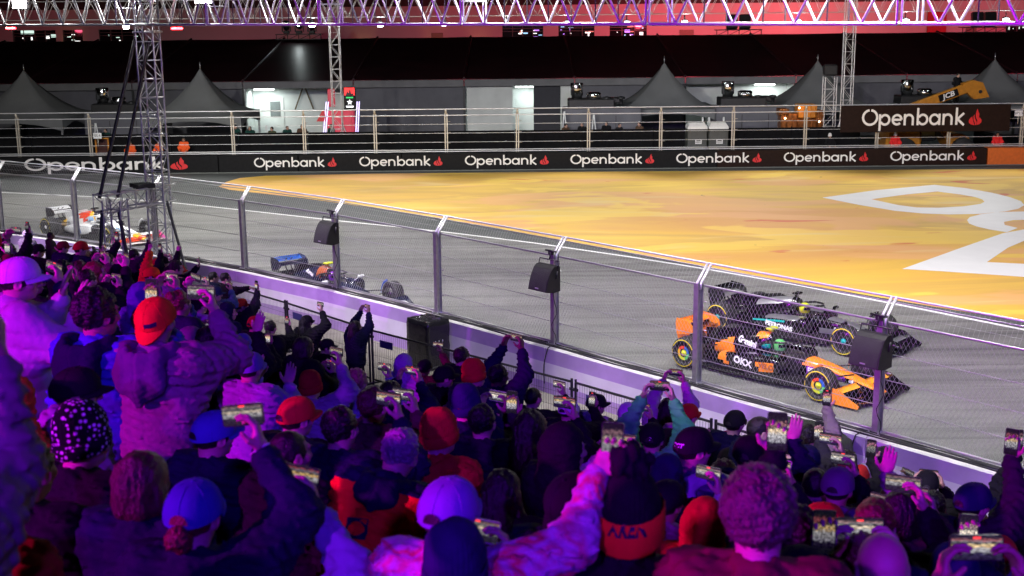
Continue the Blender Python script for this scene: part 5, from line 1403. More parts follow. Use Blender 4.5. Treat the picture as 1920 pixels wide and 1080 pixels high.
def mir(t): return (-t[0],) + tuple(t[1:])
def both(y, z, x=.125, up=.95): 
    r_ = ((x, y, z), (-.22, .2, up), (-1, -.1, 0), 'hold', None); return r_, (mir(r_[0]), mir(r_[1]), mir(r_[2]), 'hold', None)
DOWN = ((.235, .06, .86), (.05, .25, -1), (-1, 0, 0), 'relax', None)
POCK = ((.175, .16, 1.02), (-.5, .6, -.6), (-.4, -.6, -.4), 'relax', None)
def L_(a): return (mir(a[0]), mir(a[1]), mir(a[2]), a[3], None if a[4] is None else mir(a[4]))
ONEP = ((.09, .36, 1.57), (.02, .12, 1), (.05, -1, 0), 'hold', None); ONEH = ((.11, .30, 1.84), (.02, .10, 1), (.05, -1, 0), 'hold', None)
SIDE = ((.165, .35, 1.58), (-.30, .2, .92), (-1, -.3, 0), 'hold', None); SIDEH = ((.17, .24, 1.78), (-.22, .12, .96), (-1, -.3, 0), 'hold', None)
POSES = {   # right arm, left arm, phone (centre, 'L'andscape or 'P'ortrait) or None
    'both': (*both(.34, 1.48), ((0, .40, 1.585), 'L')), 'mid': (*both(.32, 1.64), ((0, .38, 1.745), 'L')), 'high': (*both(.24, 1.86), ((0, .30, 1.965), 'L')),
    'chest': (*both(.32, 1.27, .10), ((0, .37, 1.37), 'L')),
    'onep': (ONEP, L_(DOWN), ((.09, .345, 1.665), 'P')), 'oneh': (ONEH, L_(DOWN), ((.11, .285, 1.945), 'P')),
    'onepl': (DOWN, L_(ONEP), ((-.09, .345, 1.665), 'P')), 'onehl': (DOWN, L_(ONEH), ((-.11, .285, 1.945), 'P')),
    'side': (SIDE, L_(POCK), ((.06, .40, 1.685), 'L')), 'sideh': (SIDEH, L_(POCK), ((.085, .285, 1.90), 'L')),
    'sidel': (POCK, L_(SIDE), ((-.06, .40, 1.685), 'L')), 'sidehl': (POCK, L_(SIDEH), ((-.085, .285, 1.90), 'L')),
    'watch': (DOWN, L_(DOWN), None), 'pocket': (POCK, L_(POCK), None),
    'point': (((.36, .56, 1.47), (.55, .8, .02), (0, 0, -1), 'relax', None), L_(DOWN), None),
    'fist': (DOWN, ((-.28, .12, 1.90), (-.1, .1, 1), (.6, .8, 0), 'fist', None), None),
    'fistr': (((.30, .22, 1.84), (.25, .2, 1), (-.5, .8, 0), 'fist', None), L_(DOWN), None),
    'clap': (((.15, .30, 1.42), (.05, .25, 1), (-.5, .85, 0), 'open', None), ((-.11, .27, 1.46), (-.1, .3, 1), (.4, .9, 0), 'open', None), None),
    'wave': (((.22, .30, 1.64), (.1, .15, 1), (-.2, 1, 0), 'open', None), L_(POCK), None),
    'reach': (((.42, .34, 1.70), (.50, .3, .8), (0, -1, .1), 'hold', None), L_(DOWN), ((.47, .36, 1.80), 'P')),
    'forearm': (((.20, .27, 1.74), (.0, .1, 1), (-1, .2, 0), 'relax', (.05, .7, -1)), L_(DOWN), None),
    'lean': (((.20, .30, 1.02), (-.1, .6, -.6), (-1, 0, 0), 'relax', None), L_(((.20, .30, 1.02), (-.1, .6, -.6), (-1, 0, 0), 'relax', None)), None),
}
def arm_ik(side, W, hint):
    S = np.array((side * .185, 0, 1.415)); W = np.array(W, float); a, b = .285, .255
    d = W - S; L = np.linalg.norm(d)
    if L > (a + b) * .985: W = S + d / L * (a + b) * .985; d = W - S; L = np.linalg.norm(d)
    u = d / L; x = (a * a - b * b + L * L) / (2 * L); h = math.sqrt(max(a * a - x * x, 1e-6))
    hv = np.array(hint if hint is not None else (side * .75, -.10, -.85), float); hv = hv - u * (hv @ u); hv /= np.linalg.norm(hv)
    return S, S + u * x + hv * h, W
def hand_arrays(kind, W, f, pn, side):
    f = np.array(f, float); f /= np.linalg.norm(f); pn = np.array(pn, float); pn = pn - f * (pn @ f); pn /= np.linalg.norm(pn)
    y = -pn; x = np.cross(y, f)
    v, q = HANDS[kind]
    # right hand: thumb direction is palm x fingers; the left hand is the mirrored mesh
    if side < 0: v = v * np.array((-1, 1, 1)); q = q[:, ::-1]
    return v[:, :1] * x + v[:, 1:2] * y + v[:, 2:3] * f + W, q
_torso = {}
def build_pose(pose, seat=False):
    if (pose, seat) in _torso: return _torso[(pose, seat)]
    ra, la, ph = POSES[pose]
    arms = []
    for side, a in ((1, ra), (-1, la)): arms.append((side, arm_ik(side, a[0], a[4]), a))
    zmax = max(1.55, max(A[1][i][2] for A in arms for i in range(3)) + .1)
    xs = [A[1][i][0] for A in arms for i in range(3)]; ys = [A[1][i][1] for A in arms for i in range(3)]
    lo = (min(-.30, min(xs) - .1), -.22, 0.02); hi = (max(.30, max(xs) + .1), max(.52 if seat else .24, max(ys) + .1), zmax)
    S = Solid(lo, hi, .016)
    S.cone((-.10, 0, 1.41), (.10, 0, 1.41), .07, .07, .05); S.ell((0, .01, 1.28), (.165, .105, .16), .05); S.ell((0, 0, 1.08), (.14, .10, .16), .05); S.ell((0, -.01, .94), (.16, .115, .13), .05)
    S.cone((0, -.02, 1.40), (0, -.02, 1.50), .06, .056, .03)
    for s in (-1, 1):
        if seat: S.chain([(s * .09, 0, .92), (s * .12, .40, .93), (s * .12, .42, .52)], [.085, .06, .042], .03)
        else: S.chain([(s * .09, 0, .90), (s * .105, .02, .50), (s * .11, -.02, .10)], [.085, .058, .042], .03); S.cone((s * .11, -.03, .06), (s * .12, .12, .045), .04, .032, .02)
    parts = []
    for side, (s_, e_, w_), a in arms:
        S.chain([s_, e_, w_], [.054, .041, .030], .02); parts.append(hand_arrays(a[3], w_ + np.array(a[1]) / np.linalg.norm(a[1]) * .012, a[1], a[2], side))
    body = join_arrays([S.mesh_arrays()] + parts)
    jk = []
    for style in ('plain', 'hood', 'puffer'):
        J = Solid((lo[0] - .06, lo[1] - .12, .78), (hi[0] + .06, hi[1] + .06, zmax + .06), .0115)
        J.cone((-.125, -.012, 1.405), (.125, -.012, 1.405), .088, .088, .06); J.ell((0, .008, 1.24), (.212, .160, .24), .06); J.ell((0, .005, 1.04), (.214, .165, .20), .08); J.ell((0, 0, .93), (.226, .174, .12), .06)
        J.chain([(-.07, .01, 1.465), (0, -.045, 1.475), (.07, .01, 1.465)], [.03, .035, .03], .03); J.cone((0, -.02, 1.40), (0, -.02, 1.475), .085, .072, .04)
        for side, (s_, e_, w_), a in arms:
            u = (w_ - e_) / np.linalg.norm(w_ - e_)
            J.chain([s_ + np.array((-side * .03, 0, -.015)), e_, w_ - u * .03], [.078, .070, .055], .09)
            J.cone(s_ * .72 + np.array((0, 0, .36)), s_, .078, .080, .09)
            if e_[2] > 1.22: J.cone(s_ + (e_ - s_) * .62 + np.array((0, -.01, -.015)), (side * .140, -.01, 1.20), .060, .10, .10); J.cone((side * .10, -.045, 1.36), s_ + (e_ - s_) * .35 + np.array((0, -.02, 0)), .085, .07, .09)
        X, Y, Z = J.grids()
        if style == 'puffer':
            J.phi = J.phi + (.011 * np.abs(np.sin((Z + .12 * np.abs(X)) * math.pi / .088)) ** .5 * -1 + .007 + 0 * Y).astype(np.float32); J.wrinkle(.0035, 30, 8, 1, 1, 1, True)
        else:
            J.wrinkle(.0130, 22, 3, .8, .7, 1.6, True); J.wrinkle(.0050, 48, 8, .9, .9, 1.3, True)
            # yoke seam, centre back seam and gathered hem
            g = .0055 * np.exp(-((Z - 1.335 + .5 * X * X) / .008) ** 2) * (Y < -.02) + .0055 * np.exp(-(X / .007) ** 2) * (Z < 1.335) * (Y < -.02) + .010 * (np.abs(Z - .925) < .010) + (.0025 * np.cos(X * 260) + .010) * (Z < .915)
            J.phi = J.phi + g.astype(np.float32)
        for side, (s_, e_, w_), a in arms:
            u = (w_ - e_) / np.linalg.norm(w_ - e_)
            J.cone(w_ - u * .045, w_ - u * .004, .042, .041, .004)
        J.cut(0, 0, -1, -.83)
        jk.append(J.mesh_arrays())
    T = _torso.get('legs')
    if seat:
        T = _torso.get('seatlegs')
        if T is None:
            t = Solid((-.27, -.25, .02), (.27, .58, 1.08), .018); t.ell((0, -.01, .94), (.18, .16, .12), .04)
            for s in (-1, 1): t.chain([(s * .09, 0, .92), (s * .12, .40, .93), (s * .12, .42, .52)], [.10, .085, .066], .03)
            t.wrinkle(.005, 18, 2); f = Solid((-.22, .28, .40), (.22, .68, .56), .012)
            for s in (-1, 1): f.cone((s * .12, .40, .475), (s * .125, .58, .46), .05, .042, .02)
            f.cut(0, 0, -1, -.42); T = (arr_mesh('trousers', t.mesh_arrays()), arr_mesh('footwear', f.mesh_arrays())); _torso['seatlegs'] = T
    elif T is None:
        t = Solid((-.27, -.22, .03), (.27, .25, 1.05), .018)
        t.ell((0, -.01, .93), (.172, .128, .12), .04)
        for s in (-1, 1): t.chain([(s * .092, 0, .88), (s * .108, .02, .50), (s * .112, -.02, .09)], [.10, .078, .066], .03)
        t.wrinkle(.005, 18, 2); f = Solid((-.22, -.14, -.01), (.22, .24, .13), .012)
        for s in (-1, 1): f.cone((s * .112, -.05, .055), (s * .125, .15, .04), .05, .042, .02)
        f.cut(0, 0, -1, 0); T = (arr_mesh('trousers', t.mesh_arrays()), arr_mesh('footwear', f.mesh_arrays())); _torso['legs'] = T
    _torso[(pose, seat)] = (body, {'plain': arr_mesh('jacket', jk[0]), 'hood': arr_mesh('jacket', jk[1]), 'puffer': arr_mesh('jacket', jk[2])}, ph, T, arms)
    return _torso[(pose, seat)]
_bodies = {}
def body_mesh(pose, yaw, seat=False):
    k = (pose, yaw, seat)
    if k not in _bodies:
        b = build_pose(pose, seat)[0]; hv = rotz(HEAD[0], R(yaw)) + HC
        _bodies[k] = arr_mesh('person', join_arrays([b, (hv, HEAD[1])]))
    return _bodies[k]

# headwear and hair, origin at the head centre, facing +Y
def dome(rx, ry, rz, z0, n=28, rings=9, lift=0.0, puff=1.0, seam=0.0):
    b = MB(); vs = []
    for i in range(rings + 1):
        t = i / rings; a = t * math.pi / 2
        for k in range(n):
            w = 2 * math.pi * k / n; rr = (math.cos(a) ** (1 / puff)) if i < rings else .001
            sm = 1 - seam * (abs(math.cos(w * 3)) > .985)
            vs.append((rx * rr * math.cos(w) * sm, ry * rr * math.sin(w) * sm, z0 + rz * math.sin(a) + lift * max(0, math.sin(w)) * (1 - t)))
    b.add(vs, [(i * n + k, i * n + (k + 1) % n, (i + 1) * n + (k + 1) % n, (i + 1) * n + k) for i in range(rings) for k in range(n)], 0, True)
    b.add([(v[0] * .93, v[1] * .93, v[2] - .002) for v in vs[:n]] + vs[:n], [(k, (k + 1) % n, n + (k + 1) % n, n + k) for k in range(n)], 0)
    return b
ACC = {}
def make_acc():
    b = dome(.0965, .1185, .112, -.004, 48, 11, .012, 1.35, .012); b.v = [(x, y - .008, z - .012 * max(0, -y / .11)) for x, y, z in b.v]
    b.v = b.v; b.lathe([(.010, .104), (.008, .110), (0, .112)], 8)
    for k in range(6):
        w = math.pi / 6 + k * math.pi / 3; pts = []
        for i in range(9):
            a_ = (i / 9) * math.pi / 2; rr = math.cos(a_) ** (1 / 1.35); pts.append((.0970 * rr * math.cos(w), .1190 * rr * math.sin(w) - .008, -.004 + .1125 * math.sin(a_) + .012 * max(0, math.sin(w)) * (1 - i / 9) - .012 * max(0, -math.sin(w) * rr)))
        b.tube(pts, .0013, 4)
        e_ = Vector((.0970 * .72 * math.cos(w + .5), .1190 * .72 * math.sin(w + .5) - .008, .068)); b.lathe([(.001, .003), (.003, .003), (.004, 0)], 8, Matrix.Translation(e_) @ Vector((e_.x, e_.y, .05)).to_track_quat('Z', 'Y').to_matrix().to_4x4())
    ACC['cap'] = b.mesh('cap', None)
    b = MB(); n = 10; vs = []
    for j in range(5):
        for i in range(n + 1):
            u_ = -1 + 2 * i / n; zz = .004 + (.034 * math.sqrt(max(0, 1 - u_ * u_))) * j / 4; x_ = .034 * u_
            vs.append((x_, -.008 - .1205 * math.sqrt(max(0, 1 - (x_ / .0985) ** 2)) * math.cos(math.asin(min(1, max(0, zz + .006) / .112))) ** (1 / 1.35) - .001, zz - .004))
    b.add(vs, [(j * (n + 1) + i, j * (n + 1) + i + 1, (j + 1) * (n + 1) + i + 1, (j + 1) * (n + 1) + i) for j in range(4) for i in range(n)], 0, True)
    ACC['gap'] = b.mesh('strap_gap', None)
    v = []; n = 12; b = MB()
    for j in range(6):
        t = j / 5
        for i in range(n + 1):
            a = R(18 + 144 * i / n); rr = 1 + .72 * t * math.sin(a) ** .8
            x = .086 * math.cos(a) * (1 + .10 * t); y = .102 * math.sin(a) * rr - .008
            v.append((x, y, .012 - .016 * t - 1.9 * x * x))
    m = n + 1
    up = v; dn = [(x, y, z - .006) for x, y, z in v]
    b.add(up, [(j * m + i, j * m + i + 1, (j + 1) * m + i + 1, (j + 1) * m + i) for j in range(5) for i in range(n)], 0, True)
    b.add(dn, [(j * m + i, (j + 1) * m + i, (j + 1) * m + i + 1, j * m + i + 1) for j in range(5) for i in range(n)], 0, True)
    e = 5 * m; b.add([up[e + i] for i in range(m)] + [dn[e + i] for i in range(m)], [(i, i + 1, m + i + 1, m + i) for i in range(n)], 0)
    ACC['brim'] = b.mesh('brim', None)
    S = Solid((-.13, -.14, -.08), (.13, .14, .19), .0058)
    S.ell((0, -.012, .035), (.094, .112, .115), .02); S.ell((0, -.03, .10), (.06, .07, .05), .05)
    X, Y, Z = S.grids(); S.phi = S.phi + (.0022 * np.cos(np.arctan2(Y, X) * 44)).astype(np.float32) * (Z > .022); S.cut(0, .12, -1, .012); S.wrinkle(.003, 30, 5)
    ACC['beanie'] = arr_mesh('beanie', S.mesh_arrays())
    b = MB(); pr = [(1.0, -.035), (1.05, -.03), (1.06, .0), (1.045, .022), (1.0, .026)]; n = 36; vs = []
    for (k, z) in pr:
        for i in range(n):
            w = 2 * math.pi * i / n; g = 1 + .012 * math.cos(w * 18); vs.append((.0955 * k * g * math.cos(w), .1135 * k * g * math.sin(w) - .012, z - .012 + .012 * math.sin(w)))
    b.add(vs, [(j * n + i, j * n + (i + 1) % n, (j + 1) * n + (i + 1) % n, (j + 1) * n + i) for j in range(4) for i in range(n)], 0, True); ACC['cuff'] = b.mesh('cuff', None)
    S = Solid((-.11, -.11, -.11), (.11, .11, .11), .006); S.ell((0, 0, 0), (.062, .062, .062), .01); S.wrinkle(.010, 90, 2); S.wrinkle(.006, 40, 6); ACC['pom'] = arr_mesh('pompom', S.mesh_arrays())
    def hair(name, build, amp, f, zs=1.0, h=.0058, lo=(-.14, -.16, -.16), hi=(.14, .14, .16)):
        S = Solid(lo, hi, h); build(S); S.wrinkle(amp, f, 7, 1, 1, zs); S.wrinkle(amp * .6, f * 2.1, 4, 1, 1, zs); ACC[name] = arr_mesh('hair', S.mesh_arrays())
    def face_cut(S, z=-.02, fy=.05):
        X, Y, Z = S.grids()
        # clear the face below the hairline and the neck
        S.phi = np.maximum(S.phi, np.minimum(np.minimum(.055 - Z, Y - fy + .35 * (Z - .05)), .2 + 0 * X).astype(np.float32))
        S.phi = np.maximum(S.phi, (-(Z - z) - .55 * np.maximum(0, -Y) - .02).astype(np.float32))
    def short(S): S.ell((0, -.018, .020), (.0875, .108, .101), .01); face_cut(S, -.03)
    hair('short', short, .0045, 70)
    def crop(S): S.ell((0, -.015, .013), (.0815, .101, .096), .01); face_cut(S, -.035, .04)
    hair('crop', crop, .0012, 120)
    def nape(S): S.ell((0, -.012, .008), (.0825, .1015, .094), .01); face_cut(S, -.04, .03); S.cut(0, 0, 1, .004)
    hair('nape', nape, .001, 120)
    def curly(S): S.ell((0, -.022, .028), (.100, .118, .112), .01); face_cut(S, -.04)
    hair('curly', curly, .0062, 105, 1, .0048)
    def long_(S):
        S.ell((0, -.02, .018), (.092, .112, .102), .02); S.chain([(0, -.06, -.02), (0, -.085, -.14), (0, -.095, -.30)], [.085, .088, .07], .04)
        for s in (-1, 1): S.chain([(s * .065, -.01, -.02), (s * .085, 0, -.13), (s * .088, .01, -.26)], [.035, .036, .026], .03)
        X, Y, Z = S.grids(); S.phi = np.maximum(S.phi, np.minimum(np.minimum(.05 - Z, Y - .055 + .3 * (Z - .05)), .2 + 0 * X).astype(np.float32))
    hair('long', long_, .0045, 75, .12, .0062, (-.16, -.20, -.40), (.16, .12, .16))
    def bob(S):
        S.ell((0, -.02, .018), (.095, .114, .105), .02); S.ell((0, -.035, -.06), (.098, .095, .09), .04)
        X, Y, Z = S.grids(); S.phi = np.maximum(S.phi, np.minimum(np.minimum(.045 - Z, Y - .05 + .3 * (Z - .05)), .2 + 0 * X).astype(np.float32)); S.cut(0, 0, -1, .125)
    hair('bob', bob, .0035, 85, .15, .0058, (-.14, -.17, -.18), (.14, .13, .16))
    def bun(S): S.ell((0, 0, 0), (.05, .045, .05), .01); S.cone((0, .0, 0), (0, .05, .01), .03, .03, .02)
    hair('bun', bun, .004, 80, 1, .0058, (-.09, -.09, -.09), (.09, .09, .09))
    def hood(S):
        S.ell((0, -.022, .022), (.108, .132, .128), .03); S.cone((0, -.03, -.03), (0, -.05, -.17), .112, .125, .05)
        S.ell((0, .16, -.035), (.082, .12, .105), .03, sub=True); S.ell((0, .02, -.03), (.080, .10, .11), .03, sub=True)
    hair('hood', hood, .003, 30, 1, .0068, (-.18, -.22, -.30), (.18, .16, .18))
    b = MB()
    for s in (-1, 1):
        b.lathe([(0, .004), (.0075, .002), (.0085, 0)], 10, Matrix.Translation((s * .030, .0925, .001)) @ Matrix.Rotation(R(-90), 4, 'X'))
        b.tube([(s * .016, .0965, .018), (s * .030, .0975, .022), (s * .045, .088, .018)], [.003, .0035, .002], 5)
    b.tube([(-.02, .0925, -.078), (0, .0975, -.0775), (.02, .0925, -.078)], [.0015, .002, .0015], 5)
    ACC['face'] = b.mesh('face_detail', mat('eye_brown', (.02, .012, .01), .3))
make_acc()
def hood_down():
    S = Solid((-.24, -.30, 1.16), (.24, .14, 1.58), .0075)
    S.chain([(-.105, .055, 1.470), (-.130, -.05, 1.485), (-.08, -.135, 1.470), (0, -.160, 1.460), (.08, -.135, 1.470), (.130, -.05, 1.485), (.105, .055, 1.470)], [.030, .044, .052, .055, .052, .044, .030], .02)
    S.ell((0, -.165, 1.375), (.150, .062, .125), .03); S.cone((0, -.195, 1.33), (0, -.190, 1.235), .052, .022, .03)
    S.ell((0, -.085, 1.525), (.092, .085, .085), .015, sub=True); S.cone((-.05, -.165, 1.52), (.05, -.165, 1.52), .016, .016, .012, sub=True)
    S.wrinkle(.006, 26, 5, 1.2, .6, .8, True)
    X, Y, Z = S.grids(); S.phi = S.phi + (.006 * np.exp(-(X / .008) ** 2) * (Y < -.1) + 0 * Z).astype(np.float32)
    ACC['hooddown'] = arr_mesh('hood', S.mesh_arrays())
hood_down()
for k, me in ACC.items():
    if not len(me.materials): me.materials.append(None)

SKIN = [mat('skin_light', (.60, .36, .27), .55, var=.08, scale=20, bump=.08, bscale=150), mat('skin_tan', (.46, .26, .18), .55, var=.08, scale=20, bump=.08, bscale=150), mat('skin_dark', (.16, .085, .055), .5, var=.1, scale=20, bump=.08, bscale=150)]
def cloth(n, c, rough=.85): return mat('cloth_' + n, c, rough, var=.12, scale=9, bump=.10, bscale=60, spec=.16)
TOPS = {'black': cloth('black', (.010, .010, .012)), 'navy': cloth('navy', (.010, .012, .036)), 'grey': cloth('grey', (.20, .20, .22)), 'dark grey': cloth('dark_grey', (.028, .028, .032)), 'white': cloth('white', (.46, .44, .45)), 'red': cloth('red', (.55, .03, .02)),
        'orange': cloth('orange', (.80, .16, .02)), 'blue': cloth('blue', (.06, .12, .45)), 'pale blue': cloth('pale_blue', (.40, .46, .62)), 'tan': cloth('tan', (.24, .20, .19)), 'brown': cloth('brown', (.10, .06, .04)), 'lavender': cloth('lavender', (.34, .30, .46)),
        'neon green': cloth('neon_green', (.10, .80, .20)), 'teal': cloth('teal', (.05, .35, .45)), 'maroon': cloth('maroon', (.14, .015, .03)), 'denim': cloth('denim', (.07, .11, .24)), 'pink': cloth('pink', (.65, .25, .40)), 'olive': cloth('olive', (.08, .09, .05)), 'puffer purple': mat('cloth_puffer', (.07, .04, .14), .3, var=.3, scale=9, bump=.8, bscale=11),
        'cream': cloth('cream', (.60, .52, .40))}
HATS = {k: mat('hat_' + k.replace(' ', '_'), c, .85, var=.10, scale=12, bump=.1, bscale=90, spec=.18) for k, c in {'black': (.010, .010, .012), 'navy': (.02, .025, .08), 'red': (.58, .03, .02), 'orange': (.85, .13, .015), 'white': (.75, .73, .74), 'grey': (.16, .16, .18), 'blue': (.05, .09, .38), 'teal': (.06, .38, .48), 'maroon': (.2, .02, .03), 'pink': (.7, .22, .3), 'violet': (.22, .16, .46)}.items()}
HAIR = {k: mat('hair_' + k, c, .42, var=.3, scale=40, bump=.5, bscale=120) for k, c in {'black': (.010, .008, .007), 'brown': (.06, .032, .018), 'fair': (.30, .20, .10), 'grey': (.30, .28, .27), 'auburn': (.14, .045, .02), 'dusty': (.10, .07, .055)}.items()}
def dotted_mat():
    m = bpy.data.materials.new('hat_dotted'); m.use_nodes = True; nt = m.node_tree; N = nt.nodes; L = nt.links; b = N['Principled BSDF']; b.inputs['Roughness'].default_value = .9; b.inputs['Specular IOR Level'].default_value = .1
    tc = N.new('ShaderNodeTexCoord'); v = N.new('ShaderNodeTexVoronoi'); v.inputs['Scale'].default_value = 46; v.inputs['Randomness'].default_value = .5; L.new(tc.outputs['Object'], v.inputs['Vector'])
    mr = N.new('ShaderNodeMapRange'); mr.inputs[1].default_value = .30; mr.inputs[2].default_value = .36; mr.inputs[3].default_value = 1; mr.inputs[4].default_value = 0; L.new(v.outputs['Distance'], mr.inputs[0])
    mx = N.new('ShaderNodeMix'); mx.data_type = 'RGBA'; mx.inputs[6].default_value = (.008, .008, .01, 1); mx.inputs[7].default_value = (.75, .74, .75, 1); L.new(mr.outputs[0], mx.inputs[0]); L.new(mx.outputs[2], b.inputs['Base Color']); return m
HATS['dotted'] = dotted_mat()
def band_mat(name, cols, scale, zig):
    m = bpy.data.materials.new(name); m.use_nodes = True; nt = m.node_tree; N = nt.nodes; L = nt.links; b = N['Principled BSDF']; b.inputs['Roughness'].default_value = .9; b.inputs['Specular IOR Level'].default_value = .1
    tc = N.new('ShaderNodeTexCoord'); sp = N.new('ShaderNodeSeparateXYZ'); L.new(tc.outputs['Object'], sp.inputs[0])
    w = N.new('ShaderNodeMath'); w.operation = 'PINGPONG'; w.inputs[1].default_value = .018; L.new(sp.outputs[0], w.inputs[0])
    a = N.new('ShaderNodeMath'); a.operation = 'MULTIPLY_ADD'; a.inputs[1].default_value = zig; L.new(w.outputs[0], a.inputs[0]); L.new(sp.outputs[2], a.inputs[2])
    f = N.new('ShaderNodeMath'); f.operation = 'MULTIPLY'; f.inputs[1].default_value = scale; L.new(a.outputs[0], f.inputs[0]); g = N.new('ShaderNodeMath'); g.operation = 'FRACT'; L.new(f.outputs[0], g.inputs[0])
    cr = N.new('ShaderNodeValToRGB'); cr.color_ramp.interpolation = 'CONSTANT'; e = cr.color_ramp
    for i, c in enumerate(cols):
        el = e.elements[i] if i < 2 else e.elements.new(i / len(cols)); el.position = i / len(cols); el.color = (*c, 1)
    L.new(g.outputs[0], cr.inputs[0]); L.new(cr.outputs[0], b.inputs['Base Color']); return m
TOPS['dark red'] = cloth('dark_red', (.30, .012, .008))
TOPS['knit'] = band_mat('cloth_patterned_knit', ((.05, .06, .22), (.5, .48, .55), (.05, .06, .22), (.30, .05, .08), (.03, .03, .10), (.30, .28, .40), (.03, .03, .10)), 3.6, 1.4)
TOPS['tie dye'] = ground_mat('cloth_tie_dye', ((.50, .46, .48), (.55, .48, .50), (.55, .06, .06), (.52, .48, .52), (.55, .14, .20), (.54, .50, .53)), 5.5, (1, 1, 1), 0, .85, .1, .3, detail=4)
TROU = [cloth('jeans', (.03, .045, .10)), cloth('trouser_black', (.012, .012, .013)), cloth('trouser_grey', (.07, .07, .075))]
M_shoe = mat('shoe_dark', (.03, .03, .032), .6)
# phones
def screen_mat(name, axis):
    m = bpy.data.materials.new(name); m.use_nodes = True; nt = m.node_tree; N = nt.nodes; L = nt.links; b = N['Principled BSDF']
    tc = N.new('ShaderNodeTexCoord'); sp = N.new('ShaderNodeSeparateXYZ'); L.new(tc.outputs['Generated'], sp.inputs[0])
    oi = N.new('ShaderNodeObjectInfo'); nz_ = N.new('ShaderNodeTexNoise'); nz_.noise_dimensions = '4D'; nz_.inputs['Scale'].default_value = 9; nz_.inputs['Detail'].default_value = 4
    mp = N.new('ShaderNodeMapping'); mp.inputs['Scale'].default_value = (1.0, 1, 2.6); L.new(tc.outputs['Generated'], mp.inputs['Vector']); L.new(mp.outputs[0], nz_.inputs['Vector'])
    w = N.new('ShaderNodeMath'); w.operation = 'MULTIPLY'; w.inputs[1].default_value = 40; L.new(oi.outputs['Random'], w.inputs[0]); L.new(w.outputs[0], nz_.inputs['W'])
    a = N.new('ShaderNodeMath'); a.operation = 'MULTIPLY_ADD'; L.new(nz_.outputs['Fac'], a.inputs[0]); a.inputs[1].default_value = .34
    o2 = N.new('ShaderNodeMath'); o2.operation = 'MULTIPLY_ADD'; L.new(oi.outputs['Random'], o2.inputs[0]); o2.inputs[1].default_value = .16; o2.inputs[2].default_value = -.33
    o3 = N.new('ShaderNodeMath'); o3.operation = 'ADD'; L.new(sp.outputs[2], o3.inputs[0]); L.new(o2.outputs[0], o3.inputs[1]); L.new(o3.outputs[0], a.inputs[2])
    cr = N.new('ShaderNodeValToRGB'); L.new(a.outputs[0], cr.inputs[0]); e = cr.color_ramp
    if axis == 'L': st = [(0, (.02, .01, .05)), (.22, (.03, .02, .08)), (.27, (.42, .40, .45)), (.46, (.62, .60, .60)), (.50, (.9, .52, .16)), (.60, (.95, .70, .30)), (.63, (.03, .03, .04)), (.72, (.25, .25, .27)), (.80, (.5, .08, .10)), (.86, (.05, .03, .05))]
    else: st = [(0, (.01, .01, .01)), (.16, (.02, .01, .04)), (.2, (.35, .33, .4)), (.40, (.65, .62, .62)), (.46, (.9, .55, .2)), (.54, (.8, .6, .3)), (.57, (.04, .04, .05)), (.68, (.5, .1, .12)), (.74, (.02, .02, .02)), (.95, (.01, .01, .01))]
    for i, (p, c) in enumerate(st):
        el = e.elements[i] if i < 2 else e.elements.new(p)
        el.position = p; el.color = (*c, 1)
    n2 = N.new('ShaderNodeTexNoise'); n2.inputs['Scale'].default_value = 9; n2.inputs['Detail'].default_value = 3; L.new(mp.outputs[0], n2.inputs['Vector'])
    mr = N.new('ShaderNodeMapRange'); mr.inputs[1].default_value = .38; mr.inputs[2].default_value = .62; mr.inputs[3].default_value = .08; mr.inputs[4].default_value = 1.45; L.new(n2.outputs['Fac'], mr.inputs[0])
    vm = N.new('ShaderNodeVectorMath'); vm.operation = 'MULTIPLY'; L.new(cr.outputs[0], vm.inputs[0]); L.new(mr.outputs[0], vm.inputs[1])
    b.inputs['Base Color'].default_value = (.01, .01, .01, 1); b.inputs['Roughness'].default_value = .12
    hs = N.new('ShaderNodeHueSaturation'); L.new(vm.outputs[0], hs.inputs['Color']); f1 = N.new('ShaderNodeMath'); f1.operation = 'MULTIPLY'; f1.inputs[1].default_value = 7.31; L.new(oi.outputs['Random'], f1.inputs[0]); f2 = N.new('ShaderNodeMath'); f2.operation = 'FRACT'; L.new(f1.outputs[0], f2.inputs[0]); f4 = N.new('ShaderNodeMath'); f4.operation = 'MULTIPLY_ADD'; f4.inputs[1].default_value = .7; f4.inputs[2].default_value = .35; L.new(f2.outputs[0], f4.inputs[0]); L.new(f4.outputs[0], hs.inputs['Saturation']); f3 = N.new('ShaderNodeMath'); f3.operation = 'MULTIPLY_ADD'; L.new(oi.outputs['Random'], f3.inputs[0]); f3.inputs[1].default_value = 1.0; f3.inputs[2].default_value = .3; L.new(f3.outputs[0], hs.inputs['Value'])
    L.new(hs.outputs[0], b.inputs['Emission Color']); b.inputs['Emission Strength'].default_value = 1.0
    return m
M_ph = mat('phone_case', (.02, .02, .022), .3, var=.1); M_ph2 = mat('phone_case_pink', (.65, .35, .50), .4); M_phr = mat('record_red', (.3, .01, .01), .4, emit=(1, .05, .05), estr=1.6)
PHONE = {}
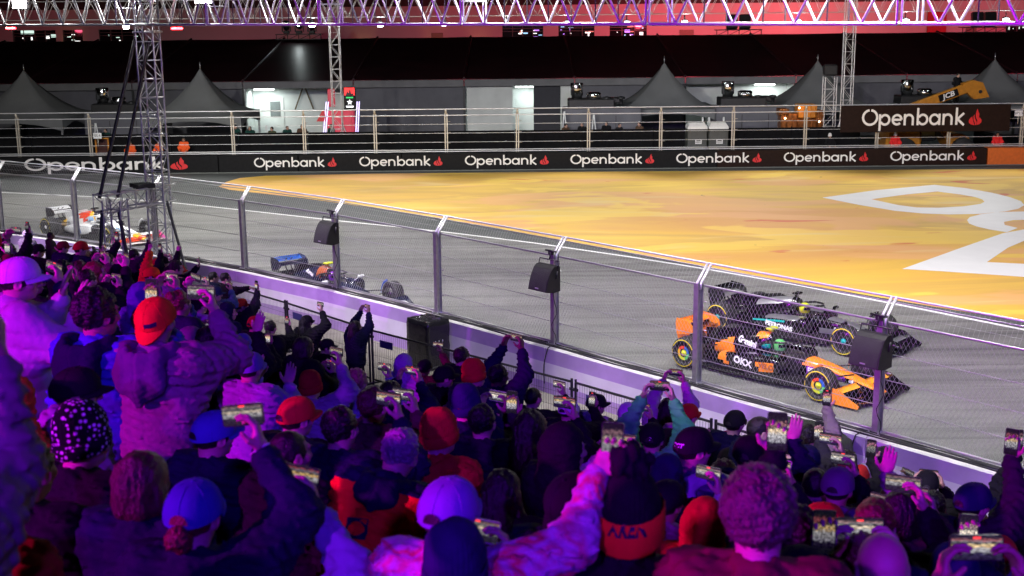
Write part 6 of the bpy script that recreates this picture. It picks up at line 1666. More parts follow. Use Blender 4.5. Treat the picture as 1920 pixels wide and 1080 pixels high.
for ax, (w, h) in (('L', (.160, .079)), ('P', (.079, .160))):
    for cn, cmat in (('dark', M_ph), ('pink', M_ph2)):
        b = MB(); n = 5; rr = .011; ring = []
        for (cx, cz, a0) in ((w / 2 - rr, h / 2 - rr, 0), (-w / 2 + rr, h / 2 - rr, 90), (-w / 2 + rr, -h / 2 + rr, 180), (w / 2 - rr, -h / 2 + rr, 270)):
            for i in range(n): a_ = R(a0 + 90 * i / (n - 1)); ring.append((cx + rr * math.cos(a_), cz + rr * math.sin(a_)))
        m = len(ring); vs = [(x, -.0045, z) for x, z in ring] + [(x, .0045, z) for x, z in ring]
        b.add(vs, [tuple(range(m)), tuple(range(m, 2 * m))[::-1]] + [(i, m + i, m + (i + 1) % m, (i + 1) % m) for i in range(m)], 0)
        for k in range(3): b.lathe([(.0, .0085), (.006, .0085), (.007, .0045)], 10, Matrix.Translation((w / 2 - .014 - (.0 if ax == 'P' else .016 * (k % 2)), 0, h / 2 - .014 - (.016 * k if ax == 'P' else .016 * (k // 2)))) @ Matrix.Rotation(R(-90), 4, 'X'))
        PHONE[ax + cn] = b.mesh('phone', cmat)
    b = MB(); b.poly([(-w / 2 + .004, -.0052, -h / 2 + .004), (w / 2 - .004, -.0052, -h / 2 + .004), (w / 2 - .004, -.0052, h / 2 - .004), (-w / 2 + .004, -.0052, h / 2 - .004)])
    b.v.append((0, -.0050, 0)); PHONE[ax + 's'] = b.mesh('screen', screen_mat('screen_' + ax, ax))
b = MB(); b.box((0, -.0056, .0), (.022, .0006, .006)); PHONE['rec'] = b.mesh('record_badge', M_phr)

def setm(o, m):
    if o.material_slots: o.material_slots[0].link = 'OBJECT'; o.material_slots[0].material = m
TOPS['mid grey'] = cloth('mid_grey', (.115, .11, .14))
HOODC = {'tan': 'mid grey', 'orange': 'navy', 'black': 'dark grey', 'blue': 'navy', 'puffer purple': 'lavender'}
GROUP = 'spectators in the grandstand'
people_made = []
def add_person(x, y, z, face, scale, pose, yaw, skin, top, style, head, hcol, label, who, lean=0.0, trou=1, haircol='black', group=GROUP, phone='dark', ptilt=0.0, seat=0, fwd=0):
    body, jackets, ph, legs, arms = build_pose(pose, bool(seat))
    M = Matrix.Translation((x, y, z)) @ Matrix.Rotation(R(-face), 4, 'Z') @ Matrix.Rotation(R(lean), 4, 'Y') @ Matrix.Rotation(R(-fwd), 4, 'X') @ Matrix.Scale(scale, 4)
    o = link('person', body_mesh(pose, yaw, bool(seat)), None, M); setm(o, SKIN[skin]); tag(o, label, 'person', group)
    j = link('jacket', jackets[style], o); setm(j, TOPS[top])
    if style == 'hood' and head != 'hood':
        hd = link('hood', ACC['hooddown'], o); setm(hd, TOPS[HOODC.get(top, top)])
    t, f = legs; t = link('trousers', t, o); setm(t, TROU[trou]); f = link('footwear', f, o); setm(f, M_shoe)
    HM = Matrix.Translation(HC) @ Matrix.Rotation(R(yaw), 4, 'Z')
    def acc(name, key, m, par=o, MM=None):
        a = link(name, ACC[key], par, HM @ (MM or Matrix.Identity(4)) if par is o else (MM or Matrix.Identity(4))); setm(a, m); return a
    acc('face_detail', 'face', None) if False else link('face_detail', ACC['face'], o, HM)
    hm = HAIR[haircol]
    if head in ('cap', 'capback', 'longcap', 'buncap'):
        acc('hair', 'long' if head == 'longcap' else 'nape', hm, MM=Matrix.Scale(.93, 4) if head == 'longcap' else None)
        c = acc('cap', 'cap', HATS[hcol], MM=(Matrix.Translation((0, -.012, .004)) @ Matrix.Rotation(R(180), 4, 'Z') @ Matrix.Rotation(R(-24), 4, 'X') if head == 'capback' else Matrix.Translation((0, .004, .006))) @ Matrix.Scale(1.03, 4)); acc('brim', 'brim', HATS[hcol], c, Matrix.Translation((0, .070, .010)) @ Matrix.Rotation(R(-26), 4, 'X') @ Matrix.Translation((0, -.070, 0)) if head == 'capback' else None)
        if head != 'capback': acc('strap_gap', 'gap', hm, c)
        if head == 'buncap': acc('hair_bun', 'bun', hm, MM=Matrix.Translation((0, -.125, -.045)))
    elif head in ('beanie', 'pom'):
        acc('hair', 'bob' if head == 'pom' else 'crop', hm, MM=Matrix.Translation((0, 0, -.02)) @ Matrix.Diagonal((.86, .86, 1.0, 1)) if head == 'pom' else None); c = acc('beanie', 'beanie', HATS[hcol]); acc('cuff', 'cuff', HATS[hcol if head == 'beanie' else 'orange'], c, Matrix.Translation((0, 0, .020)) @ Matrix.Diagonal((1.10, 1.10, 1.8, 1)) if head == 'pom' else None)
        if head == 'pom': acc('pompom', 'pom', HATS['black'], c, Matrix.Translation((0, -.03, .178)) @ Matrix.Scale(1.05, 4))
    elif head == 'hood': acc('hair', 'crop', hm); h_ = acc('hood', 'hood', TOPS[top])
    elif head == 'bald': pass
    elif head == 'bun': acc('hair', 'crop', hm); acc('hair', 'short', hm); acc('hair_bun', 'bun', hm, MM=Matrix.Translation((0, -.10, .07)))
    else: acc('hair', head, hm)
    if ph is not None:
        (px, py, pz), ax = ph
        PM = M @ Matrix.Translation((px, py, pz)) @ Matrix.Rotation(R(ptilt), 4, 'Y') @ Matrix.Rotation(R(-6), 4, 'X')
        p = link('phone', PHONE[ax + phone], None, PM)
        tag(p, f'{"upright" if ax == "P" else "sideways"} {"lit phone held by" if len(who.split()) > 9 else "phone with lit screen held by"} {who}', 'phone', 'phones held up by spectators')
        link('screen', PHONE[ax + 's'], p); people_made.append(1)
        if len(people_made) % 3 == 0: link('record_badge', PHONE['rec'], p, Matrix.Translation((0, 0, .032 if ax == 'L' else .066)))
    return o

# (x, y, foot height, facing, scale, pose, head turn, skin, top, cut, headwear, colour, label, short name, lean, trousers, hair, phone case, phone tilt)
PEOPLE = [
(-1.44, 2.73, 5.33, -4, 1.011, 'forearm', 0, 1, 'tan', 'plain', 'short', '', 'person at the left edge whose raised forearm fills the edge', 'person at the left edge', 0, 1, 'black', 'dark', 0, 0, 0),
(-1.68, 4.15, 4.81, 20, 0.983, 'watch', 0, 0, 'black', 'plain', 'short', '', 'person with thick dark hair beside the dotted cap in the lower left', 'person with thick dark hair at lower left', 0, 1, 'black', 'dark', 0, 1, 0),
(-1.5, 3.28, 5.05, 15, 0.983, 'watch', 0, 0, 'dark red', 'plain', 'short', '', 'person in dark red jacket cut off by the bottom left corner', 'person in dark red at the bottom left corner', 0, 1, 'black', 'dark', 0, 1, 0),
(-2.84, 7.14, 4.76, 58, 1.051, 'clap', -10, 0, 'white', 'puffer', 'cap', 'white', 'person in white cap and white jacket with both open hands raised', 'person in white cap', 0, 1, 'black', 'dark', 0, 0, 0),
(-2.07, 5.75, 4.61, 50, 0.983, 'pocket', -20, 0, 'lavender', 'plain', 'cap', 'black', 'person in black cap and pale top seen in profile at the left', 'person in black cap at left', 0, 1, 'black', 'dark', 0, 1, 0),
(-1.66, 4.65, 4.75, 35, 0.983, 'watch', 0, 0, 'black', 'plain', 'beanie', 'dotted', 'person in black knit cap with pale dots in the lower left', 'person in dotted cap', 0, 1, 'black', 'dark', 0, 1, 0),
(-2.21, 6.6, 4.68, 22, 1.047, 'onep', -20, 1, 'blue', 'hood', 'curly', '', 'person with dark curly hair in a bright blue hooded jacket', 'curly haired person in blue', 0, 1, 'black', 'dark', 0, 0, 0),
(-1.87, 6.49, 4.68, 14, 1.039, 'side', 0, 0, 'tan', 'hood', 'capback', 'orange', 'person in orange cap worn backwards and tan hooded jacket filming', 'person in the backwards orange cap', 0, 1, 'black', 'dark', 0, 0, 0),
(-1.25, 4.04, 4.89, 15, 0.926, 'watch', 0, 0, 'navy', 'plain', 'bob', '', 'person with shiny brown bobbed hair in the lower left foreground', 'person with brown bobbed hair', 0, 1, 'brown', 'dark', 0, 0, 0),
(-1.03, 3.83, 4.86, 12, 0.926, 'sideh', 0, 0, 'navy', 'plain', 'buncap', 'blue', 'person in blue cap with low hair bun raising one arm', 'person in blue cap with hair bun', 0, 1, 'auburn', 'dark', -8, 0, 0),
(-1.49, 5.99, 4.31, 30, 0.983, 'watch', -15, 0, 'navy', 'plain', 'cap', 'blue', 'person in plain blue cap behind the raised hand with bracelet', 'person in plain blue cap', 0, 1, 'black', 'dark', 0, 1, 0),
(-0.87, 3.88, 4.51, 10, 0.983, 'sideh', 0, 0, 'lavender', 'plain', 'short', '', 'person at the bottom edge holding a phone above pale sleeves', 'person with pale sleeves at the bottom edge', 0, 1, 'brown', 'dark', 8, 1, 0),
(-0.89, 4.8, 4.69, 20, 0.926, 'lean', 0, 0, 'orange', 'hood', 'short', '', 'grey haired person in red orange and navy jacket with square emblem', 'person in red orange jacket', 8, 1, 'grey', 'dark', 0, 0, 24),
(-0.42, 6.75, 4.03, 32, 0.992, 'watch', -15, 0, 'red', 'hood', 'beanie', 'red', 'person in tall red knit hat and red scarf beside grey haired person', 'person in tall red knit hat', 0, 1, 'black', 'dark', 0, 0, 0),
(-0.21, 3.69, 4.91, 20, 0.926, 'reach', -5, 0, 'tie dye', 'plain', 'cap', 'violet', 'person in violet cap whose pink and white patterned sleeve reaches right', 'person in violet cap and patterned sleeve', 0, 1, 'black', 'dark', 0, 0, 0),
(-0.18, 3.51, 4.72, 8, 0.983, 'both', 0, 0, 'black', 'plain', 'beanie', 'navy', 'person in navy knit hat filming with pink phone at bottom centre', 'person in navy knit hat at bottom centre', 0, 1, 'black', 'pink', 9, 1, 0),
(-0.06, 5.55, 4.26, 25, 0.926, 'watch', 0, 0, 'black', 'plain', 'long', '', 'person with long straight dark hair near the bottom centre', 'person with long dark hair', 0, 1, 'black', 'dark', 0, 0, 0),
(0.36, 3.83, 4.68, 24, 1.022, 'watch', 10, 0, 'black', 'plain', 'pom', 'black', 'person in black and orange knit hat with big black pompom', 'person in pompom hat', 0, 1, 'black', 'dark', 0, 0, 0),
(0.89, 5.6, 4.03, 20, 0.946, 'chest', -15, 0, 'red', 'hood', 'hood', '', 'person in bright red hooded top beside the curly grey head', 'person in bright red hood', 0, 1, 'black', 'dark', 0, 0, 0),
(0.68, 3.35, 4.83, 14, 1.051, 'watch', 0, 0, 'maroon', 'plain', 'curly', '', 'large curly haired head in dark red collared jacket near the bottom right', 'big curly haired person', 0, 1, 'dusty', 'dark', 0, 0, 0),
(0.93, 3.87, 4.37, 10, 1.051, 'onep', 0, 0, 'black', 'plain', 'cap', 'black', 'person in dark cap at the bottom edge right of the curly head', 'person in dark cap at the bottom edge', 0, 1, 'black', 'dark', 0, 0, 0),
(1.2, 3.88, 4.43, 5, 1.051, 'both', 0, 0, 'navy', 'plain', 'bald', '', 'bald person filming at the bottom edge on the right', 'bald person', 0, 1, 'black', 'dark', 0, 0, 0),
(1.08, 4.55, 4.35, 15, 0.992, 'onehl', 0, 0, 'black', 'plain', 'short', '', 'person holding an upright phone beside the curly grey head', 'person beside the curly grey head', 0, 1, 'black', 'dark', 0, 0, 0),
(1.26, 4.34, 4.35, 20, 1.007, 'watch', 0, 0, 'dark grey', 'plain', 'short', '', 'person with brown hair looking ahead above the bald head', 'brown haired person above the bald head', 0, 1, 'brown', 'dark', 0, 0, 0),
(1.78, 4.81, 4.03, 12, 1.016, 'onep', 0, 0, 'navy', 'plain', 'cap', 'navy', 'person with upright phone at the bottom right edge', 'person at the bottom right edge', 0, 1, 'black', 'dark', 0, 0, 0),
(1.44, 3.37, 4.42, 2, 1.051, 'mid', 0, 1, 'black', 'plain', 'short', '', 'person filming from below the bottom right corner', 'person in the bottom right corner', 0, 1, 'black', 'dark', 0, 0, 0),
(-1.16, 6.46, 4.35, 30, 0.918, 'watch', -15, 0, 'black', 'hood', 'cap', 'red', 'person in dark red cap and black hooded jacket left of centre', 'person in dark red cap', 0, 1, 'black', 'dark', 0, 0, 0),
(-1.06, 5.68, 4.32, 28, 0.983, 'watch', -20, 1, 'black', 'plain', 'crop', '', 'person in black jacket with pale back print below the red cap', 'person with pale back print', 0, 1, 'black', 'dark', 0, 1, 0),
(-0.88, 6.13, 4.35, 28, 0.947, 'side', 0, 0, 'navy', 'plain', 'short', '', 'dark haired person filming sideways left of the red orange jacket', 'dark haired person filming at centre left', 0, 1, 'black', 'dark', 0, 0, 0),
(-1.59, 9.61, 3.69, 35, 0.857, 'sideh', 0, 0, 'white', 'hood', 'beanie', 'red', 'person in red hat with pale raised sleeve at centre left', 'person in red hat with pale sleeve', 0, 1, 'black', 'dark', 0, 0, 0),
(-1.36, 10.66, 3.37, 30, 0.885, 'side', 0, 0, 'pale blue', 'plain', 'curly', '', 'fair curly haired person in pale striped jacket near centre', 'fair curly haired person', 0, 1, 'fair', 'dark', 0, 0, 0),
(-1.28, 14.51, 2.39, 30, 0.923, 'watch', -20, 0, 'lavender', 'hood', 'hood', '', 'person wearing a lavender hood up beside the wrapped stack', 'person in lavender hood', 0, 1, 'black', 'dark', 0, 0, 0),
(-1.13, 15.65, 2.07, 25, 0.898, 'sideh', 0, 2, 'maroon', 'plain', 'cap', 'black', 'person in black cap holding up a phone by the wrapped stack', 'person in black cap by the wrapped stack', 0, 1, 'black', 'dark', 0, 0, 0),
(-0.61, 14.47, 2.39, 38, 0.987, 'watch', 0, 0, 'black', 'plain', 'short', '', 'person with tousled dark hair just right of the wrapped stack', 'tousled haired person', 0, 1, 'black', 'dark', 0, 0, 0),
(-0.72, 12.54, 2.72, 45, 0.978, 'watch', -20, 0, 'black', 'plain', 'cap', 'black', 'person in black cap and black jacket beside the pink knit hat', 'person in black cap and jacket', 0, 1, 'black', 'dark', 0, 0, 0),
(-0.37, 11.36, 3.05, 40, 0.993, 'pocket', -25, 0, 'navy', 'plain', 'beanie', 'red', 'person in pinkish red knit hat and navy jacket near centre', 'person in pinkish red knit hat', 0, 1, 'black', 'dark', 0, 0, 0),
(-0.16, 12.43, 2.72, 42, 0.997, 'high', -5, 2, 'navy', 'plain', 'short', '', 'dark haired person with both arms raised right of the pink knit hat', 'dark haired person with raised arms', 0, 1, 'black', 'dark', 0, 0, 0),
(0.1, 7.8, 3.7, 28, 1.004, 'side', 0, 0, 'black', 'plain', 'long', '', 'long haired person in black filming at centre', 'long haired person in black at centre', 0, 1, 'black', 'dark', 0, 0, 0),
(0.26, 6.47, 4.03, 45, 0.995, 'watch', -25, 0, 'black', 'hood', 'hood', '', 'person in black hood with an orange shoulder right of centre', 'person in black hood', 0, 1, 'black', 'dark', 0, 0, 0),
(-0.21, 7.98, 3.7, 20, 0.991, 'onep', 0, 0, 'dark grey', 'plain', 'short', '', 'person raising an upright phone right of the red knit hat', 'person right of the red knit hat', 0, 1, 'black', 'dark', 0, 0, 0),
(0.19, 12.77, 2.39, 40, 0.994, 'side', 0, 0, 'black', 'plain', 'crop', '', 'person filming low behind the crowd barrier at centre right', 'person filming by the crowd barrier', 0, 1, 'black', 'dark', 0, 0, 0),
(0.54, 12.35, 2.39, 35, 0.99, 'onep', 0, 0, 'black', 'plain', 'cap', 'white', 'person in white cap in front of the crowd barrier post', 'person in white cap by the barrier post', 0, 1, 'black', 'dark', 0, 0, 0),
(0.9, 13.61, 2.06, 48, 0.986, 'pocket', -25, 0, 'lavender', 'plain', 'cap', 'black', 'person in dark cap and pale lavender jacket near the barrier', 'person in pale lavender jacket', 0, 1, 'black', 'dark', 0, 0, 0),
(1.13, 12.21, 2.39, 30, 0.989, 'both', 0, 0, 'black', 'plain', 'capback', 'white', 'person in white cap worn backwards with orange emblem jacket', 'person in backwards white cap', 0, 1, 'black', 'dark', 0, 0, 0),
(1.79, 14.26, 1.74, 25, 1.025, 'high', 0, 0, 'white', 'plain', 'long', '', 'long haired person filming with both arms high against the wall', 'long haired person with arms high', 0, 1, 'black', 'dark', 0, 0, 0),
(1.83, 12.89, 2.06, 30, 1.042, 'watch', -20, 0, 'pink', 'plain', 'cap', 'red', 'person in red cap near the pale wall right of centre', 'person in red cap by the pale wall', 0, 1, 'black', 'dark', 0, 0, 0),
(1.07, 9.47, 3.05, 18, 1.0, 'high', 0, 0, 'neon green', 'hood', 'cap', 'black', 'person in black cap and neon green hooded top filming overhead', 'person in neon green top', 0, 1, 'black', 'dark', 0, 0, 0),
(1.05, 7.21, 3.7, 42, 1.039, 'watch', -25, 0, 'puffer purple', 'hood', 'cap', 'black', 'large person in black cap and shiny purple hooded puffer jacket', 'person in purple puffer jacket', 0, 1, 'black', 'dark', 0, 0, 0),
(2.23, 12.41, 2.06, 40, 1.086, 'watch', 0, 0, 'navy', 'plain', 'cap', 'black', 'person in dark cap and navy jacket against the pale wall', 'person in dark cap against the wall', 0, 1, 'black', 'dark', 0, 0, 0),
(2.01, 10.03, 2.76, 62, 1.097, 'pocket', -20, 0, 'navy', 'plain', 'crop', '', 'person with receding dark hair in navy jacket in profile', 'person with receding hair', 0, 1, 'black', 'dark', 0, 0, 0),
(1.53, 7.97, 3.37, 25, 1.046, 'wave', 0, 0, 'navy', 'plain', 'cap', 'black', 'person in dark cap with raised open hand below receding hair', 'person with raised open hand', 0, 1, 'black', 'dark', 0, 0, 0),
(0.6, 7.39, 3.7, 15, 0.978, 'both', 0, 0, 'white', 'plain', 'short', '', 'person filming just above the pompom hat', 'person filming above the pompom hat', 0, 1, 'black', 'dark', 0, 0, 0),
(2.47, 10.8, 2.39, 35, 1.08, 'onep', 0, 0, 'dark grey', 'plain', 'short', '', 'dark haired person filming left of the green tarpaulin', 'dark haired person left of the tarpaulin', 0, 1, 'black', 'dark', 0, 0, 0),
(3.07, 12.73, 1.78, 25, 1.097, 'oneh', 0, 0, 'tan', 'plain', 'short', '', 'person holding a phone high beside the green tarpaulin', 'person holding a phone high by the tarpaulin', 0, 1, 'black', 'dark', 0, 0, 0),
(2.07, 8.65, 3.05, 30, 1.053, 'side', 0, 0, 'maroon', 'plain', 'cap', 'navy', 'person in navy cap filming below the green tarpaulin', 'person in navy cap below the tarpaulin', 0, 1, 'black', 'dark', 0, 0, 0),
(2.83, 10.37, 2.39, 35, 1.066, 'onep', 0, 1, 'black', 'plain', 'long', '', 'long haired person filming in front of the green tarpaulin', 'long haired person by the tarpaulin', 0, 1, 'black', 'dark', 0, 0, 0),
(4.24, 13.98, 1.09, 45, 1.097, 'watch', -20, 2, 'white', 'hood', 'short', '', 'dark haired person in white hooded top standing by the purple wall', 'person in white hooded top', 0, 1, 'black', 'dark', 0, 0, 0),
(1.88, 7.56, 3.37, 30, 1.009, 'side', 0, 0, 'black', 'plain', 'crop', '', 'short haired person filming right of the curly grey head', 'short haired person right of the curly head', 0, 1, 'black', 'dark', 0, 0, 0),
(1.98, 7.43, 3.37, 30, 1.03, 'wave', 0, 0, 'grey', 'hood', 'cap', 'grey', 'person in grey cap and grey hood with a raised hand', 'person in grey cap and hood', 0, 1, 'black', 'dark', 0, 0, 0),
(3.06, 8.8, 2.72, 25, 1.007, 'watch', 0, 0, 'knit', 'plain', 'short', '', 'dark haired person in blue patterned knit sweater at the right', 'dark haired person in patterned sweater', 0, 1, 'black', 'dark', 0, 0, 0),
(3.66, 10.72, 2.06, 20, 1.061, 'both', 0, 0, 'black', 'plain', 'cap', 'black', 'person in black cap filming against the pale wall at right', 'person in black cap at the right wall', 0, 1, 'black', 'dark', 0, 0, 0),
(2.9, 7.65, 3.06, 40, 1.097, 'oneh', -20, 0, 'dark grey', 'plain', 'cap', 'navy', 'person in navy cap with phone raised at the right', 'person in navy cap at the right', 0, 1, 'black', 'dark', 0, 0, 0),
(3.78, 9.25, 2.39, 40, 1.033, 'watch', 0, 0, 'black', 'plain', 'beanie', 'black', 'person in black knit hat by the wall at the right edge', 'person in black knit hat at right', 0, 1, 'black', 'dark', 0, 0, 0),
(3.93, 9.09, 2.51, 15, 1.097, 'onehl', 0, 0, 'black', 'plain', 'short', '', 'person at the right edge holding a phone up to the wall', 'person at the right edge', 0, 1, 'black', 'dark', 0, 0, 0),
(1.97, 6.13, 3.7, 25, 1.049, 'both', 0, 0, 'brown', 'plain', 'bob', '', 'person with brown bobbed hair filming left of patterned sweater', 'brown bobbed haired person', 0, 1, 'black', 'dark', 0, 0, 0),
(1.58, 5.28, 4.03, 25, 1.025, 'side', 0, 0, 'black', 'plain', 'short', '', 'person filming in the lower right between raised phones', 'person filming in the lower right', 0, 1, 'auburn', 'dark', 0, 0, 0),
(-10.07, 26.26, 2.06, 35, 0.898, 'watch', -30, 1, 'white', 'plain', 'cap', 'white', 'person in white cap at the top left of the crowd', 'person in white cap at top left', 0, 1, 'black', 'dark', 0, 0, 0),
(-11.78, 32.25, 1.08, 60, 0.865, 'watch', 0, 2, 'olive', 'plain', 'crop', '', 'dark haired person by the wall behind the white racing car', 'dark haired person by the wall', 0, 1, 'black', 'dark', 0, 0, 0),
(-7.87, 19.69, 2.65, 35, 1.057, 'oneh', 0, 0, 'black', 'plain', 'short', '', 'person raising a phone at the far left edge', 'person raising a phone at far left', 0, 1, 'black', 'dark', 0, 1, 0),
(-8.85, 23.48, 1.96, 55, 1.057, 'side', 0, 0, 'black', 'plain', 'cap', 'black', 'person in black cap filming near the far left', 'person in black cap at far left', 0, 1, 'black', 'dark', 0, 1, 0),
(-8.04, 22.53, 2.39, 40, 0.934, 'watch', -20, 0, 'navy', 'plain', 'cap', 'maroon', 'person in dark red cap behind the red cap at left', 'person in maroon cap', 0, 1, 'black', 'dark', 0, 0, 0),
(-6.86, 19.99, 2.72, 55, 0.994, 'point', -10, 0, 'navy', 'plain', 'cap', 'red', 'person in bright red cap with stretched arm below the white car', 'person in bright red cap', 0, 1, 'black', 'dark', 0, 0, 0),
(-5.62, 15.71, 3.37, 30, 0.901, 'watch', 0, 0, 'black', 'plain', 'curly', '', 'person with big dark hair in front of the red cap at left', 'person with big dark hair at left', 0, 1, 'black', 'dark', 0, 0, 0),
(-4.4, 12.94, 3.7, 35, 0.964, 'both', 0, 0, 'black', 'plain', 'short', '', 'person filming above the curly hair in blue jacket', 'person filming above the blue jacket', 0, 1, 'black', 'dark', 0, 0, 0),
(-6.06, 18.86, 2.72, 35, 0.995, 'onehl', 0, 0, 'black', 'plain', 'short', '', 'dark haired person filming beneath the truss tower', 'dark haired person beneath the tower', 0, 1, 'black', 'dark', 0, 0, 0),
(-5.82, 18.58, 2.72, 45, 0.899, 'watch', -25, 0, 'pale blue', 'plain', 'cap', 'teal', 'person in teal cap and pale jacket near the truss tower', 'person in teal cap', 0, 1, 'black', 'dark', 0, 0, 0),
(-7.47, 24.87, 1.74, 45, 0.973, 'oneh', 0, 0, 'dark grey', 'plain', 'short', '', 'person with phone raised below the tower leg', 'person below the tower leg', 0, 1, 'black', 'dark', 0, 0, 0),
(-6.42, 21.93, 2.06, 40, 0.977, 'oneh', 0, 0, 'black', 'plain', 'crop', '', 'short haired person filming right below the tower', 'short haired person below the tower', 0, 1, 'black', 'dark', 0, 0, 0),
(-6.67, 23.92, 1.74, 50, 0.989, 'fistr', -20, 0, 'black', 'plain', 'longcap', 'black', 'person in dark cap with fist raised below the tower', 'person in dark cap with raised fist', 0, 1, 'black', 'dark', 0, 0, 0),
(-5.12, 17.74, 2.72, 55, 1.0, 'fist', -25, 0, 'orange', 'plain', 'cap', 'orange', 'person in orange cap with arm raised left of centre', 'person in orange cap with raised arm', 0, 1, 'black', 'dark', 0, 0, 0),
(-5.83, 21.79, 2.06, 70, 0.98, 'reach', -10, 0, 'black', 'plain', 'curly', '', 'curly dark haired person holding a phone out towards the wall', 'curly dark haired person by the wall', 0, 1, 'black', 'dark', 0, 0, 0),
(-4.83, 17.59, 2.72, 55, 0.989, 'watch', -20, 0, 'grey', 'plain', 'cap', 'pink', 'person in pale pink cap below the curly dark hair', 'person in pink cap', 0, 1, 'black', 'dark', 0, 0, 0),
(-6.51, 27.31, 0.76, 55, 0.983, 'watch', -15, 0, 'navy', 'plain', 'short', '', 'dark haired person standing next to the pointing person', 'dark haired person beside the pointing one', 0, 1, 'black', 'dark', 0, 0, 0),
(-6.16, 26.89, 0.76, 80, 1.021, 'point', 5, 0, 'black', 'plain', 'short', '', 'dark haired person pointing at the track across the wall', 'pointing person', 0, 1, 'black', 'dark', 0, 0, 0),
(-4.34, 18.14, 2.39, 45, 0.98, 'watch', -25, 0, 'puffer purple', 'plain', 'cap', 'navy', 'person in navy cap and shiny striped jacket below pointing person', 'person in shiny striped jacket', 0, 1, 'black', 'dark', 0, 0, 0),
(-3.66, 16.01, 2.72, 45, 0.91, 'watch', -30, 0, 'navy', 'hood', 'hood', '', 'person in navy hood left of the crowd barrier', 'person in navy hood', 0, 1, 'black', 'dark', 0, 0, 0),
(-4.22, 19.32, 2.06, 45, 0.908, 'oneh', -10, 0, 'dark grey', 'plain', 'cap', 'red', 'person in red cap filming by the barrier end', 'person in red cap by the barrier end', 0, 1, 'black', 'dark', 0, 0, 0),
(-3.23, 15.51, 2.72, 35, 0.883, 'chest', 0, 0, 'black', 'plain', 'cap', 'red', 'person in small red cap filming behind the navy hood', 'person in small red cap', 0, 1, 'black', 'dark', 0, 0, 0),
(-3.3, 16.92, 2.37, 25, 0.857, 'onep', 0, 0, 'black', 'plain', 'short', '', 'person filming upright beside the black barrier post', 'person beside the black barrier post', 0, 1, 'black', 'dark', 0, 0, 0),
(-3.24, 19.47, 1.74, 40, 0.911, 'sideh', 0, 0, 'black', 'plain', 'longcap', 'black', 'long haired person in black cap filming at the crowd barrier', 'long haired person in black cap', 0, 1, 'black', 'dark', 0, 0, 0),
(-2.75, 21.71, 1.08, 48, 0.929, 'high', 0, 0, 'navy', 'plain', 'long', '', 'long haired person with both arms raised at the barrier', 'long haired person with raised arms', 0, 1, 'black', 'dark', 0, 0, 0),
(-2.4, 15.85, 2.38, 58, 0.857, 'watch', -25, 0, 'black', 'plain', 'cap', 'black', 'person in black cap with scarf seen in profile at centre left', 'person in black cap with scarf', 0, 1, 'black', 'dark', 0, 0, 0),
(-2.56, 13.4, 3.02, 30, 0.857, 'chest', 0, 0, 'black', 'hood', 'hood', '', 'person in black hood filming low at centre left', 'person in black hood at centre left', 0, 1, 'black', 'dark', 0, 0, 0),
(-2.44, 9.31, 4.03, 30, 0.926, 'onep', 0, 0, 'grey', 'plain', 'cap', 'grey', 'person in grey cap filming right of the orange cap', 'person in grey cap right of the orange cap', 0, 1, 'black', 'dark', 0, 0, 0),
(-2.22, 9.04, 4.03, 35, 0.967, 'wave', 0, 0, 'black', 'plain', 'short', '', 'person with open hand raised right of the orange cap', 'person with open hand right of the orange cap', 0, 1, 'black', 'dark', 0, 0, 0),
(-1.84, 8.59, 4.03, 25, 0.917, 'clap', 0, 0, 'lavender', 'plain', 'cap', 'violet', 'person in violet cap clapping left of centre', 'person in violet cap clapping', 0, 1, 'black', 'dark', 0, 0, 0),
(-0.86, 7.43, 4.03, 25, 0.967, 'both', 0, 0, 'brown', 'plain', 'short', '', 'brown jacketed person filming left of the tall red hat', 'brown jacketed person', 0, 1, 'brown', 'dark', 0, 0, 0),
(-1.03, 10.26, 3.37, 30, 0.898, 'mid', 0, 0, 'navy', 'plain', 'bob', '', 'person with dark bobbed hair filming at centre', 'person with dark bobbed hair', 0, 1, 'black', 'dark', 0, 0, 0),
(-3.23, 8.93, 4.35, 30, 0.948, 'both', 0, 0, 'navy', 'plain', 'short', '', 'dark haired person filming between the white cap and blue jacket', 'person between the white cap and blue jacket', 0, 1, 'black', 'dark', 0, 0, 0),
(-2.66, 12.2, 3.34, 30, 0.857, 'onep', 0, 0, 'black', 'plain', 'beanie', 'violet', 'person in violet knit hat holding a phone up at left', 'person in violet knit hat', 0, 1, 'black', 'dark', 0, 0, 0),
(-2.33, 5.42, 5.01, 24, 0.917, 'watch', 0, 0, 'orange', 'hood', 'curly', '', 'person with curly grey hair and orange hooded top standing with arms down', 'person with curly grey hair in orange', 0, 1, 'grey', 'pink', 6, 0, 0),
(-3.27, 8.02, 4.68, 30, 0.96, 'side', 0, 0, 'navy', 'plain', 'long', '', 'person with long fair hair and navy jacket filming right handed', 'person with long fair hair in navy', 0, 2, 'fair', 'dark', 10, 0, 0),
(0.2, 4.18, 4.68, 26, 0.963, 'watch', -20, 0, 'navy', 'plain', 'capback', 'black', 'person with backwards black cap and navy jacket standing with arms down', 'person with backwards black cap in navy', 0, 1, 'brown', 'pink', 0, 0, 0),
(-4.94, 11.51, 4.35, 39, 1.029, 'watch', 0, 0, 'grey', 'hood', 'hood', '', 'person with hood up and grey hooded top standing with arms down', 'person with hood up in grey', 0, 0, 'auburn', 'dark', 0, 0, 0),
(-4.65, 11.14, 4.35, 27, 0.92, 'onepl', -20, 0, 'maroon', 'plain', 'capback', 'black', 'person with backwards black cap and maroon jacket holding a phone upright left handed', 'person with backwards black cap in maroon', 0, 0, 'black', 'dark', -6, 0, 0),
